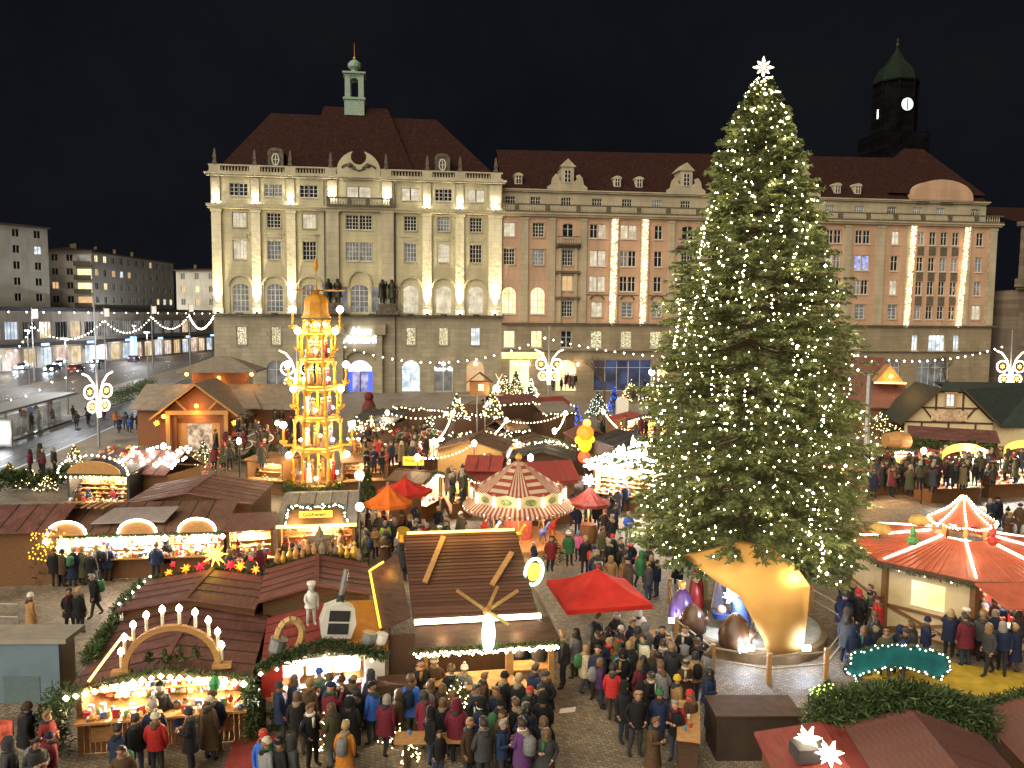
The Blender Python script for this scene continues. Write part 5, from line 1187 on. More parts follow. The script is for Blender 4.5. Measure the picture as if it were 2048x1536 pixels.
MB().lathe([(1.0,0),(1.0,.14)],8,(0,0,zt-.14),a0=PI/8).build('cornice', YEL, py)
hd = MB(); hd.lathe([(.92,.0),(.82,.3),(.82,.95),(.70,1.28),(.4,1.45),(.12,1.5)],8,(0,0,zt+.002),a0=PI/8); hd.build('bell_hood', YELD, py)
zr = zt+1.5; MB().lathe([(.2,0),(.24,.12),(.1,.3),(.05,.5)],10,(0,0,zr)).build('hub', YELD, py)
for i in range(8):
    a = 2*PI*i/8+.05; d = Vector((math.cos(a),math.sin(a),0)); MB().bar(d*.2+Vector((0,0,zr+.2)), d*1.9+Vector((0,0,zr+.2)),.24,.02,up=(-d.y*.25,d.x*.25,1)).build('rotor_blade', WOODL, py)
MB().tube((0,0,zr+.4),(0,0,zr+1.6),.05,.03,6).build('rotor_axle', YELD, py); MB().lathe([(.02,0),(.16,.3),(.12,.6),(.02,1.0)],8,(0,0,zr+1.4)).build('finial', YELD, py)
MB().lathe([(2.2,0),(2.2,pz(962)-.3)],6,(0,0,0)).build('base_hut', WOODD, py)
for a in (-2.5,-1.2,.3): lamp('base_light', py, (2.9*math.cos(a),2.9*math.sin(a)-.3,pz(962)+1.2), 34, (1,.72,.3), .2)
garland(py,[(2.3*math.cos(t),2.3*math.sin(t),.6) for t in np.linspace(PI,2*PI,8)],.5,300,.3,.035,'fir_cladding')
# two counter wings under the pyramid
for s, lb in ((-1,'left of the pyramid'),(1,'right of the pyramid')):
    x0 = pc.x+s*3.3; t = stall(f'low wooden drinks counter {lb}', (x0,52.6,0), s*.25, 3.0, 2.0, 2.3, 2.5, style='flat', roof=WOOD, light=50, ngoods=14, gar=False, tube=False, glabel=f'mugs on the counter {lb}')
bt = MB(); bt.lathe([(.22,0),(.24,.5),(.3,.95),(.33,1.0)],10); bt.box(-.1,.75,-.2,.2,0,.3); o = bt.build('red_boot_ornament', RED, None, (-8.9,52.4,2.55)); tag(o,'big red boot-shaped mug ornament beside the pyramid','ornament')
sg = thing('hanging_sign', 'yellow shield sign on a bracket by the pyramid counter', 'sign', G(827,1012)); MB().box(-.65,.65,-.04,.04,2.6,3.15).build('board', glow('sign_yel3',(.9,.6,.05),.7,False), sg); text_obj('lettering','Pyramide',.3,.01,METALD,sg,(0,-.06,2.9),shear=.3); MB().tube((.7,0,0),(.7,0,3.3),.04,.04,6).build('post', METALD, sg)
# ================================================================ the great Christmas tree
TB = G(1490,1238); TY = TB.y
tree = thing('christmas_tree', 'giant fir Christmas tree covered in warm string lights with a star on top', 'tree', TB)
TH = 21.3
zk = np.array([2.3,3.9,5.9,7.8,9.8,11.7,13.6,15.6,17.5,19.4,20.6,21.2]); rk = np.array([3.4,4.3,4.3,4.15,3.9,3.55,3.05,2.35,1.75,1.0,.42,.12])
def tree_R(z): return np.interp(z, zk, rk)
TREEN = per_island('tree_needles', [(0.070,0.092,0.036), (0.125,0.155,0.062), (0.21,0.225,0.10)], 0.55)
nb = 2300
bz = 2.7+(20.85-2.7)*rng.uniform(0,1,nb)**1.2; ba = rng.uniform(0,2*PI,nb)
clump = 1+.07*np.sin(ba*3+bz*1.3)+.06*np.sin(ba*5-bz*2.1)+.05*np.sin(ba*9+bz*4)
bl = tree_R(bz)*clump*rng.uniform(.80,1.06,nb)
lean = np.array([0.0,0.0])
def branch_pt(i, t):
    """point at fraction t along branch i: sweeps out, droops, tips lift"""
    up = np.clip((bz[i]-16.5)/4.0,0,1)*.42; r = bl[i]*t; z = bz[i]+bl[i]*(.10-.34*t+.20*t*t+up*t)
    return np.stack([r*np.cos(ba[i]), r*np.sin(ba[i]), z], -1)
kt = 26; ii = np.repeat(np.arange(nb), kt); tt = np.clip(.22+.80*rng.uniform(0,1,nb*kt)**.62, 0, 1.0)
base = branch_pt(ii, tt); out = np.stack([np.cos(ba[ii]),np.sin(ba[ii]),-.12+0*ba[ii]],-1); side = np.stack([-np.sin(ba[ii]),np.cos(ba[ii]),0*ba[ii]],-1)
sg_ = rng.choice([-1.0,1.0],nb*kt)[:,None]*rng.uniform(.25,1.0,(nb*kt,1)); tdir = out*.75+side*sg_+np.array([0,0,-.12]); tdir /= np.linalg.norm(tdir,axis=1,keepdims=True)
tl = (.22+.30*(1-tt))*rng.uniform(.6,1.25,nb*kt)*np.clip(bl[ii]/2.0,.16,1.15)
nn = 6; P = np.repeat(base,nn,0); Dv = np.repeat(tdir,nn,0); f_ = rng.uniform(0,1,(len(P),1)); P = P+Dv*f_*np.repeat(tl,nn)[:,None]
dd = Dv+rng.normal(0,.42,Dv.shape)+np.array([0,0,-.05]); dd /= np.linalg.norm(dd,axis=1,keepdims=True); sd = np.cross(dd, rng.normal(0,1,dd.shape)+np.array([0,0,1.2])); sd /= np.linalg.norm(sd,axis=1,keepdims=True)+1e-9
ln = rng.uniform(.15,.30,(len(P),1))*np.clip(np.repeat(bl[ii],nn)/1.2,.45,1)[:,None]; ww = rng.uniform(.020,.042,(len(P),1))
Q = np.stack([P-dd*ln*.3, P+dd*ln*.15+sd*ww, P+dd*ln*.7, P+dd*ln*.15-sd*ww],1)
_n, _l = TREEN.node_tree.nodes, TREEN.node_tree.links; _b = _n['Principled BSDF']; _o = _n['Material Output']; _t = _n.new('ShaderNodeBsdfTranslucent'); _m = _n.new('ShaderNodeMixShader'); _m.inputs[0].default_value = .38
_l.new(_b.inputs['Base Color'].links[0].from_socket, _t.inputs['Color']); _l.new(_b.outputs[0], _m.inputs[1]); _l.new(_t.outputs[0], _m.inputs[2]); _l.new(_m.outputs[0], _o.inputs['Surface'])   # thin needles let some light through
quads('crown', Q, TREEN, tree)
tk = MB(); tk.tube((0,0,0),(0,0,8),.30,.22,10); tk.tube((0,0,8),(0,0,20.6),.22,.03,8); tk.build('trunk', mat('bark',(.10,.065,.038),.9,.35,6,.6,20), tree)
lb = MB()
for i in range(0,nb,3):
    a, b, c = [Vector(branch_pt(i,t)) for t in (.02,.45,.85)]; lb.tube(a,b,.035,.022,4,cap=False); lb.tube(b,c,.022,.008,4,cap=False)
stuff(lb.build('limb', mat('bark',(.1,.065,.038)), tree))
# string lights: most drape near branch tips, some strands run down inside
mbs, mbl = MB(), MB(); pick_i = rng.permutation(nb)
for k in range(1900):
    i = pick_i[k % nb]; t = rng.uniform(.62,1.03); p = branch_pt(i,t)+rng.normal(0,.05,3)+np.array([0,0,.06])
    (mbl if k < 110 else mbs).bulb(tuple(p), rng.uniform(.05,.075) if k < 110 else rng.uniform(.018,.034))
for k in range(34):
    z = rng.uniform(3,17); a = rng.uniform(0,2*PI); n_ = int(rng.uniform(6,14)); fac = rng.uniform(.8,.98)
    for j in range(n_):
        z -= rng.uniform(.13,.24); a += rng.normal(0,.035); r_ = tree_R(max(2.6,z))*fac
        if z < 2.5: break
        mbs.bulb((r_*math.cos(a),r_*math.sin(a),z), .028)
TREEB = glow('tree_bulb', (1.0,.78,.42), 62)
stuff(mbs.build('string_lights', TREEB, tree)); stuff(mbl.build('large_bulbs', TREEB, tree))
for k in range(84):       # lamps added around the crown to brighten it, standing in for the strings
    z = 3.0+16.8*((k+.5)/84)**1.15; a = k*2.39996; r_ = float(tree_R(z))*1.06+.18
    lamp('added_crown_glow', tree, (r_*math.cos(a),r_*math.sin(a),z), 34*min(1,float(tree_R(z))/3+.25), (1,.84,.52), .12)
st = MB()
for i in range(8):
    a = PI/2+2*PI*i/8; d = Vector((math.cos(a),0,math.sin(a))); L_ = .40 if i % 2 == 0 else .32
    st.tube(d*.13,d*L_*.6,.02,.06,6); st.tube(d*L_*.6,d*L_,.06,.01,6)
st.ball((0,0,0),.1,8,5); st.build('tree_star', glow('tree_star',(1.0,.70,.46),3.2), tree, (0,0,TH+.12)); MB().tube((0,0,TH-.8),(0,0,TH-.2),.03,.03,6).build('star_pole', METALD, tree)
# tall mast behind the tree
ms = thing('floodlight_mast', 'grey mast rising behind the right side of the big tree', 'mast', G(1727,1010)); MB().tube((0,0,0),(0,0,8.5),.17,.14,10).build('pole', METAL, ms); MB().tube((0,0,.3),(0,0,1.6),.24,.24,10).build('sleeve', WOODG, ms)

# ================================================================ nativity scene with orange shell
nc = G(1500,1268); nat = thing('nativity_stage', 'round pale stage of the nativity scene under the big tree', 'stage', nc)
SAND = mat('sand_floor', (.30,.27,.2), .85, .25, 3, .3, 20); PALE = mat('pale_board',(.55,.54,.5),.55,.1,4)
MB().lathe([(2.75,0),(2.75,.42),(2.6,.45)],36).build('platform', mat('platform_brown',(.16,.10,.05),.7,.25,3), nat)
MB().lathe([(2.55,.452),(2.5,.50)],36).build('sand', SAND, nat)
MB().lathe([(1.15,.502),(1.15,.85),(1.08,.88)],28,(.1,.1,0)).build('inner_step', PALE, nat); MB().lathe([(1.05,.882),(1.05,.9)],28,(.1,.1,0)).build('sand', SAND, nat)
Lb = [(1368,1112,3.2),(1402,1140,3.0),(1440,1168,2.75),(1478,1192,2.45),(1503,1235,1.9),(1528,1282,1.0),(1536,1319,.1)]
Rb = [(1480,1082,3.8),(1545,1098,3.7),(1590,1130,3.4),(1620,1172,2.9),(1616,1225,2.0),(1609,1275,1.0),(1603,1316,.1)]
sh = MB(); NU = 8; rows = []
for a, b in zip(Lb, Rb):
    pa, pb = G(*a), G(*b); row = []
    for j in range(NU+1):
        s = j/NU; p = pa.lerp(pb,s); p = p+Vector((0,-.14,.02))*math.sin(PI*s); row.append(p-nc)
    rows.append(row)
vs = [tuple(p) for r in rows for p in r]; n1 = len(vs); vs += [(x+.03,y+.14,z) for x,y,z in vs]; fs = []
for i in range(len(rows)-1):
    for j in range(NU):
        q = (i*(NU+1)+j, i*(NU+1)+j+1, (i+1)*(NU+1)+j+1, (i+1)*(NU+1)+j); fs.append(q); fs.append(tuple(x+n1 for x in q[::-1]))
for i in range(len(rows)-1):
    for j in (0,NU): q = (i*(NU+1)+j,(i+1)*(NU+1)+j); fs.append((q[0],q[1],q[1]+n1,q[0]+n1))
for j in range(NU):
    for i in (0,len(rows)-1): q = (i*(NU+1)+j,i*(NU+1)+j+1); fs.append((q[0],q[1],q[1]+n1,q[0]+n1))
o = MB().add(vs,fs).build('orange_shell', mat('orange_plywood',(.60,.33,.10),.85,.10,1.2,.06,6,spec=.15), None, nc, smooth=True); tag(o,'tall curved orange plywood shell sheltering the nativity figures','shelter')
fx = MB(); w0 = G(1368,1115,3.1)-nc
def panel(label, px, h, w, m, rz=0):
    p = G(*px); o = MB().prism([(-w/2,0),(w/2,0),(w/2*.8,h*.8),(0,h),(-w/2*.8,h*.8)],-.03,.03).build('painted_board', m, None, p, (0,0,rz)); return tag(o,label,'board')
panel('pale yellow standing board behind the red king figure',(1405,1205),2.4,.45,mat('pale_yellow',(.6,.55,.3),.6,.1),.3); panel('white standing board at the edge of the nativity stage',(1378,1210),2.2,.6,PALE,-.2)
def peg(label, px, h, body, head=(.55,.30,.18), hat=None, w=.3, lean=0.0, z=.5):
    t = thing('nativity_figure', label, 'figurine', G(*px,z), 0, 'carved nativity figures'); t.rotation_euler = (0,lean,random.uniform(-.4,.4))
    MB().lathe([(w,0),(w*1.05,.08),(w*.95,h*.4),(w*.6,h*.7),(w*.28,h*.8)],16).build('robe', body, t, smooth=True)
    MB().ball((0,0,h*.88),h*.095,12,8).build('head', mat('peg_skin',(.45,.24,.13),.4,.1), t, smooth=True)
    if hat: MB().lathe([(h*.10,0),(h*.12,h*.04),(h*.1,h*.10),(h*.03,h*.13)],10,(0,0,h*.91)).build('hat', hat, t)
    return t
GLZ = lambda n,c: mat(n,c,.25,.1,4)
peg('tall red-robed nativity king with flat red hat',(1392,1214),2.0,GLZ('glaze_red',(.35,.03,.03)),hat=RED,w=.3); peg('red nativity king with golden crown in front of the tall one',(1390,1224),1.5,GLZ('glaze_red',(.35,.03,.03)),hat=GOLD,w=.26)
peg('purple-robed kneeling nativity king with golden crown',(1363,1238),1.45,GLZ('glaze_purple',(.10,.05,.16)),hat=GOLD,w=.48); jo = peg('slim blue-grey nativity figure holding a long staff',(1437,1215),1.9,GLZ('glaze_greyblue',(.16,.15,.22)),w=.26,z=.9)
MB().tube((-.28,-.25,0),(.0,-.25,1.9),.022,.022,6).build('staff', WOODL, jo); peg('dark blue leaning nativity mother beside the manger',(1487,1252),1.35,GLZ('glaze_navy',(.03,.05,.14)),w=.3,lean=-.25,z=.9)
an = lambda label,px,s,m,z=.5: tag(MB().lathe([(.05*s,0),(.5*s,.05*s),(.52*s,.4*s),(.38*s,.75*s),(.16*s,.98*s),(.01,1.05*s)],14).ball((.3*s,-.34*s,.5*s),.17*s,10,6).lathe([(.05*s,0),(.03*s,.18*s),(.002,.22*s)],6,(.2*s,-.3*s,.6*s)).lathe([(.05*s,0),(.03*s,.18*s),(.002,.22*s)],6,(.42*s,-.3*s,.6*s)).build('nativity_animal', m, None, G(*px,z), (0,0,.4), smooth=True), label, 'figurine')
an('big brown ox of the nativity lying at the front of the stage',(1470,1292),1.15,GLZ('glaze_brown',(.07,.035,.018))); an('dark donkey of the nativity lying behind the waiting people',(1385,1262),1.0,GLZ('glaze_brown',(.07,.035,.018)))
mg = thing('manger', 'small blue manger with an orange-wrapped baby figure', 'manger', G(1443,1236,.9)); MB().lathe([(.32,0),(.36,.22),(.3,.24)],14).build('bowl', GLZ('glaze_navy',(.03,.05,.14)), mg); MB().ball((0,0,.32),.17,10,6).build('baby', mat('peach',(.6,.28,.14),.4,.1), mg, smooth=True)
o = MB().spikes((0,0,0),.34,.14,15).build('blue_white_star', COLDB, None, G(1463,1192,1.9)); tag(o,'dazzling blue-white star lamp inside the orange shell','star'); lamp('star_light', None, tuple(G(1463,1196,1.9)+Vector((0,-.5,.1))), 300, (.62,.74,1), .15); MB().tube((0,0,0),(0,.3,-1.2),.02,.02,5).build('stem', METALD, o)
for k,(px,py_,w_) in enumerate(((1345,1245,26),(1486,1305,40),(1500,1300,22),(1612,1300,60),(1560,1292,10))):
    p = G(px,py_,.55); f = tag(MB().box(-.14,.14,-.06,.06,0,.16).build('floor_spotlight', glow('spot_lens',(.75,.85,1.0),16,False), None, p), ['floor spotlight at the purple king','floor spotlight in front of the brown ox','floor spotlight by the inner step','floor spotlight outside the foot of the shell','floor spotlight behind the shell foot'][k],'spotlight'); lamp('spot_beam', None, (p.x,p.y-.2,p.z+.35), w_*1.6, (.66,.78,1), .08)
# rope fence
fence = thing('rope_fence', 'low wooden post and rail fence around the nativity stage', 'fence', nc)
fp = [(1338,1206),(1352,1290),(1425,1348),(1537,1368),(1651,1357),(1700,1290),(1690,1262),(1623,1222)]
fps = [G(*p)-nc for p in fp]
for k, p in enumerate(fps):
    MB().box(p.x-.07,p.x+.07,p.y-.07,p.y+.07,0,1.05).build('post', WOODL, fence)
for a, b in zip(fps[:-1], fps[1:]):
    for z in (.5,.92): MB().bar((a.x,a.y,z),(b.x,b.y,z),.035,.05).build('rail', mat('rope_pale',(.42,.34,.22),.7,.15), fence)

# ================================================================ P: octagonal red-roofed kiosk
kc = Vector((18.15,31.6,0)); kz = thing('octagonal_kiosk', 'octagonal half-timbered kiosk with red roof and light-edged pagoda top', 'kiosk', kc, PI/8)
KRED = mat('red_corrugated', (.42,.105,.06), .5, .15, 2.5, .2, 10)
def ring(r, z, n=8): return [Vector((r*math.cos(2*PI*i/n), r*math.sin(2*PI*i/n), z)) for i in range(n)]
e0, e1 = ring(4.45,2.78), ring(1.1,3.36)
for i in range(8):
    j = (i+1)%8; mid = 13
    pm = MB(); pm.slab([e0[i],e0[j],e1[j],e1[i]],.06)
    for q in range(1,mid):
        s = q/mid; a = e0[i].lerp(e0[j],s); b = e1[i].lerp(e1[j],s); pm.bar(a+Vector((0,0,.02)), b+Vector((0,0,.02)), .05, .04)
    pm.build('roof_panel', KRED, kz)
    MB().bar(e0[i]*.93+Vector((0,0,.24)), e1[i]+Vector((0,0,.10)), .07,.07).build('ridge_led', TUBE, kz)
    MB().bar(e0[i]-Vector((0,0,.08)), e0[j]-Vector((0,0,.08)), .08,.18).build('fascia', WOODD, kz)
    lamp('ridge_light', kz, tuple(e0[i].lerp(e1[i],.5)+Vector((0,0,.45))), 11, (1,.76,.5), .1)
w0, w1 = ring(4.0,0), ring(4.0,2.7)
TIM = mat('timber_brown',(.17,.085,.03),.6,.25,5,.2,kind='wood'); CRM = mat('infill_cream',(.55,.44,.26),.8,.08,3)
for i in range(8):
    j = (i+1)%8; open_ = i in (5,6,7,0)
    MB().box(w0[i].x-.11,w0[i].x+.11,w0[i].y-.11,w0[i].y+.11,0,2.72).build('post', TIM, kz)
    a, b = w0[i].lerp(w0[j],.03), w0[i].lerp(w0[j],.97); up = lambda p,z: Vector((p.x,p.y,z)); nrm = ((a+b)/2).normalized()
    pn = MB(); pn.add([up(a,0),up(b,0),up(b,1.0 if open_ else 2.6),up(a,1.0 if open_ else 2.6)],[(0,1,2,3)]); pn.build('infill_panel', CRM, kz)
    o_ = nrm*.03
    for p, q in ((up(a,.1),up(b,.1)),(up(a,1.05),up(b,1.05)),(up(a,.12),up(b,1.03)),(up(b,.12),up(a,1.03)),(up(a,2.55),up(b,2.55))): MB().bar(p+o_,q+o_,.05,.11,up=(0,0,1)).build('timber', TIM, kz)
    if open_:
        MB().bar(up(a,1.13)+nrm*.2, up(b,1.13)+nrm*.2, .5,.05).build('counter', mat('counter_white',(.7,.66,.6),.4,.05), kz)
        MB().bar(up(a,2.3)-nrm*.35, up(b,2.3)-nrm*.35, .08,.08).build('lamp_tube', TUBE, kz)
        m_ = (a+b)/2-nrm*.8; lamp('kiosk_light', kz, (m_.x,m_.y,2.15), 150, (1,.86,.66), .2)
        hp = MB(); m2 = (a+b)/2-nrm*.9; 
        for q in range(10): x_ = a.lerp(b,random.uniform(.15,.85))-nrm*.15; hp.ball((x_.x,x_.y,1.25),.09,6,4)
        stuff(hp.build('wares', GOODS, kz))
    elif i in (4,):
        c_ = (a+b)/2+nrm*.02; MB().bar(up(a.lerp(b,.3),1.75)+nrm*.03,up(a.lerp(b,.7),1.75)+nrm*.03,.05,.95).build('window', PANE_WARM, kz)
MB().lathe([(1.9,.3),(1.9,2.2)],8,(0,0,0),a0=PI/8).build('inner_wall', RED, kz)
bulbs(kz, along([p+Vector((0,0,-.2)) for p in e0+[e0[0]]], .9), .04, WARMS); 
for i in range(8): garland(kz, [e0[i]-Vector((0,0,.15)), e0[(i+1)%8]-Vector((0,0,.15))], .12, 70)
for p in ring(1.0,0): MB().lathe([(.05,0),(.09,.25),(.05,.62)],8,(p.x,p.y,3.38)).build('spindle', WOODL, kz)
prof = [(1.2,3.98),(1.0,4.08),(.7,4.26),(.44,4.48),(.22,4.74),(.05,4.92)]
MB().lathe(prof,8).build('pagoda_roof', KRED, kz)
bp = MB()
for i in range(8):
    a = 2*PI*i/8
    for q in along([Vector((r*math.cos(a),r*math.sin(a),z+.06)) for r,z in prof], .13): bp.bulb(q,.042)
    a2 = 2*PI*(i+1)/8
    for s in np.linspace(0,1,9): bp.bulb(Vector((1.24*math.cos(a),1.24*math.sin(a),3.95)).lerp(Vector((1.24*math.cos(a2),1.24*math.sin(a2),3.95)),s)-Vector((0,0,.10*math.sin(PI*s))),.042)
stuff(bp.build('pagoda_bulbs', WARM, kz)); lamp('pagoda_light', kz, (0,-1.9,4.4), 14, (1,.7,.35), .1); lamp('pagoda_light', kz, (-1.6,-1.2,4.4), 14, (1,.7,.35), .1)
wg = G(1722,1116,2.6); 
MB().slab([(-3.3,-4.4,2.3),(-1.0,-5.6,2.3),(-.6,-4.3,2.85),(-3.5,-3.3,2.85)],.06).build('wing_roof', KRED, kz)
for k,(px,m_) in enumerate((((1760,1062),ORGC),((1838,1045),mat('straw',(.42,.28,.09),.9,.25)))):
    o = MB().lathe([(.02,.35),(.3,.28),(.42,.1),(.42,0),(.3,-.08)],14).build('round_thatch', mat('straw',(.42,.28,.09),.9,.25), None, G(*px,3.4)); tag(o, ['round straw-coloured ornament behind the kiosk roof','second straw ornament above the kiosk roof'][k],'ornament'); MB().tube((0,0,0),(0,0,-3.3),.03,.03,5).build('pole', METALD, o)
for k,x in enumerate((1825,1985)):
    o = MB().ball((0,0,.2),.2,10,6).ball((0,0,.48),.12,10,6).lathe([(.13,0),(.08,.1),(.01,.26)],10,(0,0,.55)).tube((-.1,0,.3),(-.3,-.05,.22),.05,.03,6).tube((.1,0,.3),(.3,-.05,.22),.05,.03,6).build('roof_doll', [mat('doll_green',(.10,.28,.08),.5,.1),RED][k], None, G(x,1092,3.4)); tag(o,['green doll ornament sitting on the red kiosk roof','red doll ornament with lights on the kiosk roof'][k],'ornament')
o = tag(MB().box(-3.2,3.2,-1.2,1.2,.004,.03).build('yellow_mat', mat('yellow_board',(.42,.28,.03),.7,.3,2,.1,10), None, (14.9,26.0,0), (0,0,-.35)),'yellow walkway board on the cobbles in front of the kiosk','walkway')

# ================================================================ S: near roofs at the lower right
a, b = G(1690,1462,2.6), G(1952,1458,2.6); rz = math.atan2((b-a).y,(b-a).x); m_ = (a+b)/2; n_ = Vector((math.sin(rz),-math.cos(rz),0))
rz = -.10; n_ = Vector((math.sin(rz),-math.cos(rz),0)); Dn = 3.6
def near_stall(label, m, W, m_roof):
    t = thing('market_stall', label, 'stall', (m+n_*Dn).to_tuple()[:2]+(0,), rz, 'wooden market stalls'); nb_ = 11
    for s in (-1,1):
        sl = math.atan2(.45, W/2); me = None; L = math.hypot(W/2,.45)
        for i in range(nb_):
            f = (i+.5)/nb_
            if me is None: o = MB().box(-L/nb_*.6,L/nb_*.6,-.2,Dn+.1,0,.03).build('roof_board', m_roof, t); me = o.data
            else: o = link('roof_board', me, t)
            o.location = (s*W/2*(1-f),0,2.6+.45*f); o.rotation_euler = (0,s*(sl+.03),0)
    MB().box(-W/2+.15,W/2-.15,.1,Dn-.1,0,2.5).build('wall', WOOD, t); MB().prism([(-W/2+.1,2.505),(W/2-.1,2.505),(0,2.95)],.0,Dn-.02).build('gable', WOODD, t)
    return t
S1 = near_stall('near maroon-roofed stall below the fir hedge at the lower corner', m_, 2.95, ROOFM)
S2 = near_stall('maroon roof at the lower edge beyond the gap from the near stall', m_+Vector((3.45,.75,0)), 3.0, ROOFM)
garland(S1, [(-2.0,Dn+.25,2.75),(-.9,Dn+.35,2.98),(0,Dn+.4,3.18),(1.0,Dn+.35,3.0),(1.7,Dn+.2,2.75)], .5, 1300, .34, .036, 'fir_cladding'); garland(S1, [(-1.6,Dn+.5,2.2),(1.6,Dn+.5,2.2)], .4, 500, .34, .036, 'fir_cladding')
garland(S2, [(-1.5,Dn+.15,2.65),(0,Dn+.2,3.1)], .2, 300)
tl = thing('arched_signboard', 'teal arched signboard seen from behind, rimmed with garland and small lights', 'sign', G(1802,1360,2.75)+Vector((0,.2,0)), rz+.06)
prf = [(-1.32,.12)]+[(-1.2+2.4*q,.62+.24*math.sin(PI*q)) for q in np.linspace(0,1,12)]+[(1.32,.22),(1.05,-.02)]+[(1.0-2.0*q,.0+.28*math.sin(PI*q)) for q in np.linspace(0.05,1,10)]+[(-1.0,-.12)]
MB().prism(prf,-.03,.03).build('board', mat('teal_paint',(.012,.13,.14),.55,.25,3), tl); bulbs(tl, [(x,-.06,z+.03) for x,z in along_xz] if False else [(p.x,-.07,p.z) for p in along([Vector((x,0,z)) for x,z in prf+[prf[0]]],.12)], .026, glow('bulb_pale',(.85,1,.9),5,False), jitter=.03)
garland(tl,[(x,-.03,z) for x,z in prf],.06,90,.16,.02)
lt2 = little_tree('small glowing yellow-green bush at the end of the fir hedge', G(1655,1400,2.5), .5, .4, 260, glow('bulb_lime',(.7,1,.2),2.5,False), 40, .03)
bx = tag(MB().box(-.32,.32,-.25,.25,0,.3).build('black_box', METALD, None, G(1616,1515,2.6), (0,0,.1)),'black box under a white star lamp at the bottom edge','box')
for k,(px,r_) in enumerate((((1617,1478),.3),((1660,1508),.3))):
    o = MB().spikes((0,0,0),r_,r_*.42,17,0,k).build('white_paper_star', glow('star_white',(1,.86,.62),5), None, G(*px,2.95)); tag(o,['white spiky star lamp on the black box at the bottom edge','second white spiky star lamp lower beside the fir hedge'][k],'star'); MB().tube((0,0,0),(0,0,-.35),.015,.015,4).build('stem', METALD, o); lamp('star_light', None, tuple(G(*px,3.0)+Vector((0,-.5,.3))), 10, (1,.8,.55), .2)
t = thing('market_stall','red-roofed stall at the bottom edge below the white star lamps','stall',(7.1,15.9,0),-.05,'wooden market stalls'); r = MB(); roof_chevron(r,3.0,-2.0,1.9,2.4,2.7); r.build('roof',ROOFR,t); MB().box(-1.35,1.35,-1.8,1.7,0,2.3).build('wall',WOOD,t)
blk = tag(MB().box(-1.15,1.15,-.55,.55,0,1.25).build('dark_counter_block', mat('dark_brown_panel',(.045,.028,.02),.6,.2,3), None, G(1503,1500), (0,0,.02)),'dark brown box counter near the bottom of the square','counter')
MB().box(-1.2,1.2,-.6,.6,1.252,1.3).build('top', WOODD, blk)

# ================================================================ left: blue ramp wall, concrete edge, railing
rw = thing('ramp_wall', 'low blue-painted ramp wall with a pale concrete coping', 'wall', G(40,1400), .03)
MB().box(-4.5,1.35,-.2,0,0,1.88).build('wall', mat('blue_render',(.13,.19,.24),.7,.12,1.5,.1,8), rw); MB().box(-4.5,1.6,-.25,.95,1.89,2.04).build('coping', mat('concrete',(.30,.27,.22),.8,.15,2,.2,12), rw); MB().box(-.35,.75,-.215,-.202,0,.85).build('door', mat('blue_grey_door',(.10,.145,.16),.6,.1), rw)
MB().box(-4.5,1.3,.002,.85,0,1.88).build('core', mat('concrete',(.3,.27,.22)), rw)
rlg = thing('steel_railing','steel railing at the left edge of the square','railing', G(38,1262)); 
for x in (0,-1.3,-2.6): MB().tube((x,0,0),(x,0,1.05),.025,.025,6).build('post', METAL, rlg)
for z in (1.05,.55): MB().tube((-3.2,0,z),(0,0,z),.02,.02,6).build('rail', METAL, rlg)
o = tag(MB().box(-.22,.22,-.02,.02,0,.75).box(-.22,.22,-.025,.025,.25,.5).build('warning_sign', mat('redwhite',(.6,.1,.06),.5,.9,4), None, G(12,1492)),'small red and white barrier board at the left edge','barrier')

# ================================================================ M: chalet
ch = thing('wooden_chalet', 'brown wooden chalet with grey roofs, gabled porch and amber lamps', 'chalet', (-26.9,68.4,0), .09)
CHW = mat('chalet_wood',(.20,.075,.028),.6,.25,4,.25,kind='wood'); CHR = mat('chalet_roof',(.20,.165,.13),.75,.2,2,.3,16)
mb = MB(); mb.slab([(-3.9,-.9,3.0),(-.1,-.9,6.1),(-.1,6,6.1),(-3.9,6,3.0)],.12); mb.slab([(-.1,-.9,6.1),(3.8,-.9,3.0),(3.8,6,3.0),(-.1,6,6.1)],.12); mb.build('porch_roof', CHR, ch)
for s in (-1,1): MB().bar((s*3.75,-.95,3.1),(-.1*0,-.95,6.0),.12,.3,up=(0,1,0)).build('bargeboard', WOODL, ch)
mb = MB(); mb.box(-2.6,2.6,-.75,-.55,3.4,3.75); mb.build('tie_beam', WOODL, ch)
for s in (-1,1): MB().bar((s*.9,-.65,3.75),(s*1.7,-.65,4.6),.14,.14).build('brace', WOODL, ch); MB().box(s*2.4-.16,s*2.4+.16,-.8,-.5,0,3.4).build('post', WOODL, ch); MB().box(s*2.0-.2,s*2.0+.2,-.4,-.1,0,3.3).build('post', CHW, ch)
MB().prism([(-3.5,3.05),(3.4,3.05),(-.05,5.8)],-.3,-.2).build('gable_wall', CHW, ch); MB().box(-2.2,2.2,.0,.1,2.6,3.3).build('lintel', CHW, ch)
for s in (-1,1): MB().box(s*1.55-.5,s*1.55+.5,-.08,-.02,0,2.6).build('door_leaf', WOODL, ch)
MB().box(-1.05,1.05,.05,.1,.1,2.55).build('display_window', glow_room('chalet_glass',(.22,.13,.08),(.85,.62,.42),.8,2.2), ch)
MB().box(-3.4,3.4,.3,9,0,3.0).build('wall', CHW, ch)
mb = MB(); mb.slab([(-7.2,3.5,3.4),(-4.2,3.3,3.4),(-2.6,6.5,5.4),(-6.8,7,5.4)],.1); mb.slab([(4.2,3.3,3.4),(7.6,3.5,3.4),(7.2,7,5.4),(2.4,6.5,5.4)],.1); mb.slab([(-4.6,2.6,3.6),(4.6,2.6,3.6),(2.6,6.8,5.5),(-2.6,6.8,5.5)],.1); mb.build('main_roof', CHR, ch)
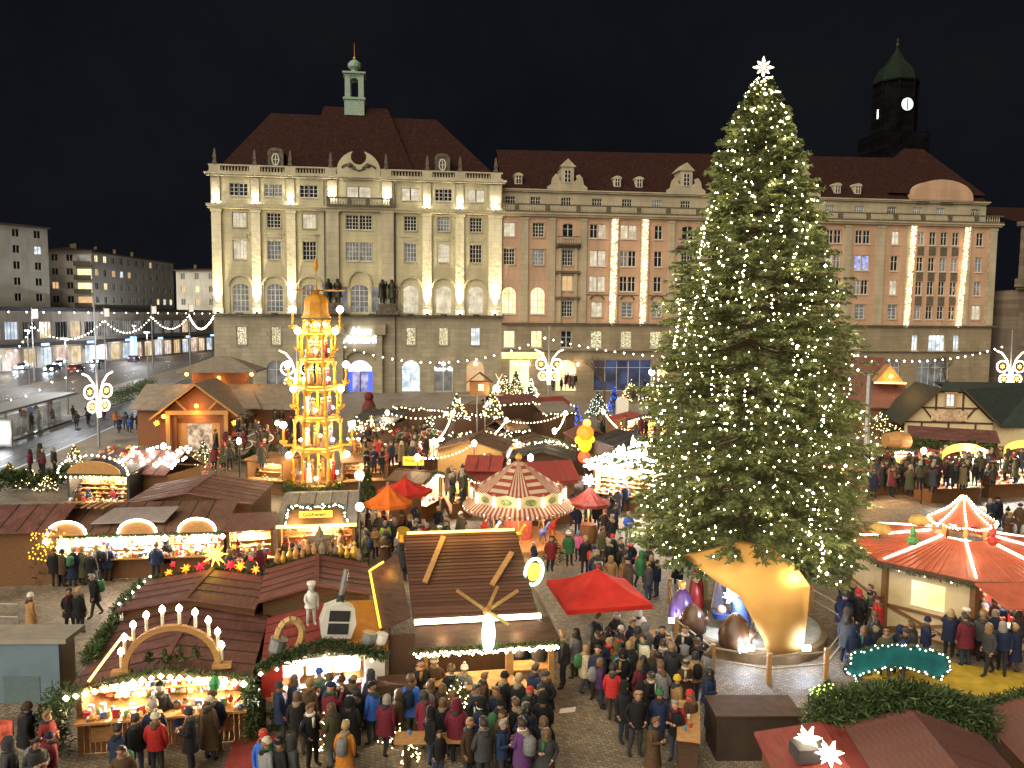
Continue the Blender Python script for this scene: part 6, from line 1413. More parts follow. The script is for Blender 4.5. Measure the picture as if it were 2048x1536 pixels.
MB().box(-6.6,6.9,4.0,9,0,3.3).build('wing_wall', CHW, ch)
MB().box(-2.5,2.5,6.6,9,5.2,6.7).build('lantern_wall', CHW, ch)
mb = MB(); hip(mb,-3.6,3.6,5.4,10.2,6.7,-.6,.6,7.8,8.0); mb.box(-3.6,3.6,5.4,10.2,6.55,6.69); mb.build('lantern_roof', CHR, ch)
AMB = glow('amber_lamp',(1.0,.45,.06),9)
for x,y,z in ((-.05,-.6,4.15),(0,6.3,6.0),(-2.9,6.3,6.35),(3.0,6.3,6.35),(-2.65,-.95,3.3)): MB().ball((x,y,z),.17,10,6).build('amber_lamp', AMB, ch); lamp('amber_light', ch, (x,y-.5,z-.2), 55, (1,.42,.07), .15)
for s in (-1,1): MB().spikes((s*3.2,-1.1,2.75),.3,.12,13).build('hanging_star', LEDY, ch); lamp('star_light', ch, (s*3.2,-1.4,2.6), 12, (1,.5,.1), .15)
lamp('porch_light', ch, (0,-.9,2.9), 90, (1,.55,.18), .2)
co = thing('light_cone', 'white glowing cone ornament beside the chalet', 'ornament', G(496,850)); MB().lathe([(.55,0),(.3,1.3),(.03,2.4)],10,(0,0,.6)).build('cone', glow('cone_pink',(1,.75,.7),1.6,False), co); MB().tube((0,0,0),(0,0,.6),.05,.05,6).build('stem', METALD, co)

# ================================================================ N, O and other stalls further back
def far_stall(label, fl, fr, depth=2.4, He=2.55, Hp=3.05, **k):
    a, b = G(*fl, He), G(*fr, He); d = b-a; rz = math.atan2(d.y,d.x); m = (a+b)/2
    return stall(label, Vector((m.x,m.y,0)), rz, d.length, depth, He, Hp, **k)
N1 = far_stall('red-roofed stall crowned with rows of white bulbs and baubles', (178,938),(338,948), 3.2, 2.5, 3.6, style='gable', roof=ROOFM, faces=False)
rb = MB()
for i in range(70):
    x = random.uniform(-1.0,3.2); s = random.uniform(0,1); rb.ball((x, .2+1.5*s, 2.75+1.0*s+random.uniform(0,.15)), .085, 6, 4)
stuff(rb.build('white_bulbs', WHITEB, N1)); bb = MB()
for i in range(50): x = random.uniform(-3.0,-.6); s = random.uniform(.1,1); bb.ball((x,.2+1.5*s,2.72+1.0*s),.12,6,4)
stuff(bb.build('red_baubles', GOODS, N1)); lamp('bulb_light', N1, (1.2,.2,4.2), 80, (1,.92,.85), .3)
O1 = far_stall('dark gazebo stall with a curved amber pediment and string lights', (132,945),(262,948), 3.0, 2.7, 3.1, style='flat', roof=METALD, light=140, ngoods=80, glabel='candles and jars in the dark gazebo', wall=METALD, bulb=(.3,.06))
mb = MB(); mb.prism(arch_pts(-1.6,1.6,2.75,.75,10),-.5,-.4); mb.build('pediment', WOODL, O1); bulbs(O1, [(x,-.55,z+.1) for x,z in arch_pts(-2.1,2.1,2.7,1.05,18)], .07, WARM)
L1 = far_stall('maroon-roofed stall cut by the left edge of the view', (-40,1062),(118,1058), 4.0, 2.5, 3.2, style='gable', roof=ROOFM, faces=False)
bulbs(L1, [(random.uniform(.5,2.0),-.4,random.uniform(1.2,2.6)) for i in range(70)], .04, LEDY)
pt = thing('pallet_stack','slatted pallet lying on the stall roof','pallet',G(170,1012,2.9)); 
for i in range(8): MB().box(-1.3+i*.33,-1.15+i*.33,-.5,.5,0,.06).build('slat', WOODL, pt)
MIDS = [far_stall('tan-walled stall with a broad brown roof below the gingerbread house', (872,897),(1008,902), 4.2, 2.9, 3.6, faces=False, roof=ROOFB, wall=mat('tan_boards',(.40,.24,.09),.7,.15,4,.2,kind='wood'))]
MIDS.append(far_stall('dark red-roofed booth in front of the tan stall', (928,938),(1004,940), 2.6, 2.4, 3.1, faces=False, roof=ROOFR, wall=ROOFR, style='gable'))
rs = far_stall('red shingle-roofed booth behind the carousel', (1048,968),(1152,962), 2.8, 2.5, 3.5, faces=False, roof=ROOFR, style='gable')
me = None
for i in range(9):
    z = 2.58+.9*(i+.5)/9; y = -.35+1.55*(i+.5)/9
    if me is None: o = MB().box(-1.75,1.75,-.1,.1,0,.03).build('roof_board', ROOFR, rs, (0,y,z+.02), (.62,0,0)); me = o.data
    else: link('roof_board', me, rs, (0,y,z+.02), (.62,0,0))
MIDS.append(far_stall('long dark-roofed booth behind the carousel top', (1018,915),(1152,918), 3.4, 2.6, 3.1, faces=False, roof=ROOFD, wall=WOODD)); MIDS.append(rs)
for t, w_, d_, h_ in zip(MIDS, (5.0,2.6,4.6,3.4), (4.2,2.6,3.4,2.8), (3.1,2.5,2.75,2.6)):
    e_ = [(-w_/2,d_+.25,h_),(0,d_+.25,h_+.35),(w_/2,d_+.25,h_)]; garland(t, e_, .16, 90); bulbs(t, along(e_,.16), .045, WARM, jitter=.09)
K1 = far_stall('gingerbread heart stall with bright candy-coloured roof edge', (772,888),(880,872), 2.8, 2.6, 3.0, style='flat', light=700, lcol=(1,.93,.85), ngoods=120, roof=WOODD, glabel='sweets and hearts in the gingerbread heart stall', bulb=(.28,.085,WHITEB))
for i in range(9):
    x = -2.2+i*.55; c_ = Vector((x,-.45,3.05+.18*math.sin(i*1.3))); pts = [c_+Vector((.26*(16*math.sin(t)**3)/16,0,.26*(13*math.cos(t)-5*math.cos(2*t)-2*math.cos(3*t)-math.cos(4*t))/16)) for t in np.linspace(0,2*PI,18)]
    hh = MB().prism([(p.x,p.z) for p in pts[:-1]],-.5,-.42); h_o = hh.build('gingerbread_heart', [mat('ginger',(.30,.12,.04),.6,.2),mat('heart_green',(.05,.3,.12),.5,.1),RED][i%3], K1); MB().path([Vector((p.x,-.51,p.z)) for p in pts],.03,4).build('icing', WHITE, h_o)
wpn = tag(MB().box(-1.0,1.0,-.04,.04,0,1.5).build('lit_price_board', glow('board_white',(1,.96,.95),1.6,False), None, G(801,910,1.2), (0,0,.1)),'glowing white board with a violet figure by the heart stall','sign'); MB().prism([(-.25,.7),(.25,.7),(0,1.3)],-.06,-.045).build('figure', mat('violet',(.2,.08,.4),.5,.1), wpn); MB().box(-.8,.75,-.06,-.045,.35,.47).build('red_line', RED, wpn); MB().tube((0,0,-1.2),(0,0,0),.05,.05,6).build('leg', METALD, wpn)
for k,x in enumerate((720,750,775)): little_tree(f'{["first","second","third"][k]} small lit fir on the dark roof behind the pyramid', G(x-8,868,2.9), 1.5, .55, 260, WARMS, 34, .05)
far_stall('dark booth with a row of white bulbs behind the pyramid', (700,872),(772,874), 2.2, 2.6, 3.3, style='gable', roof=ROOFM, light=60, ngoods=20, glabel='wares in the dark booth behind the pyramid', bulb=(.42,.11,WHITEB))
J1 = far_stall('bright stall strung with countless white lights beside the big tree', (1185,930),(1335,945), 3.0, 2.7, 3.2, light=900, lcol=(1,.93,.82), ngoods=200, roof=WOODD, glabel='colourful candles in the dazzling stall beside the tree', bulb=(.16,.075,WHITEB))
pp = []
for i in range(330):
    x = random.uniform(-2.8,2.8); z = 2.6+random.random()*1.5*(1-abs(x)/4); pp.append((x,-.5+random.uniform(-.3,.3),z))
bulbs(J1, pp, .055, WHITEB); garland(J1,[(-2.7,-.3,3.0),(0,-.3,3.5),(2.7,-.3,3.0)],.4,180,.3,.035)
for k,(x,h) in enumerate(((.2,1.5),(.55,1.3),(-.4,.9),(-.7,.8),(1.0,.8))): MB().lathe([(.14,0),(.14,h*.7),(.02,h)],8,(x,0,3.3)).build('candle_spire', glow('spire_white',(.9,1,.95),3,False), J1)
sa = far_stall('stall glowing cold white behind the deer roof garden', (1050,888),(1128,884), 2.4, 2.6, 3.0, light=360, lcol=(.95,.97,1), ngoods=70, roof=WOODD, glabel='crib figures in the cold white stall', bulb=(.3,.08,WHITEB))
figl = thing('lantern_cluster','hanging cluster of orange, yellow and green lanterns on a pole','lantern',G(1168,1005)); MB().tube((0,0,0),(0,0,5.4),.05,.05,6).build('pole', METALD, figl)
for (x,z,r_,c_,nm) in ((-.0,4.55,.55,(1,.16,.01),'l_orange'),(-.38,4.1,.28,(1,.75,.02),'l_yellow'),(.36,4.15,.26,(1,.75,.02),'l_yellow'),(.0,3.75,.42,(.62,.9,.01),'l_lime'),(-.05,3.0,.4,(1,.06,.02),'l_red'),(.1,5.2,.26,(1,.62,.12),'l_amber')): MB().ball((x,-.1,z),r_,12,8).build('lantern', glow(nm,c_,1.4,False), figl, smooth=True)
# strings of warm bulbs added over the lanes for more glow
for k,(p,q,dr) in enumerate((((835,1030,3.4),(948,990,3.4),.4),((948,990,3.4),(1012,925,3.4),.4),((868,985,3.4),(905,905,3.4),.5),((1108,955,3.4),(1130,905,3.4),.4),((1012,925,3.4),(1130,905,3.4),.5),((775,905,3.4),(905,905,3.4),.5),((1290,990,3.4),(1205,900,3.4),.5),((1842,1008,3.4),(1960,1010,3.4),.4))):
    a, b = G(p[0],p[1])+Vector((0,0,3.5)), G(q[0],q[1])+Vector((0,0,3.5)); t = thing('added_lane_string', f'{"first second third fourth fifth sixth seventh eighth".split()[k]} added string of warm bulbs slung between the lantern posts', 'string lights', a, 0, 'added light strings over the lanes'); pth = sag(Vector(), b-a, dr, 10); MB().path(pth,.012,4).build('wire', METALD, t); bulbs(t, along(pth,.42), .055, WARM)
# back rows near the facades
for k,(px,py_,w_) in enumerate(((948,990,90),(868,985,90),(1108,955,90),(835,1030,70),(1290,990,90),(1130,905,120),(1012,925,110),(556,935,90),(775,905,130),(1842,1008,90),(1960,1010,90),(1700,1040,80),(1205,900,130),(905,905,110),(1060,1030,60),(330,1000,80),(480,985,70))):  # lantern posts added through the lanes to light the crowds
    t = thing('lantern_post', ['lantern post left of the carousel','lantern post beside the heart stall aisle','lantern post behind the carousel','lantern post behind the throng','lantern post at the dazzling stall','lantern post near the blue-lit firs','lantern post behind the tan stall','lantern post at the chalet garden','lantern post below the heart stall','lantern post at the amber stall','lantern post behind the kiosk','lantern post behind the big tree','lantern post in the alley','lantern post at the gingerbread house','lantern post at the carousel rim','lantern post behind the long ornament stall','lantern post behind the yellow booth'][k], 'lamp post', G(px,py_), 0, 'lantern posts added to light the lanes')
    MB().tube((0,0,0),(0,0,3.3),.045,.035,8).build('pole', METALD, t); MB().lathe([(.06,0),(.15,.08),(.17,.3),(.05,.42)],8,(0,0,3.3)).build('globe', WARM, t); lamp('globe_light', t, (0,-.3,3.5), w_*1.6, (1,.76,.44), .15)
far_stall('orange and red lit stall in the alley behind the big tree', (1238,842),(1335,838), 2.6, 2.6, 3.1, light=520, lcol=(1,.55,.25), ngoods=80, roof=ROOFR, glabel='red wares in the alley stall', bulb=(.25,.08,WARM))
far_stall('tiny amber booth left of the carousel', (900,962),(946,958), 1.8, 2.3, 2.7, light=110, lcol=(1,.6,.2), ngoods=30, roof=WOOD, glabel='figures in the tiny amber booth', bulb=(.22,.05,WARM))
far_stall('bright white side booth along the aisle', (838,966),(878,948), 2.0, 2.4, 2.8, light=330, lcol=(1,.92,.82), ngoods=40, roof=WOODD, glabel='sweets in the white side booth', bulb=(.2,.06,WHITEB))
far_stall('warm lit booth in front of the hotel entrance', (752,832),(800,830), 2.0, 2.5, 2.9, light=280, lcol=(1,.8,.55), ngoods=30, roof=WOODD, glabel='wares in the booth before the hotel', bulb=(.3,.08,WHITEB))
far_stall('warm lit booth below the gingerbread house', (1000,886),(1046,884), 2.0, 2.5, 2.9, light=220, lcol=(1,.7,.4), ngoods=40, roof=WOODD, glabel='toys in the booth below the gingerbread house', bulb=(.25,.07,WARM))
back = [('grey flat-roofed container hut below the hotel arches',(792,812),(905,822),ROOFG,'flat',3.2),('brown-roofed hut near the hotel corner',(905,828),(985,826),ROOFB,'gable',3.2),('maroon hut with pale scalloped valances below the cellar sign',(990,808),(1078,804),ROOFM,'gable',3.6),('small red-roofed hut in front of the archway',(1085,812),(1142,808),ROOFR,'gable',3.2),('pale awning hut behind the dark hedge',(1085,826),(1152,824),ROOFG,'flat',2.9),('dark hut among the blue-lit trees',(1150,878),(1230,876),ROOFM,'chevron',2.8),('dark hut behind the white cabinet',(1225,892),(1330,886),ROOFD,'chevron',2.8),('narrow brown hut behind the deer roof garden',(1010,862),(1060,858),ROOFB,'gable',2.6),('dark container behind the pyramid',(700,842),(790,846),ROOFD,'flat',2.8)]
for i,(lb_,fl,fr,rm,sty,he) in enumerate(back):
    t = far_stall(lb_, fl, fr, 3.2, he, he+.7, faces=False, roof=rm, style=sty, wall=WOODD); w_ = (G(*fr,he)-G(*fl,he)).length
    garland(t, [(-w_/2,-.38,he),(w_/2,-.38,he)], .14, 60); bulbs(t, along([(-w_/2,-.45,he-.08),(w_/2,-.45,he-.08)], .35), .06, [WARM,WHITEB][i%2], jitter=.06)
va = MB(); 
hedge('fir_hedge','dark fir hedge behind the pyramid in front of the hotel', G(740,878), G(850,872), 2.0, 2.6, 2600); hedge('fir_hedge','dark fir hedge beside the maroon hut', G(1010,862), G(1080,858), 2.0, 2.8, 2200); hedge('fir_hedge','fir hedge in the chalet garden', G(440,930), G(590,925), 1.6, 1.2, 2600); hedge('fir_hedge','dark hedge of the planted strip beside the tram stop', (-50.5,101,0), (-56.5,125,0), 2.2, 1.8, 3000)
hedge('fir_hedge','low fir hedge with lights at the left edge behind the stalls', G(0,985), G(140,975), 1.5, 1.3, 2200)
o = thing('santa_figure','large dark red hooded figure in front of the hotel entrance','figurine',G(738,838)); MB().lathe([(.8,0),(.9,.6),(.75,1.6),(.45,2.2)],14).build('body', mat('dark_red_cloth',(.14,.02,.02),.8,.2,3), o, smooth=True); MB().ball((0,0,2.6),.55,12,8).build('head', mat('dark_red_cloth',(.14,.02,.02)), o, smooth=True)
# gingerbread house and deer on a roof stand
gh = thing('gingerbread_house','little lit gingerbread house with deer on a tall roof stand','ornament',G(962,905)); mb = MB()
for sx in (-.35,.35):
    for sy in (-.35,.35): mb.tube((sx,sy,0),(sx,sy,5.1),.05,.05,6)
mb.build('stand', METAL, gh); MB().box(-1.9,1.9,-.9,.9,5.1,5.2).build('deck', WOODG, gh); MB().box(-1.0,.7,-.5,.6,5.2,6.3).build('house', mat('ginger',(.3,.12,.04)), gh)
mb = MB(); mb.slab([(-1.3,-.8,6.2),(-.15,-.8,7.1),(-.15,.8,7.1),(-1.3,.8,6.2)],.08); mb.slab([(-.15,-.8,7.1),(1.0,-.8,6.2),(1.0,.8,6.2),(-.15,.8,7.1)],.08); mb.build('roof', WOOD, gh); MB().box(-.25,.25,-.56,-.52,5.5,6.1).box(-.03,.03,-.58,-.56,5.5,6.1).build('window', WHITE, gh)
dr = MB(); dr.ball((1.3,-.3,5.75),.3,8,5); dr.tube((1.35,-.3,5.8),(1.55,-.4,6.4),.1,.08,6)
for dx in (-.15,.15): dr.tube((1.3+dx,-.35,5.6),(1.3+dx,-.35,5.2),.05,.04,5); dr.tube((1.55,-.4,6.45),(1.55+dx*2,-.4,7.0),.03,.02,4)
dr.build('deer', glow('deer_glow',(1,.75,.5),1.3,False), gh); lamp('deck_light', gh, (.9,-1.0,5.6), 60, (1,.7,.4), .2)
for k,(x,y,h) in enumerate(((913,846,2.3),(985,842,2.5))): little_tree(['lit fir left of the gingerbread house','lit fir right of the gingerbread house'][k], G(x,y,3.4), h, .95, 700, WARMS, 90, .042)
bl_ = [(1135,858,2.6,.9,BLUEB,'blue-lit fir at the corner of the alley'),(1152,846,2.0,.7,BLUEB,'second blue-lit fir in the alley'),(1228,826,3.2,.8,BLUEB,'tall slim blue-lit fir in the alley'),(1345,830,1.6,1.3,BLUEB,'blue-lit bush at the edge of the big tree'),(1195,838,3.2,1.4,glow('bulb_pale',(.85,1,.9),5,False),'pale green-lit fir between the blue ones'),(1262,806,3.2,1.3,WARMS,'orange-lit fir by the lamp post'),(1298,812,2.6,1.1,WARMS,'second orange-lit fir by the lamp post'),(1320,860,2.0,1.6,REDB,'red-lit bush near the big tree'),(1010,795,3.4,1.3,WARMS,'first large lit fir below the cellar sign'),(1032,793,3.8,1.4,WARMS,'second large lit fir below the cellar sign'),(1062,797,3.0,1.1,WHITEB,'white-lit fir below the cellar sign'),(1760,880,2.8,2.2,WARMS,'lit fir behind the big tree beside the half-timbered house'),(150,938,1.9,.8,WARMS,'lit fir beside the dark gazebo'),(60,978,1.6,.9,WARMS,'first lit fir at the left edge'),(95,985,1.2,.7,WARMS,'second lit fir at the left edge'),(20,970,1.6,.8,LEDY,'yellow-lit fir at the left edge'),(408,940,2.3,.9,WARMS,'lit fir in front of the chalet'),(380,925,1.2,.8,None,'dark fir bush in front of the chalet'),(435,948,2.0,.9,REDB,'fir with red and orange lights in front of the chalet'),(860,900,3.2,1.0,WHITEB,'white-lit fir pillar beside the heart stall'),(880,930,2.6,.8,WHITEB,'lower white-lit fir beside the heart stall'),(735,1030,3.0,.8,None,'fir beside the mulled wine stall'),(1250,868,3.0,1.2,None,'dark fir beside the white cabinet'),(1305,868,3.6,1.2,None,'dark fir behind the dazzling stall'),(525,1120,1.3,.6,None,'little fir in front of the yellow booth'),(1108,1130,1.4,.7,None,'potted fir behind the mill roof')]
for x,y,h,r,m_,lb_ in bl_: little_tree(lb_, G(x,y), h, r, int(420*h), m_, int(38*h) if m_ else 0, .042 if y < 900 else .03)
wc = thing('white_cabinet','round-topped white cabinet standing among the dark firs','cabinet',G(1243,872)); MB().box(-.75,.75,-.4,.4,0,2.0).build('base', WHITE, wc); MB().prism([(-.6,2.0)]+arch_pts(-.6,.6,3.4,.6,10)+[(.6,2.0)],-.35,.35).build('body', WHITE, wc)
# ================================================================ right side: half-timbered house and stalls
hq = thing('half_timbered_house','half-timbered house with dark green roof and cream gable','house',(41.8,76,0),-.16)
gw = MB(); gw.prism([(-4.9,0),(4.9,0),(4.9,2.6),(1.2,6.2),(-1.2,6.2),(-4.9,2.6)],0,.15); gw.build('gable_wall', CRM, hq)
for a_,b_ in (((-4.9,2.55),(4.9,2.55)),((-3.2,4.2),(3.2,4.2)),((-1.4,6.0),(1.4,6.0)),((-1.5,2.55),(-1.5,6.1)),((1.5,2.55),(1.5,6.1)),((-2.9,4.2),(-1.6,2.6)),((2.9,4.2),(1.6,2.6)),((0,0),(0,2.5)),((-3,0),(-3,2.5)),((3,0),(3,2.5))): MB().bar((a_[0],-.04,a_[1]),(b_[0],-.04,b_[1]),.08,.2,up=(0,0,1) if abs(a_[0]-b_[0])>.1 else (1,0,0)).build('timber', mat('timber_dark',(.07,.03,.02),.7,.2), hq)
hq.scale = (.8,.8,.85)
GRF = mat('dark_green_roof',(.032,.042,.036),.65,.25,2,.3,14)
mb = MB(); mb.slab([(1.1,-.6,6.45),(5.5,-.6,2.3),(16,2,2.3),(14,10,6.6),(1.1,9,6.5)],.12); mb.slab([(-5.5,-.6,2.3),(-1.1,-.6,6.45),(-1.1,9,6.5),(-5.5,9,2.3)],.12); mb.slab([(-1.35,-.5,6.2),(1.35,-.5,6.2),(.0,1.6,7.3),(0,1.61,7.3)],.1); mb.build('roof', GRF, hq)
MB().bar((-5.4,-.62,2.4),(-1.2,-.62,6.4),.12,.22).build('bargeboard', WOODD, hq); MB().bar((5.4,-.62,2.4),(1.2,-.62,6.4),.12,.22).build('bargeboard', WOODD, hq)
window(hq, 0, 4.4, .9, 1.4, PANE_COLD, nv=1, nh=1, y=-.36, casing=WOODL); MB().box(-2.0,2.0,-.18,-.1,2.75,3.9).build('mural_board', mat('mural',(.5,.34,.22),.7,.5,3), hq)
MB().box(4.95,15,.4,.6,0,2.4).build('side_wall', CRM, hq); 
mh = thing('maroon_roof_house','house with steep maroon roof and a glowing amber gable dormer','house',(37.2,86,0),-.1); mb = MB(); mb.slab([(-6,-3,2.8),(5.5,-3,2.8),(3.5,2.5,7.8),(-3.5,2.5,7.8)],.12); mb.slab([(-3.5,2.5,7.8),(3.5,2.5,7.8),(5.5,8,2.8),(-6,8,2.8)],.12); mb.build('roof', ROOFM, mh); MB().box(-5.5,5,-2.5,7.5,0,2.8).build('wall', WOOD, mh)
MB().prism([(1.2,5.4),(4.0,5.4),(2.6,7.2)],-2.2,-.5).build('dormer_gable', WOODL, mh); MB().box(1.0,4.2,-2.4,-2.25,5.25,5.4).build('dormer_led', LED, mh); MB().ball((2.6,-2.5,6.0),.22,8,5).build('amber_lamp', AMB, mh); lamp('amber_light', mh, (2.6,-3.0,6.0), 90, (1,.5,.12), .2)
R1 = far_stall('stall with a barrel ornament and warm chain of bulbs behind the tree', (1728,912),(1850,905), 3.0, 2.8, 3.2, light=260, lcol=(1,.6,.25), ngoods=60, roof=WOOD, glabel='amber-lit wares behind the tree', bulb=(.22,.075,WHITEB))
br_ = MB(); br_.lathe([(.52,-.8),(.66,0),(.52,.8)],14); o = br_.build('wooden_barrel', WOODL, None, on(R1,.3,.2,3.7), (0,PI/2,.1)); tag(o,'big wooden barrel lying on a stall roof behind the tree','barrel'); lamp('barrel_light', None, tuple(on(R1,1.3,-1.0,3.6)), 60, (1,.85,.6), .2)
R2 = far_stall('cold white stall with amber arched sign at the right', (1862,925),(1965,922), 3.0, 2.7, 3.1, light=520, lcol=(.85,.95,1), ngoods=110, roof=ROOFR, glabel='glassware in the cold white stall at the right', bulb=(.3,.07,WHITEB))
R3 = far_stall('stall with curved amber sign at the right edge of the view', (1978,918),(2085,914), 3.0, 2.7, 3.1, light=520, lcol=(.9,.96,1), ngoods=110, roof=ROOFR, glabel='glassware in the stall at the right edge', bulb=(.3,.07,WHITEB))
for q in (R2,R3):
    ap = arch_pts(-1.5,1.5,2.95,.55,10); mb = MB()
    for (p,pz_),(r_,rz_) in zip(ap[:-1],ap[1:]): mb.add([(p,-.5,pz_),(r_,-.5,rz_),(r_,-.5,rz_+.5),(p,-.5,pz_+.5)],[(0,1,2,3)])
    mb.build('arched_sign', glow('sign_amber2',(1,.55,.08),1.5,False), q)
far_stall('long maroon roof behind the right-hand stalls', (1815,872),(2000,884), 2.6, 3.0, 3.5, style='flat', roof=ROOFM, faces=False, wall=WOODD)
bulbs(R1, [(-2.5+.12*i,-.5+.0*i,2.75) for i in range(40)], .06, WHITEB)
lb2 = little_tree('round lit bush on the roof edge between the right-hand stalls', G(1945,925,2.7), 1.2, .8, 300, WARMS, 80, .04); hedge('fir_hedge','fir branches along the roof below the half-timbered gable', G(1820,905,2.6), G(1990,915,2.6), .8, .9, 1200)
rt = canopy('market_umbrella','red umbrella with lights half hidden behind the big tree', G(1690,1000), [G(1690,1000)+Vector((1.8*math.cos(t),1.8*math.sin(t),2.4)) for t in np.arange(8)*PI/4], G(1690,1000)+Vector((0,0,3.1)), REDC); lamp('umbrella_light', rt, (0,-.8,2.1), 60, (1,.35,.2), .1)
# chalet garden fence posts
cf = thing('garden_fence','wooden picket fence in front of the chalet garden','fence',G(330,962))
for i in range(14): x = -3.6+i*.62; MB().box(x-.05,x+.05,-.05,.05,0,1.6+(i%3)*.25).build('picket', WOODG, cf)
MB().box(-3.7,4.6,-.03,.03,.9,1.0).build('rail', WOODG, cf)
for k,(x,y) in enumerate(((480,945),(523,930))):
    t = thing('oval_sign', ['oval hoop sign in the chalet garden','smaller oval sign board in the chalet garden'][k],'sign',G(x,y)); MB().path([(1.0*math.cos(q),0,2.2+.4*math.sin(q)) for q in np.linspace(0,2*PI,19)],.05,5).build('hoop', WHITE, t); MB().lathe([(.9,0),(.9,.03)],16).build('face', mat('sign_brown',(.2,.14,.1),.6,.2), t, (0,.02,2.2), (PI/2,0,0)); t.children[-1].scale = (1,.4,1); MB().tube((0,0,0),(0,0,1.8),.05,.05,6).build('post', METAL, t)

# ================================================================ bottom edge: tables, planters, red carpet
o = sheet('red_carpet', [G(448,1536),G(470,1478),G(550,1470),G(580,1536)], .02, mat('red_mat',(.30,.05,.04),.8,.15,4)); 
for k,(x,y,h) in enumerate(((655,1500,1.3),(785,1490,1.0),(820,1530,.8),(915,1480,1.9),(672,1440,1.0))): little_tree(['cone of fairy lights beside the person in orange','cone of fairy lights near the bottom edge','low cone of fairy lights at the bottom edge','tall cone of fairy lights beside the beer bench','thin cone of fairy lights behind the orange coat'][k], G(x,min(y,1530)), h, .34*h, int(160*h), WARMS, int(60*h), .024)
def bench_table(label, px, rz, L=2.2, z=1.05):
    t = thing('standing_table', label, 'table', G(*px), rz, 'tables on the square'); MB().box(-L/2,L/2,-.3,.3,z,z+.05).build('top', WOODL, t)
    for s in (-1,1): MB().box(s*(L/2-.3)-.05,s*(L/2-.3)+.05,-.25,.25,0,z).build('leg', WOODD, t)
    for i in range(4): MB().lathe([(.045,0),(.05,.1),(.04,.11)],8,(random.uniform(-L/2+.1,L/2-.1),random.uniform(-.2,.2),z+.051)).build('mug', random.choice([WHITE,RED,mat('mug_blue',(.1,.2,.4),.3,.1)]), t)
    return t
bench_table('blue and white clothed table in front of the mill stall',(990,1440),.05,2.4); bench_table('long bench table at the bottom edge',(880,1530),.05,2.4,.75); bench_table('low bench beside the blue clothed table',(1000,1480),.05,2.2,.5)
bench_table('wooden standing table behind the people in the middle',(1290,1330),.3,1.6); bench_table('amber-lit counter table at the bottom beside the red hat',(1375,1520),1.35,2.2,1.1)
o = sheet('paper_sheet', [G(1118,1428),G(1150,1424),G(1152,1414),G(1120,1418)], .012, WHITE)
# ================================================================ ornament lamp posts, poles and light strings
ORN = glow('ornament_tube',(1.0,.80,.58),7,False); ORNS = glow('ornament_star',(1.0,.48,.06),5,False)
def ornament_post(label, base, top_z, oz, s, side='both', rz=0):
    t = thing('ornament_lamp_post', label, 'lamp post', base, rz, 'lamp posts with curled light ornaments')
    MB().tube((0,0,0),(0,0,top_z),.13,.07,8).build('pole', METAL, t)
    for sx in ((-1,1) if side == 'both' else (side,)):
        MB().path([(sx*.12*s,-.15,oz-2.6*s),(sx*.2*s,-.15,oz-.4*s),(sx*.5*s,-.15,oz+.6*s),(sx*1.1*s,-.15,oz+1.35*s),(sx*1.7*s,-.15,oz+1.6*s)],.07*s,6).build('curl', ORN, t)
        for dx, dz, r in ((.95,-.15,.62),(.72,-1.55,.5)):
            c_ = Vector((sx*dx*s,-.15,oz+dz*s)); MB().path([c_+Vector((r*s*math.cos(q),0,r*s*math.sin(q))) for q in np.linspace(0,2*PI,17)],.075*s,6).build('ring', ORN, t)
            MB().star((c_.x,c_.y,c_.z),.32*s,.14*s,6,.08*s).build('star', ORNS, t)
    lamp('ornament_light', t, (0,-1.2,oz), 60*s, (1,.72,.42), .3)
    return t
ornament_post('ornament lamp post standing by the street on the left', G(198,893), atY(198,740,71).z, atY(198,780,71).z, .95, rz=1.22)
ornament_post('ornament lamp post behind the pyramid in front of the hotel', G(596,840), atY(597,650,87).z, atY(594,738,87).z, 1.15)
ornament_post('ornament lamp post in front of the cellar restaurant', G(1097,806), atY(1097,652,108).z, atY(1097,728,108).z, 1.15)
ornament_post('ornament lamp post at the right edge above the dark green roof', G(2016,812), atY(2018,660,108).z, atY(2016,733,108).z, 1.25)
def strand(label, pts, step, r, m=WHITEB, drop=.8, wire=True):
    t = thing('light_string', label, 'string lights', pts[0], 0, 'light strings across the square'); o0 = Vector(pts[0]); path = []
    for a, b in zip(pts[:-1], pts[1:]): path += sag(Vector(a)-o0, Vector(b)-o0, drop, 14)[(1 if path else 0):]
    MB().path(path,.02,4).build('wire', METALD, t); bulbs(t, along(path, step), r, m, 'bulbs'); return t
strand('string of white bulbs from the pyramid to the cellar sign', [atY(690,694,100),atY(1090,676,107)], 1.22, .115, drop=2.6)
strand('string of white bulbs from the cellar lamp post to the big tree', [atY(1090,676,107),atY(1370,716,100)], 1.22, .115, drop=.5)
strand('string of white bulbs in front of the pink building at the right', [atY(1700,708,102),atY(2016,690,107)], 1.15, .115, drop=1.5)
ps = [(64,640,140),(208,636,160),(303,630,175),(378,626,190)]
strand('looping string of white bulbs above the shopping street', [atY(-30,698,140),atY(64,652,140),atY(208,641,160),atY(303,633,175),atY(378,630,190),atY(432,624,126)], 1.0, .13, drop=3.0)
strand('string of white bulbs along the tram stop', [atY(-10,802,95),atY(107,762,100),atY(188,710,104)], 1.7, .10, drop=.7)
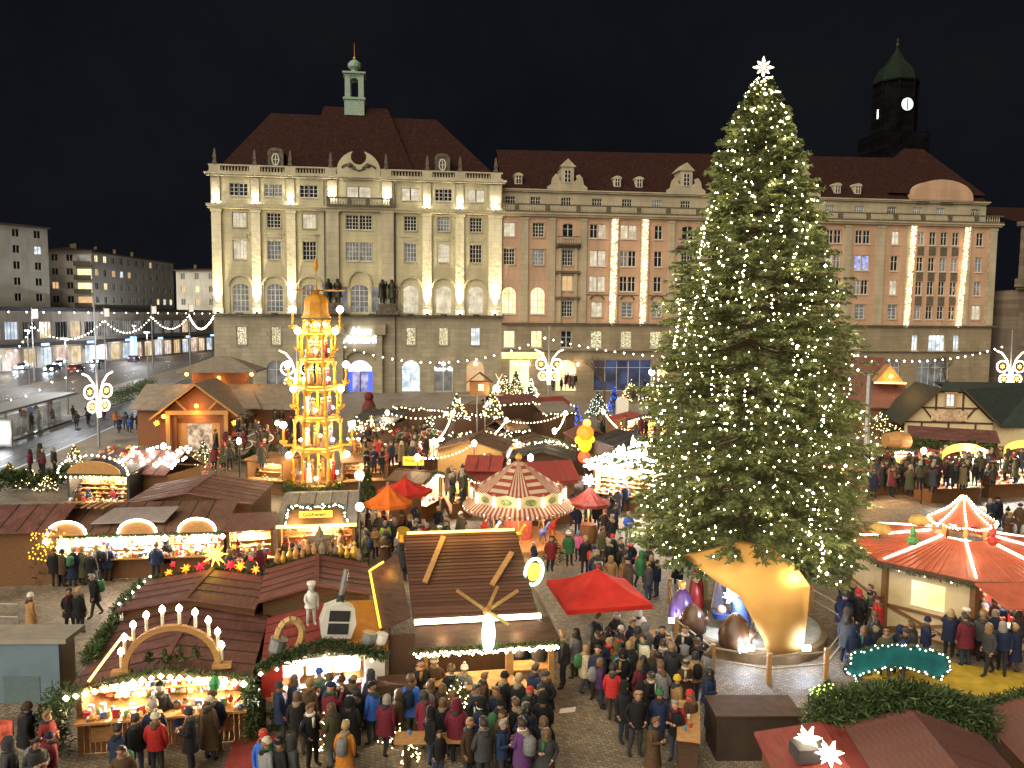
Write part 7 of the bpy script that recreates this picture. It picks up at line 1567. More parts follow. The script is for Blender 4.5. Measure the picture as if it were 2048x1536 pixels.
for k,(x,y,Y) in enumerate(ps+[(189,640,104)]):
    p = atY(x,y,Y); t = thing('catenary_mast', ['first','second','third','fourth','nearest'][k]+' slim mast carrying the light strings along the street', 'mast', (p.x,p.y,0), 0, 'masts along the street'); MB().tube((0,0,0),(0,0,p.z+2.2),.14,.09,8).build('pole', METAL, t)
    if k < 4: MB().box(.1,1.1,-.05,.05,p.z+.3,p.z+1.9).build('flag', WHITE, t)
# tram stop shelter, lit advert, billboard
sh = thing('tram_shelter','grey tram stop shelter with flat canopy roof','shelter',G(40,868)+Vector((0,0,.14)),math.atan2(rd.y,rd.x)-PI/2); MB().box(-1.6,1.6,-9,11,2.75,2.95).build('roof', mat('shelter_roof',(.22,.22,.21),.6,.1,3), sh)
for y in (-8,-3,2,7): MB().box(-.08,.08,y-.08,y+.08,0,2.75).build('post', METAL, sh)
for y in (-8,-3,2): MB().box(1.4,1.43,y,y+4.8,.3,2.4).build('glass', mat('shelter_glass',(.8,.85,.85),.05,.02,spec=.5,trans=.95), sh)
ad = thing('lit_advert','white backlit advertising board beside the tram shelter','sign',G(8,898)); MB().box(-.8,.8,-.15,.15,.3,2.6).build('frame', METAL, ad); MB().box(-.62,.62,-.17,-.152,.5,2.4).build('poster', glow('poster_white',(.92,.98,1),2.6), ad); lamp('advert_light', ad, (0,-.8,1.4), 60, (.92,.98,1), .4)
bb = thing('street_billboard','bright rotating billboard on the median of the street','sign',(-88,170,0)); MB().box(-1.6,1.6,-.2,.2,2.2,5.0).build('screen', glow('screen_blue',(.55,.68,1),2.0,False), bb); MB().tube((0,0,0),(0,0,2.2),.2,.2,8).build('leg', METALD, bb)
cl = thing('column_light','tall blue illuminated column on the far pavement','sign',(-97,205,0)); MB().box(-.7,.7,-.3,.3,.4,6).build('panel', glow('column_blue',(.3,.6,1),1.4,False), cl); MB().box(-.8,.8,-.35,.35,0,.4).build('base', METALD, cl)
for k in range(11):  # street lamps added to brighten the road, platform and housefronts
    o_, t_ = ((49.5,30+k*44) if k < 5 else (29.3,20+(k-5)*60) if k < 8 else (8.2,2+(k-8)*34)); p = P0+rn*o_+rd*t_; t = thing('street_lamp', f'added tall street lamp {["at the near end of the arcade","second along the arcade","third along the arcade","fourth along the arcade","at the far end of the arcade","on the median near the shelter","on the median beside the cars","far along the median","at the near end of the platform","in the middle of the platform","at the far end of the platform"][k]}', 'lamp post', (p.x,p.y,0), 0, 'added street lamps'); MB().tube((0,0,0),(0,0,9),.1,.06,8).build('pole', METAL, t); MB().box(-.5,.5,-.2,.2,9,9.15).build('head', METAL, t); MB().box(-.4,.4,-.15,.15,8.93,8.99).build('lens', COLDB, t); lamp('added_street_light', t, (0,0,8.7), 5200 if k < 8 else 2600, (.92,.95,1.0), .3)
# ================================================================ cars with headlights
HEAD = glow('headlight',(.86,.93,1.0),30,False); TAIL = glow('taillight',(1,.06,.03),6,False)
def make_car(label):
    t = thing('parked_car', label, 'car', (0,0,0), 0, 'cars on the street')
    b = MB(); b.prism([(-2.15,.3),(2.15,.3),(2.2,.75),(1.95,.92),(1.1,.98),(.45,1.42),(-1.05,1.45),(-1.75,1.0),(-2.15,.9)],-.85,.85); b.build('body', per_object('car_paint',[(.02,.02,.025),(.25,.25,.26),(.04,.05,.12),(.4,.4,.4),(.12,.02,.02)],.25), t)
    w = MB(); w.prism([(1.0,.99),(.42,1.37),(-1.0,1.40),(-1.6,1.01)],-.86,.86); w.build('windows', PANE_DARK, t)
    ws = MB(); ws.poly([(1.12,-.7,1.0),(1.12,.7,1.0),(.5,.62,1.41),(.5,-.62,1.41)]); ws.build('windscreen', PANE_DARK, t)
    for x in (-1.35,1.35):
        for y in (-.86,.86):
            q = MB(); q.tube((x,y-.1,.32),(x,y+.1,.32),.32,.32,14); wh = q.build('wheel', METALD, t); MB().tube((x,y-.11,.32),(x,y+.11,.32),.18,.18,10).build('rim', METAL, wh)
    for y in (-.62,.62): MB().ball((2.12,y,.66),.25,8,5).build('headlight', HEAD, t); MB().box(-2.19,-2.12,y-.15,y+.15,.7,.85).build('taillight', TAIL, t)
    return t
spots = [(41.5,262,1),(37.5,250,1),(41.8,236,1),(37.6,221,1),(41.4,208,1),(37.4,196,1),(41.6,183,1),(37.5,170,1),(41.5,157,1),(37.6,140,1),(41.5,128,1),(37.4,112,1),(33,215,-1),(32.4,150,-1),(45.4,226,1),(45.2,200,1),(45.4,176,1),(45.2,146,1),(45.3,118,1),(33,112,-1)]
car0 = None; oL = 'first second third fourth fifth sixth seventh eighth ninth tenth eleventh twelfth'.split()
for k,(o_,t_,s_) in enumerate(spots):
    lb = f'{oL[k]} car from the far end driving up the street with headlights on' if k < 12 else ['car driving away beside the far hotel corner','car driving away along the median','first car queueing along the far kerb','second car queueing along the far kerb','third car queueing along the far kerb','fourth car queueing along the far kerb','fifth car queueing along the far kerb','car driving away nearest the tram stop'][k-12]
    c = make_car(lb) if car0 is None else copy_tree(car0); car0 = car0 or c; c['label'] = lb
    p = P0+rn*o_+rd*t_; c.location = (p.x,p.y,.01); c.rotation_euler = (0,0,math.atan2(-rd.y*s_,-rd.x*s_)+random.uniform(-.05,.05))
    if s_ > 0: q = p-rd*3.6; lamp('headlight_beam', None, (q.x,q.y,1.0), 260, (.8,.9,1), .3)
# bare street trees with lights
def bare_tree(label, loc, h, seed, lights=None):
    rg = random.Random(seed); t = thing('bare_tree', label, 'tree', loc, 0, 'bare street trees'); tr = MB(); br = MB(); tips = []
    tr.tube((0,0,0),(0,0,h*.35),.16,.11,7)
    def grow(p, d, L, r, k):
        q = p+d*L; br.tube(p,q,r,r*.65,5,cap=False)
        if k == 0: tips.append(q); return
        for _ in range(3):
            n = (d+Vector((rg.gauss(0,.55),rg.gauss(0,.55),rg.gauss(.15,.3)))).normalized(); grow(q,n,L*.72,r*.62,k-1)
    for _ in range(4): grow(Vector((0,0,h*.33)), Vector((rg.gauss(0,.5),rg.gauss(0,.5),1)).normalized(), h*.2, .085, 3)
    tr.build('trunk', mat('bark',(.1,.065,.038)), t); stuff(br.build('crown', mat('bark',(.1,.065,.038)), t))
    if lights: bulbs(t, tips[::2], .05, lights)
    return t
for k in range(9):
    p = P0+rn*(50+(k%2)*3)+rd*(38+k*19); bare_tree(f'{oL[k]} bare tree from the left along the far pavement', (p.x,p.y,.14), 7.5, k, WARMS if k % 2 == 0 else None)
bare_tree('bare dark tree in front of the shop windows of the pink building', G(1208,806), 8.5, 40); bare_tree('bare tree in front of the pink building at the right of the big tree', G(1745,800), 8.0, 41); bare_tree('second bare tree in front of the pink building at the right', G(1890,796), 8.0, 42)
sl = thing('street_lamp','bright cold street lamp at the edge of the big tree','lamp post',G(1302,812)); MB().tube((0,0,0),(0,0,4.4),.08,.06,8).build('pole', METAL, sl); MB().ball((0,0,4.6),.42,12,8).build('globe', COLDB, sl); lamp('globe_light', sl, (0,-.8,4.6), 300, (.75,.87,1), .4)
o = MB().spikes((0,0,0),.95,.3,19).build('golden_star_lamp', LED, None, G(1322,812)+Vector((0,0,4.8))); tag(o,'golden exploding star lamp beside the cold street lamp','star'); MB().tube((0,0,0),(0,0,-4.7),.04,.04,5).build('pole', METALD, o)
# ================================================================ people
SKIN = per_object('skin', [(.42,.22,.14),(.48,.27,.18),(.36,.18,.11),(.45,.25,.17)], .55)
TROU = per_object('trousers', [(.012,.012,.015),(.02,.03,.06),(.035,.05,.09),(.03,.028,.026),(.05,.035,.022),(.015,.018,.03),(.10,.11,.13)], .85)
SHOE = mat('shoes', (.018,.014,.012), .6, .2); COAT = tinted('coat_cloth'); HATM = tinted('knitted_wool', .95, .3, 60, .5)
HAIR = per_object('hair', [(.03,.018,.01),(.08,.045,.02),(.20,.12,.05),(.015,.012,.01),(.25,.22,.19),(.12,.06,.025),(.32,.22,.10)], .6)
FUR = per_object('fur_collar', [(.02,.018,.016),(.10,.06,.03),(.03,.028,.03),(.22,.17,.11),(.015,.015,.018),(.06,.04,.025)], .95)
EYE = mat('eye_dark', (.02,.015,.012), .3, .05)
def skin_body(J, name):
    """J: joint table name -> (x,y,z,radius). Grows one continuous surface over the joints."""
    ids = {k: i for i, k in enumerate(J)}; E_ = [('pel','spi'),('spi','che'),('che','nek'),('nek','hb'),('hb','hm'),('hm','ht')]
    for s in 'LR': E_ += [('che','sh'+s),('sh'+s,'el'+s),('el'+s,'wr'+s),('wr'+s,'ha'+s),('pel','hi'+s),('hi'+s,'kn'+s),('kn'+s,'an'+s),('an'+s,'to'+s)]
    me = bpy.data.meshes.new(name); me.from_pydata([J[k][:3] for k in J], [(ids[a],ids[b]) for a,b in E_], [])
    o = bpy.data.objects.new(name, me); COL.objects.link(o)
    md = o.modifiers.new('s','SKIN'); md.use_smooth_shade = True; md.branch_smoothing = .6
    for k, i in ids.items():
        r = J[k][3]; ry = J[k][4] if len(J[k]) > 4 else r
        me.skin_vertices[0].data[i].radius = (r, ry)
    me.skin_vertices[0].data[ids['pel']].use_root = True
    sb = o.modifiers.new('b','SUBSURF'); sb.levels = 1; sb.render_levels = 1
    bpy.context.view_layer.update()
    m2 = bpy.data.meshes.new_from_object(o.evaluated_get(bpy.context.evaluated_depsgraph_get())); bpy.data.objects.remove(o)
    V = [tuple(v.co) for v in m2.vertices]; Fs = [tuple(p.vertices) for p in m2.polygons]; bpy.data.meshes.remove(m2)
    mb = MB(); mb.v = V; mb.f = Fs
    hands = [Vector(J['ha'+s][:3]) for s in 'LR']; wr = [Vector(J['wr'+s][:3]) for s in 'LR']
    for f in Fs:
        c = sum((Vector(V[i]) for i in f), Vector())/len(f)
        if c.z > J['nek'][2]+.01 and (Vector((c.x,c.y,0))-Vector((J['nek'][0],J['nek'][1],0))).length < .16: k = 0
        elif min((c-h).length for h in hands) < .075: k = 0
        elif c.z < .12: k = 3
        elif c.z < J['pel'][2]-.07 and min((c-w).length for w in wr) > .12: k = 2
        else: k = 1
        mb.m.append(k)
    for s, h, w in zip((-1,1), hands, wr):      # five fingers, curled; thumb from the side of the palm
        d = (h-w).normalized(); sd = Vector((0,1,0)); sd = (sd-d*sd.dot(d)).normalized() if abs(d.y) < .9 else Vector((1,0,0)); cu = d.cross(sd)*(1 if d.cross(sd).x*s < 0 else -1)
        for q, L in zip((-.027,-.009,.009,.026),(.062,.075,.07,.055)):
            a = h+sd*q+d*.02; b = a+d*L*.55+cu*.008; c = b+d*L*.4+cu*.025; mb.tube(a,b,.0095,.009,5,0); mb.tube(b,c,.009,.006,5,0)
        a = h-sd*.03-d*.015; b = a-sd*.025+d*.025+cu*.01; c = b+d*.035+cu*.012; mb.tube(a,b,.011,.010,5,0); mb.tube(b,c,.010,.007,5,0)
    hx, hy, hz = J['hm'][:3]; hr = J['hm'][3]; fy = hy-hr*1.02
    for s in (-1,1): mb.bulb((hx+s*.036,fy+.012,hz+.012),.012,4); mb.ball((hx+s*hr*.98,hy+.01,hz-.01),.026,6,4,0)
    mb.add([(hx-.016,fy+.01,hz-.03),(hx+.016,fy+.01,hz-.03),(hx,fy-.028,hz-.026),(hx,fy+.006,hz+.02)],[(0,2,3),(2,1,3),(0,1,2)],0)
    mb.box(hx-.026,hx+.026,fy-.0,fy+.02,hz-.062,hz-.054,5)
    o = mb.build(name, [SKIN,COAT,TROU,SHOE,EYE,mat('lips',(.30,.10,.08),.5,.1)], None, smooth=True); d = o.data; bpy.data.objects.remove(o); return d
def joints(arms='down', legs='stand', bulk=1.0, lean=0.0):
    J = {'pel':(0,0,.94,.155*bulk,.125*bulk),'spi':(0,-.01-lean*.2,1.12,.155*bulk,.13*bulk),'che':(0,-lean*.5,1.30,.17*bulk,.14*bulk),'nek':(0,-.005-lean*.75,1.485,.062),'hb':(0,-.02-lean*.85,1.55,.075),'hm':(0,-.03-lean*.95,1.65,.10,.108),'ht':(0,-.02-lean,1.735,.07)}
    A_ = {'down':[(.255,.03,1.14),(.245,-.06,.90),(.24,-.10,.81)],'mug':[(.26,.0,1.14),(.14,-.24,1.17),(.08,-.29,1.22)],'pocket':[(.29,.06,1.14),(.20,-.12,.98),(.17,-.14,.92)],'phone':[(.25,-.14,1.24),(.12,-.30,1.45),(.08,-.33,1.53)],'fwd':[(.24,-.10,1.14),(.17,-.34,1.05),(.14,-.41,1.05)]}
    for s, sg, am in (('L',-1,arms if isinstance(arms,str) else arms[0]),('R',1,arms if isinstance(arms,str) else arms[1])):
        e, w, h = A_[am]; J['sh'+s] = (sg*.185,-lean*.6,1.405,.08*bulk); J['el'+s] = (sg*e[0],e[1]-lean*.4,e[2],.064*bulk); J['wr'+s] = (sg*w[0],w[1]-lean*.3,w[2],.047); J['ha'+s] = (sg*h[0],h[1]-lean*.3,h[2],.038,.03)
        st = {'stand':(0,0),'wide':(.03*sg,0),'walk':(0,-.24 if sg > 0 else .20),'walk2':(0,.22 if sg > 0 else -.22)}[legs]
        f = st[1]; J['hi'+s] = (sg*.09,0,.87,.10); J['kn'+s] = (sg*.10+st[0]*.5,f*.45-.03,.49,.073); J['an'+s] = (sg*.105+st[0],f+.02,.09 if f <= 0 else .13,.052); J['to'+s] = (sg*.12+st[0],f-.15,.045 if f <= 0 else .06,.042)
    return J
POSES = {}
for nm, a in {'idle':('down','stand',1.0,0),'mug':(('mug','pocket'),'stand',1.03,.02),'pocket':('pocket','wide',1.06,0),'walk':('down','walk',1.0,.05),'walk_b':(('pocket','down'),'walk2',1.04,.04),'photo':('phone','stand',1.0,0),'reach':(('fwd','down'),'wide',1.02,.08),'both':('mug','wide',1.04,.03)}.items():
    J = joints(*a); POSES[nm] = (skin_body(J, 'person_'+nm), J)
def coat_mesh(name, hem, flare, J, bulk):
    mb = MB(); n = 14; lean = -J['che'][1]*2
    prof = [(1.50,.085,.085),(1.455,.135,.115),(1.405,.205,.14),(1.30,.222,.172),(1.12,.212,.168),(.95,.218,.172),(hem+.2 if hem < .7 else .88,.225+flare*.5,.18+flare*.4),(hem,.235+flare,.185+flare)]
    for i,(z,rx,ry) in enumerate(prof):
        for k in range(n):
            t = 2*PI*k/n; wv = 1+.035*math.sin(3*t+i*1.7)+.02*math.sin(7*t+i); mb.v.append((rx*bulk*wv*math.cos(t), ry*bulk*wv*math.sin(t)-lean*max(0,(z-.94))*.9, z))
    for i in range(len(prof)-1):
        for k in range(n): mb.f.append((i*n+k,(i+1)*n+k,(i+1)*n+(k+1)%n,i*n+(k+1)%n)); mb.m.append(0)
    mb.lathe([(.11,-.03),(.135,0),(.12,.045),(.085,.06)],12,(0,-lean*.5+.015,1.475),1); mb.ball((0,.085-lean*.45,1.44),.10,10,6,1,.75)
    o = mb.build(name, [COAT,FUR], None, smooth=True); d = o.data; bpy.data.objects.remove(o); return d
COATS = {(p,c): coat_mesh('coat', h, f, POSES[p][1], b) for p in POSES for c,h,f,b in (('jacket',.80,.0,1.0),('parka',.66,.015,1.07),('long coat',.42,.05,1.03))}
def head_mesh(kind):
    mb = MB(); r = .112
    if kind == 'short hair':
        for j in range(7):
            ph = PI*j/10
            for k in range(12): t = 2*PI*k/12; mb.v.append((r*1.04*math.sin(ph)*math.cos(t), .012+r*1.1*math.sin(ph)*math.sin(t)+.012*j*0, .012+r*1.12*math.cos(ph)-(.0 if math.sin(t) > -.3 else -.02*j)))
        for j in range(6):
            for k in range(12): mb.f.append((j*12+k,(j+1)*12+k,(j+1)*12+(k+1)%12,j*12+(k+1)%12)); mb.m.append(0)
    elif kind == 'long hair':
        mb.lathe([(.005,.128),(.07,.115),(.11,.06),(.12,-.02),(.118,-.10),(.135,-.20),(.10,-.27)],12,(0,.03,0))
    elif kind == 'beanie':
        mb.lathe([(.122,-.005),(.126,.03),(.118,.035),(.112,.09),(.07,.145),(.01,.16)],14,(0,.005,0))
    elif kind == 'pompom hat':
        mb.lathe([(.122,-.005),(.126,.035),(.116,.04),(.108,.10),(.06,.15),(.01,.165)],14,(0,.005,0)); mb.ball((0,.005,.195),.048,8,6)
    elif kind == 'hood':
        mb.lathe([(.01,.15),(.09,.135),(.135,.06),(.14,-.05),(.13,-.16),(.15,-.21)],14,(0,.04,0))
    elif kind == 'flat cap':
        mb.lathe([(.12,.025),(.135,.055),(.11,.10),(.02,.12)],14,(0,.0,0)); mb.lathe([(.09,.03),(.09,.045)],10,(0,-.075,0))
    mm = HAIR if 'hair' in kind else HATM
    o = mb.build('hair' if 'hair' in kind else 'hat', mm, None, smooth=True); d = o.data; bpy.data.objects.remove(o); return d
HEADS = {k: head_mesh(k) for k in ('short hair','long hair','beanie','pompom hat','hood','flat cap')}
def _m(mb, n, m): o = mb.build(n, m, None, smooth=True); d = o.data; bpy.data.objects.remove(o); return d
SCARF = _m(MB().lathe([(.09,1.455),(.125,1.47),(.13,1.51),(.10,1.545),(.07,1.53)],12,(0,.0,0)).box(-.09,-.02,-.185,-.155,1.2,1.47), 'scarf', HATM)
PACK = _m(MB().lathe([(.12,1.0),(.155,1.04),(.15,1.36),(.09,1.44),(.01,1.45)],10,(0,.24,0)), 'backpack', COAT)
CC = {'black':(.012,.012,.014),'navy':(.014,.022,.055),'dark grey':(.042,.042,.046),'brown':(.065,.037,.02),'olive':(.06,.06,.028),'burgundy':(.11,.014,.026),'tan':(.30,.17,.075),'cream':(.52,.45,.34),'grey':(.17,.17,.18),'red':(.46,.03,.028),'blue':(.03,.09,.36),'turquoise':(.04,.30,.45),'green':(.04,.14,.06),'lime green':(.28,.45,.03),'orange':(.52,.19,.03),'purple':(.075,.028,.10),'pink':(.5,.10,.22),'white':(.68,.64,.58),'maroon':(.16,.02,.02),'yellow':(.55,.38,.03)}
DARKS = ['black']*12+['navy']*9+['dark grey']*9+['brown']*6+['olive']*3+['grey']*2+['burgundy']*2+['tan']*2+['purple','red','blue','cream','maroon']
HATC = ['dark grey','black','black','navy','dark grey','cream','grey','red','navy','tan','white','burgundy','brown','brown']
PEOPLE = []; FAR = []
def person(p, rz, colour, coat='jacket', head='short hair', where='', h=1.75, pose='idle', hatc=None, group='visitors on the market square'):
    bm, J = POSES[pose]; o = link('person', bm, None, (p[0],p[1],p[2] if len(p) > 2 else 0), (0,0,rz)); s = h/1.75; wd = random.uniform(.96,1.10); o.scale = (s*wd,s*wd,s)
    c = CC[colour]; v = random.uniform(.75,1.35); o.color = (*[min(1,q*v) for q in c],1)
    k = link('coat', COATS[(pose,coat)], o); k.color = o.color
    hz = J['hm']; q = link('hair' if 'hair' in head else 'hat', HEADS[head], o, (hz[0],hz[1],hz[2]))
    if 'hair' not in head:
        hatc = hatc or (colour if head == 'hood' else random.choice(HATC)); q.color = (*CC[hatc],1)
        if head in ('beanie','pompom hat','flat cap') and random.random() < .6: link('hair', HEADS['short hair'], o, (hz[0],hz[1]+.012,hz[2]-.012))
    if random.random() < .4:
        sc = link('scarf', SCARF, o, (0,J['nek'][1],0)); sc.color = (*CC[random.choice(['red','cream','grey','navy','tan','burgundy','green','white'])],1)
    if random.random() < .13: bp_ = link('backpack', PACK, o, (0,J['che'][1],0)); bp_.color = (*CC[random.choice(['black','navy','red','grey','green'])],1)
    o.rotation_euler = (random.gauss(0,.03),random.gauss(0,.03),rz)
    hd = head if 'hair' in head or head == 'hood' else f'{hatc} {head}'
    pz_ = {'idle':'','mug':' holding a drink','pocket':' with hands in pockets','walk':' walking','walk_b':' striding','photo':' taking a photo','reach':' reaching out','both':' warming hands'}[pose]
    hd = {'hood':'hood up'}.get(hd, hd)
    small = 'child' if h < 1.4 else 'person'
    tag(o, None, 'person', group); PEOPLE.append([o, f'{small} in {colour} {coat}, {hd}, {where}', f'{small} in {colour} {coat}, {head}, {where}'])
    return o
def headpx(x, y, h): return G(x, y, h*1.0)
F_, B_, L_, R_ = 0.0, PI, -PI/2, PI/2     # facing the camera, away, to the left, to the right
occ = []
def put(x, y, rz, colour, coat, head, where, h=1.74, pose='idle', hatc=None):
    p = headpx(x, y, h); occ.append((p.x,p.y)); person((p.x,p.y,0), rz+random.uniform(-.25,.25), colour, coat, head, where, h, pose, hatc)
W1 = 'near the nativity fence'
for a in [(1191,1229,R_,'black','jacket','short hair',W1,1.82,'mug'),(1234,1226,F_,'dark grey','jacket','pompom hat',W1,1.68,'both','white'),(1262,1238,.5,'navy','jacket','short hair',W1,1.78,'mug'),(1281,1216,B_,'white','parka','hood',W1,1.72,'idle'),
 (1213,1255,.6,'brown','jacket','long hair',W1,1.66,'mug'),(1243,1254,2.4,'brown','jacket','beanie',W1,1.72,'idle','cream'),(1327,1251,.2,'black','jacket','short hair',W1,1.76,'both'),(1370,1252,F_,'black','long coat','short hair',W1,1.80,'both'),
 (1214,1274,1.0,'navy','jacket','short hair',W1,1.74,'mug'),(1236,1287,2.6,'olive','parka','hood',W1,1.70,'idle'),(1243,1297,.1,'turquoise','jacket','long hair',W1,1.66,'both'),(1292,1271,-1.2,'cream','parka','short hair',W1,1.78,'mug'),
 (1203,1316,1.4,'purple','jacket','long hair',W1,1.60,'idle'),(1228,1330,2.7,'red','jacket','short hair',W1,1.74,'idle'),(1278,1324,-2.6,'burgundy','parka','long hair',W1,1.66,'mug'),(1348,1290,B_,'dark grey','long coat','short hair',W1,1.76,'pocket'),
 (1327,1282,2.8,'navy','parka','short hair',W1,1.74,'idle'),(1390,1304,B_,'tan','jacket','long hair',W1,1.68,'idle'),(1416,1293,-2.4,'grey','long coat','beanie',W1,1.72,'pocket','black'),(1250,1364,.4,'black','parka','hood',W1,1.76,'idle'),
 (1271,1385,.1,'black','jacket','short hair',W1,1.80,'pocket'),(1320,1380,2.9,'navy','parka','pompom hat',W1,1.66,'idle','green'),(1385,1385,-2.2,'brown','parka','beanie',W1,1.68,'mug','red'),(1360,1354,2.0,'tan','jacket','beanie',W1,1.64,'idle','yellow'),
 (1307,1436,1.2,'brown','long coat','short hair','low on open cobbles',1.66,'mug'),(1355,1402,-.6,'black','jacket','short hair',W1,1.72,'both'),(1306,1300,-.4,'olive','jacket','long hair',W1,1.64,'mug'),(1297,1345,1.2,'black','jacket','beanie',W1,1.70,'mug','dark grey')]: put(*a)
W2 = 'beside mill stall counter'
for a in [(1087,1436,.2,'black','jacket','long hair',W2,1.64,'idle'),(1089,1456,F_,'dark grey','parka','long hair',W2,1.66,'mug'),(1092,1342,-1.0,'black','parka','flat cap',W2,1.76,'mug','dark grey'),(1066,1330,2.2,'navy','jacket','short hair',W2,1.78,'both'),(1127,1264,-1.9,'dark grey','jacket','short hair',W2,1.90,'reach'),
 (1080,1275,2.3,'dark grey','parka','short hair',W2,1.80,'reach'),(1150,1258,-2.4,'grey','parka','long hair',W2,1.72,'idle'),(1171,1292,1.8,'cream','parka','long hair',W2,1.56,'walk'),(1060,1258,B_,'turquoise','jacket','beanie',W2,1.70,'mug'),(1043,1266,B_,'navy','jacket','short hair',W2,1.74,'idle')]: put(*a)
W3 = 'before the mill stall'
for a in [(837,1321,.6,'black','jacket','short hair',W3,1.80,'idle'),(824,1350,B_,'blue','parka','short hair',W3,1.80,'idle'),(859,1361,B_,'black','jacket','long hair',W3,1.70,'idle'),(854,1383,B_,'burgundy','long coat','long hair',W3,1.70,'idle'),(888,1398,2.8,'black','jacket','long hair',W3,1.66,'idle'),(882,1367,B_,'brown','parka','long hair',W3,1.66,'idle'),
 (917,1356,2.6,'olive','parka','beanie',W3,1.74,'idle','grey'),(945,1369,1.3,'dark grey','long coat','short hair',W3,1.80,'pocket'),(993,1374,-.8,'navy','jacket','short hair',W3,1.72,'mug'),(1008,1346,2.6,'black','jacket','beanie',W3,1.72,'mug'),(960,1345,2.0,'brown','parka','short hair',W3,1.74,'idle'),(903,1335,B_,'black','jacket','short hair',W3,1.74,'idle'),(925,1332,B_,'grey','jacket','pompom hat',W3,1.64,'idle'),(1035,1352,2.9,'black','parka','short hair',W3,1.74,'idle'),
 (933,1442,.9,'brown','parka','beanie',W3,1.66,'idle','tan'),(1007,1442,1.0,'navy','jacket','short hair',W3,1.74,'both'),(878,1462,.4,'black','jacket','short hair',W3,1.3,'idle'),(1030,1398,-2.0,'black','jacket','short hair',W3,1.78,'pocket'),(1052,1405,.2,'dark grey','parka','long hair',W3,1.70,'mug'),(1000,1400,2.4,'purple','jacket','beanie',W3,1.66,'mug'),(967,1395,-1.4,'black','jacket','hood',W3,1.72,'idle'),(870,1318,.2,'brown','jacket','beanie',W3,1.70,'mug','cream')]: put(*a)
W4 = 'at white food stall'
for a in [(769,1391,2.6,'burgundy','parka','long hair',W4,1.70,'walk'),(744,1368,-2.2,'blue','jacket','beanie',W4,1.76,'reach','black'),(662,1349,B_,'navy','long coat','short hair',W4,1.80,'idle'),(700,1353,B_,'black','parka','beanie',W4,1.76,'idle'),(736,1342,-2.0,'dark grey','parka','hood',W4,1.74,'idle'),(616,1363,2.8,'brown','parka','beanie',W4,1.72,'idle','tan'),(624,1407,.9,'black','jacket','short hair',W4,1.78,'pocket'),(640,1338,B_,'green','jacket','beanie',W4,1.70,'idle','blue'),(687,1446,2.8,'orange','long coat','short hair',W4,1.68,'idle'),(680,1355,B_,'purple','jacket','pompom hat',W4,1.66,'mug'),
 (528,1462,.4,'blue','jacket','beanie','at the red mat',1.72,'idle','red'),(535,1482,2.4,'grey','parka','beanie','at the red mat',1.70,'idle','cream'),(562,1476,-.8,'black','jacket','beanie','at the red mat',1.74,'idle','black'),(584,1478,2.2,'dark grey','parka','hood','at the red mat',1.70,'idle')]: put(*a)
W5 = 'before candle-arch stall'
for a in [(321,1367,B_,'black','jacket','beanie',W5,1.80,'idle','black'),(312,1424,B_,'red','jacket','pompom hat',W5,1.72,'idle','cream'),(355,1402,B_,'blue','jacket','beanie',W5,1.25,'idle'),(370,1398,B_,'red','jacket','beanie',W5,1.25,'idle'),(418,1396,2.9,'brown','long coat','beanie',W5,1.76,'idle','cream'),(428,1382,B_,'navy','jacket','beanie',W5,1.78,'idle'),(249,1486,.2,'brown','parka','short hair',W5,1.72,'reach'),(232,1452,2.8,'navy','jacket','short hair',W5,1.70,'idle')]: put(*a)
W6 = 'at barrier board'
for a in [(46,1408,2.4,'black','parka','beanie',W6,1.74,'idle'),(96,1421,1.2,'maroon','parka','short hair',W6,1.68,'mug'),(66,1478,1.0,'dark grey','parka','short hair',W6,1.74,'both'),(16,1478,2.0,'dark grey','long coat','hood',W6,1.76,'idle'),(100,1465,-.6,'burgundy','jacket','beanie',W6,1.5,'mug')]: put(*a)
W7 = 'behind blue ramp wall'
for a in [(62,1186,2.6,'tan','long coat','beanie',W7,1.68,'idle','white'),(137,1178,.3,'black','parka','short hair',W7,1.70,'pocket'),(157,1176,2.9,'black','parka','short hair',W7,1.76,'idle'),(192,1148,-1.2,'black','parka','short hair',W7,1.74,'walk')]: put(*a)
W8 = 'before long ornament stall'
for a in [(81,1090,.2,'burgundy','jacket','pompom hat',W8,1.68,'idle','cream'),(109,1096,B_,'black','parka','short hair',W8,1.76,'idle'),(142,1096,B_,'navy','long coat','short hair',W8,1.74,'idle'),(161,1094,2.6,'olive','long coat','beanie',W8,1.72,'idle','tan'),(194,1089,B_,'dark grey','parka','long hair',W8,1.70,'idle'),(213,1088,B_,'navy','parka','beanie',W8,1.72,'idle','blue'),(309,1087,B_,'navy','jacket','short hair',W8,1.76,'idle'),(332,1076,B_,'black','parka','hood',W8,1.80,'idle'),(125,1100,2.5,'brown','parka','beanie',W8,1.66,'idle'),(182,1102,B_,'black','long coat','short hair',W8,1.70,'idle')]: put(*a)
W9 = 'beside the big tree'
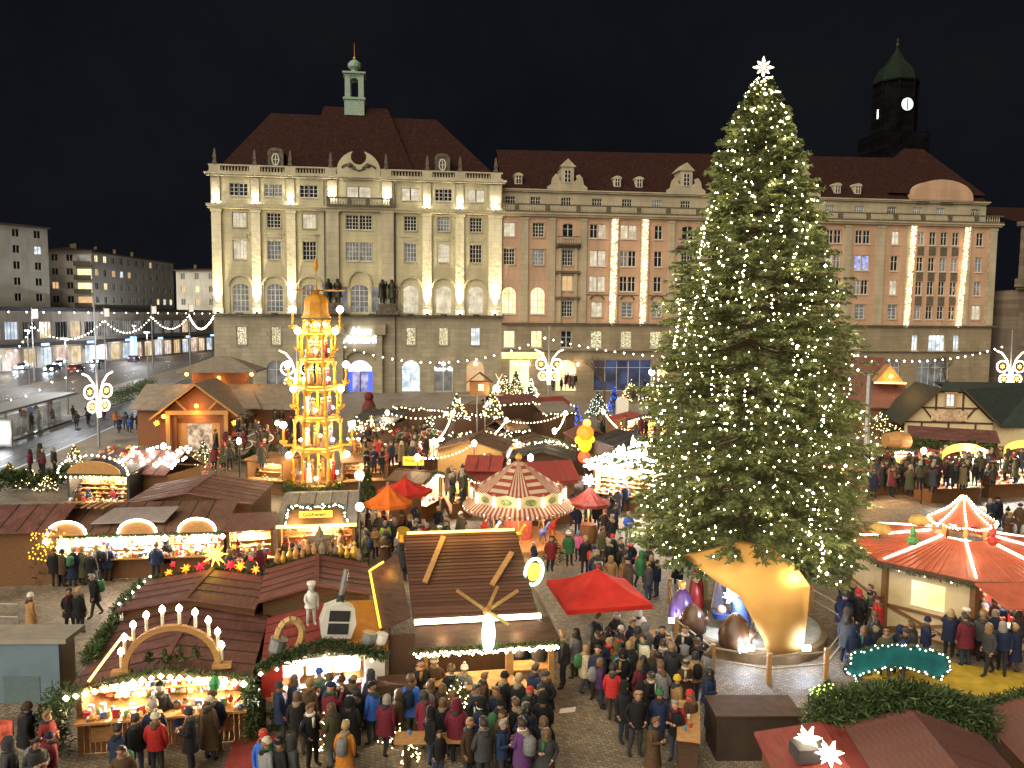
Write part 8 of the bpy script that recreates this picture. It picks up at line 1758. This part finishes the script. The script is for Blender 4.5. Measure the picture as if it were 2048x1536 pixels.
for a in [(1258,1024,.1,'blue','jacket','short hair',W9,1.76,'both'),(1251,968,B_,'navy','jacket','short hair',W9,1.82,'walk'),(1236,938,B_,'grey','long coat','short hair','by the dazzling stall',1.74,'idle'),(1215,925,2.4,'black','parka','short hair','by the dazzling stall',1.76,'idle'),(1244,1075,.8,'black','jacket','short hair',W9,1.72,'mug'),(1258,1080,-.6,'black','parka','short hair',W9,1.74,'mug'),(1280,1102,.4,'green','parka','hood',W9,1.70,'walk'),(1303,1112,2.2,'black','parka','long hair',W9,1.66,'walk'),(1357,1096,2.6,'black','long coat','short hair',W9,1.74,'idle'),
 (1170,1072,B_,'black','parka','short hair','by the mushroom umbrella',1.80,'idle'),(1140,1062,.3,'green','parka','beanie','by the mushroom umbrella',1.72,'idle'),(1157,1063,-.4,'pink','jacket','beanie','by the mushroom umbrella',1.5,'idle','turquoise'),(1205,1055,2.2,'olive','parka','short hair','by the mushroom umbrella',1.74,'idle'),(1210,1020,2.6,'black','long coat','short hair','by the mushroom umbrella',1.76,'mug'),(1195,1000,-.5,'black','parka','hood','by the mushroom umbrella',1.72,'idle'),(1222,1030,-2.8,'black','jacket','short hair','by the mushroom umbrella',1.78,'idle'),(1100,1072,.2,'maroon','parka','short hair','beside the carousel',1.70,'idle'),(1070,1085,2.2,'navy','jacket','beanie','beside the carousel',1.2,'idle')]: put(*a)
for a in [(772,1042,.2,'lime green','jacket','short hair','beside mulled wine stall',1.74,'idle'),(858,1062,B_,'lime green','parka','hood','near the mill roof ridge',1.7,'idle'),(836,955,B_,'black','parka','long hair','behind the umbrellas',1.70,'walk')]: put(*a)
def crowd(quad, n, where, face=None, spread=1.2, gap=.48, hr=(1.58,1.86), far=False):
    """scatter n people whose heads fall inside a photo quadrilateral; face: a world point looked at, or None"""
    a, b, c, d = [Vector((*q,0)) for q in quad]; k = 0; tries = 0
    while k < n and tries < n*40:
        tries += 1; u, v = random.random(), random.random(); q = a.lerp(b,u).lerp(d.lerp(c,u),v); h = random.uniform(*hr)
        p = headpx(q.x,q.y,h)
        if any((p.x-x)**2+(p.y-y)**2 < gap*gap for x,y in occ): continue
        occ.append((p.x,p.y)); k += 1
        if face is not None: rz = math.atan2(face[1]-p.y, face[0]-p.x)+PI/2+random.gauss(0,.5*spread)
        else: rz = random.uniform(0,2*PI)
        hd = random.choice(['short hair']*4+['long hair']*3+['beanie']*4+['pompom hat']*2+['hood']*2+['flat cap'])
        if far: FAR.append((p, rz, h, hd)); continue
        person((p.x,p.y,0), rz, random.choice(DARKS), random.choice(['jacket']*4+['parka']*4+['long coat']*2), hd, where, h, random.choice(['idle','idle','mug','pocket','both','photo'] if face is not None else ['idle','mug','pocket','walk','walk_b','both']))
crowd([(575,1068),(700,1060),(700,1095),(570,1105)], 14, 'at mulled wine stall', on(Hs,0,0,0))
crowd([(715,1018),(925,1010),(920,1060),(720,1070)], 28, 'beneath orange umbrella', None)
crowd([(800,1062),(935,1052),(900,1080),(800,1085)], 8, 'behind the mill roof', None)
crowd([(455,1078),(540,1072),(540,1105),(460,1112)], 6, 'at yellow booth', on(Gb,0,0,0))
crowd([(730,890),(860,882),(850,950),(720,950)], 40, 'x', None, far=True)
crowd([(890,985),(945,985),(930,1010),(880,1010)], 8, 'x', None, far=True)
crowd([(1140,985),(1240,975),(1230,1010),(1140,1030)], 8, 'by mushroom umbrella', None)
crowd([(1130,1060),(1330,1080),(1320,1130),(1180,1110)], 14, 'beside the big tree', None)
crowd([(1180,1235),(1400,1255),(1420,1350),(1200,1330)], 16, 'near the nativity fence', None)
crowd([(850,1372),(1090,1368),(1090,1445),(860,1440)], 15, 'before the mill stall', on(C3,0,0,0))
crowd([(560,1350),(790,1335),(800,1400),(580,1410)], 8, 'at white food stall', on(B,0,0,0))
crowd([(240,1400),(440,1390),(430,1430),(250,1440)], 3, 'before candle-arch stall', on(A,0,0,0))
crowd([(470,850),(580,845),(600,900),(480,905)], 24, 'x', None, far=True)
crowd([(410,900),(600,905),(560,940),(430,945)], 16, 'x', None, far=True)
crowd([(1740,950),(1900,945),(1880,990),(1745,1000)], 44, 'x', on(R1,0,0,0), far=True)
crowd([(1880,945),(2045,940),(2045,975),(1890,985)], 30, 'x', on(R2,0,0,0), far=True)
crowd([(1960,990),(2045,985),(2045,1050),(1990,1030)], 6, 'behind kiosk roof', None)
crowd([(1640,1160),(1760,1165),(1760,1195),(1690,1190)], 9, 'along the kiosk wall', None)
crowd([(1690,1215),(1770,1222),(1780,1260),(1695,1255)], 7, 'between fence and kiosk', None)
crowd([(1780,1240),(1860,1232),(1850,1262),(1780,1268)], 4, 'above teal signboard', None)
crowd([(1890,1190),(2045,1180),(2045,1225),(1895,1232)], 14, 'at the kiosk counter', (18.15,31.6))
crowd([(1960,1215),(2040,1225),(2040,1260),(1960,1250)], 4, 'on yellow walkway', None)
crowd([(1190,872),(1330,865),(1320,905),(1200,910)], 10, 'x', None, far=True)
crowd([(1240,780),(1345,778),(1340,800),(1240,803)], 16, 'x', None, far=True)
crowd([(1090,770),(1160,768),(1160,782),(1090,784)], 12, 'x', None, far=True)
crowd([(35,808),(110,792),(110,815),(40,832)], 9, 'under tram shelter', None)
crowd([(140,800),(220,785),(225,808),(145,830)], 6, 'past tram shelter', None)
crowd([(225,825),(285,812),(280,835),(230,850)], 5, 'on road beside chalet', None)
crowd([(140,965),(250,960),(250,975),(140,982)], 7, 'at the dark gazebo', on(O1,0,0,0))
crowd([(60,945),(130,930),(130,945),(60,958)], 4, 'x', None, far=True)
crowd([(150,690),(300,672),(300,680),(150,698)], 22, 'x', None, far=True)
crowd([(575,810),(625,805),(625,822),(575,825)], 5, 'x', None, far=True)
put(231,822,.4,'orange','jacket','short hair','on road past shelter',1.76,'walk')
from collections import defaultdict as _dd
grp_ = _dd(list)
for o, lb, l2 in PEOPLE: grp_[lb if len(lb.split()) <= 13 else l2].append(o)
ORD = 'first second third fourth fifth sixth seventh eighth'.split()
for lb, os_ in grp_.items():
    os_.sort(key=lambda o: o.location.x/o.location.y)
    for i, o in enumerate(os_): o['label'] = lb if len(os_) == 1 else lb+f', {ORD[i]} from left'
def join_far(L_):
    V, F2, MI = [], [], []
    for p, rz, h, hd in L_:
        pn = random.choice(['idle','mug','pocket','walk','both']); M_ = Matrix.Translation(p) @ Matrix.Rotation(rz,4,'Z') @ Matrix.Scale(h/1.75,4); hz = POSES[pn][1]['hm']
        for me, off, mm in ((POSES[pn][0],None,None),(COATS[(pn,random.choice(['jacket','parka','long coat']))],None,1),(HEADS[hd],Matrix.Translation(hz[:3]),4)):
            T = M_ if off is None else M_ @ off; k = len(V); V += [tuple(T @ v.co) for v in me.vertices]
            for q in me.polygons: F2.append(tuple(i+k for i in q.vertices)); MI.append(mm if mm is not None else [0,1,2,3,3,3][q.material_index])
    mb = MB(); mb.v, mb.f, mb.m = V, F2, MI
    o = mb.build('distant_crowd', [SKIN,per_island('crowd_coats',[(.012,.012,.015),(.015,.022,.05),(.05,.035,.02),(.045,.045,.05),(.12,.02,.03),(.06,.06,.03),(.14,.10,.05),(.012,.014,.02)],.85),mat('crowd_trousers',(.02,.022,.03),.9,.3),SHOE,per_island('crowd_hair',[(.03,.02,.01),(.1,.06,.03),(.2,.02,.02),(.3,.27,.2),(.04,.04,.05)],.8)], None, smooth=True)
    tag(o, 'distant crowd of visitors in dark winter coats far across the market', 'crowd', kind='stuff')
join_far(FAR)
# bronze groups on the hotel and the cook on the roof
BRZ = mat('dark_bronze', (.022,.019,.014), .5, .3, 4, metal=.3)
def statue(mesh, parent, loc, rz, s, m, name):
    o = link(name, mesh, parent, loc, (0,0,rz)); o.scale = (s*1.15,s*1.15,s)
    for sl in o.material_slots: sl.link = 'OBJECT'; sl.material = m
    return o
for (x, y), pz2 in zip(HOTEL_STATUE, (('reach','both'),('photo','mug'))):
    for k, pn in enumerate(pz2):
        b = statue(POSES[pn][0], hotel, (x-.75+1.5*k, y, 13.7), (.6 if k == 0 else -.5), 2.15, BRZ, 'bronze_statue'); statue(COATS[(pn,'long coat')], b, (0,0,0), 0, 1/1.0, BRZ, 'drapery').scale = (1,1,1)
ck = statue(POSES['reach'][0], None, on(B,-.35,.1,2.95), .5, .68, mat('painted_white',(.52,.5,.46),.5,.1,5), 'cook_figure'); tag(ck, 'white painted cook figure standing on the food stall roof', 'figurine'); statue(COATS[('reach','jacket')], ck, (0,0,0), 0, 1, WHITE, 'apron').scale = (1,1,1)
MB().lathe([(.11,.05),(.12,.12),(.17,.2),(.15,.3),(.02,.33)],12,(0,-.11,1.65)).build('chef_hat', WHITE, ck)
o = tag(MB().lathe([(.04,0),(.14,.05),(.16,.22),(.06,.36),(.01,.4)],10).build('green_bag', mat('green_plastic',(.06,.30,.10),.4,.1), None, headpx(428,1396,1.76)+Vector((.12,-.25,.35))), 'bright green shopping bag held beside the brown coat', 'bag')
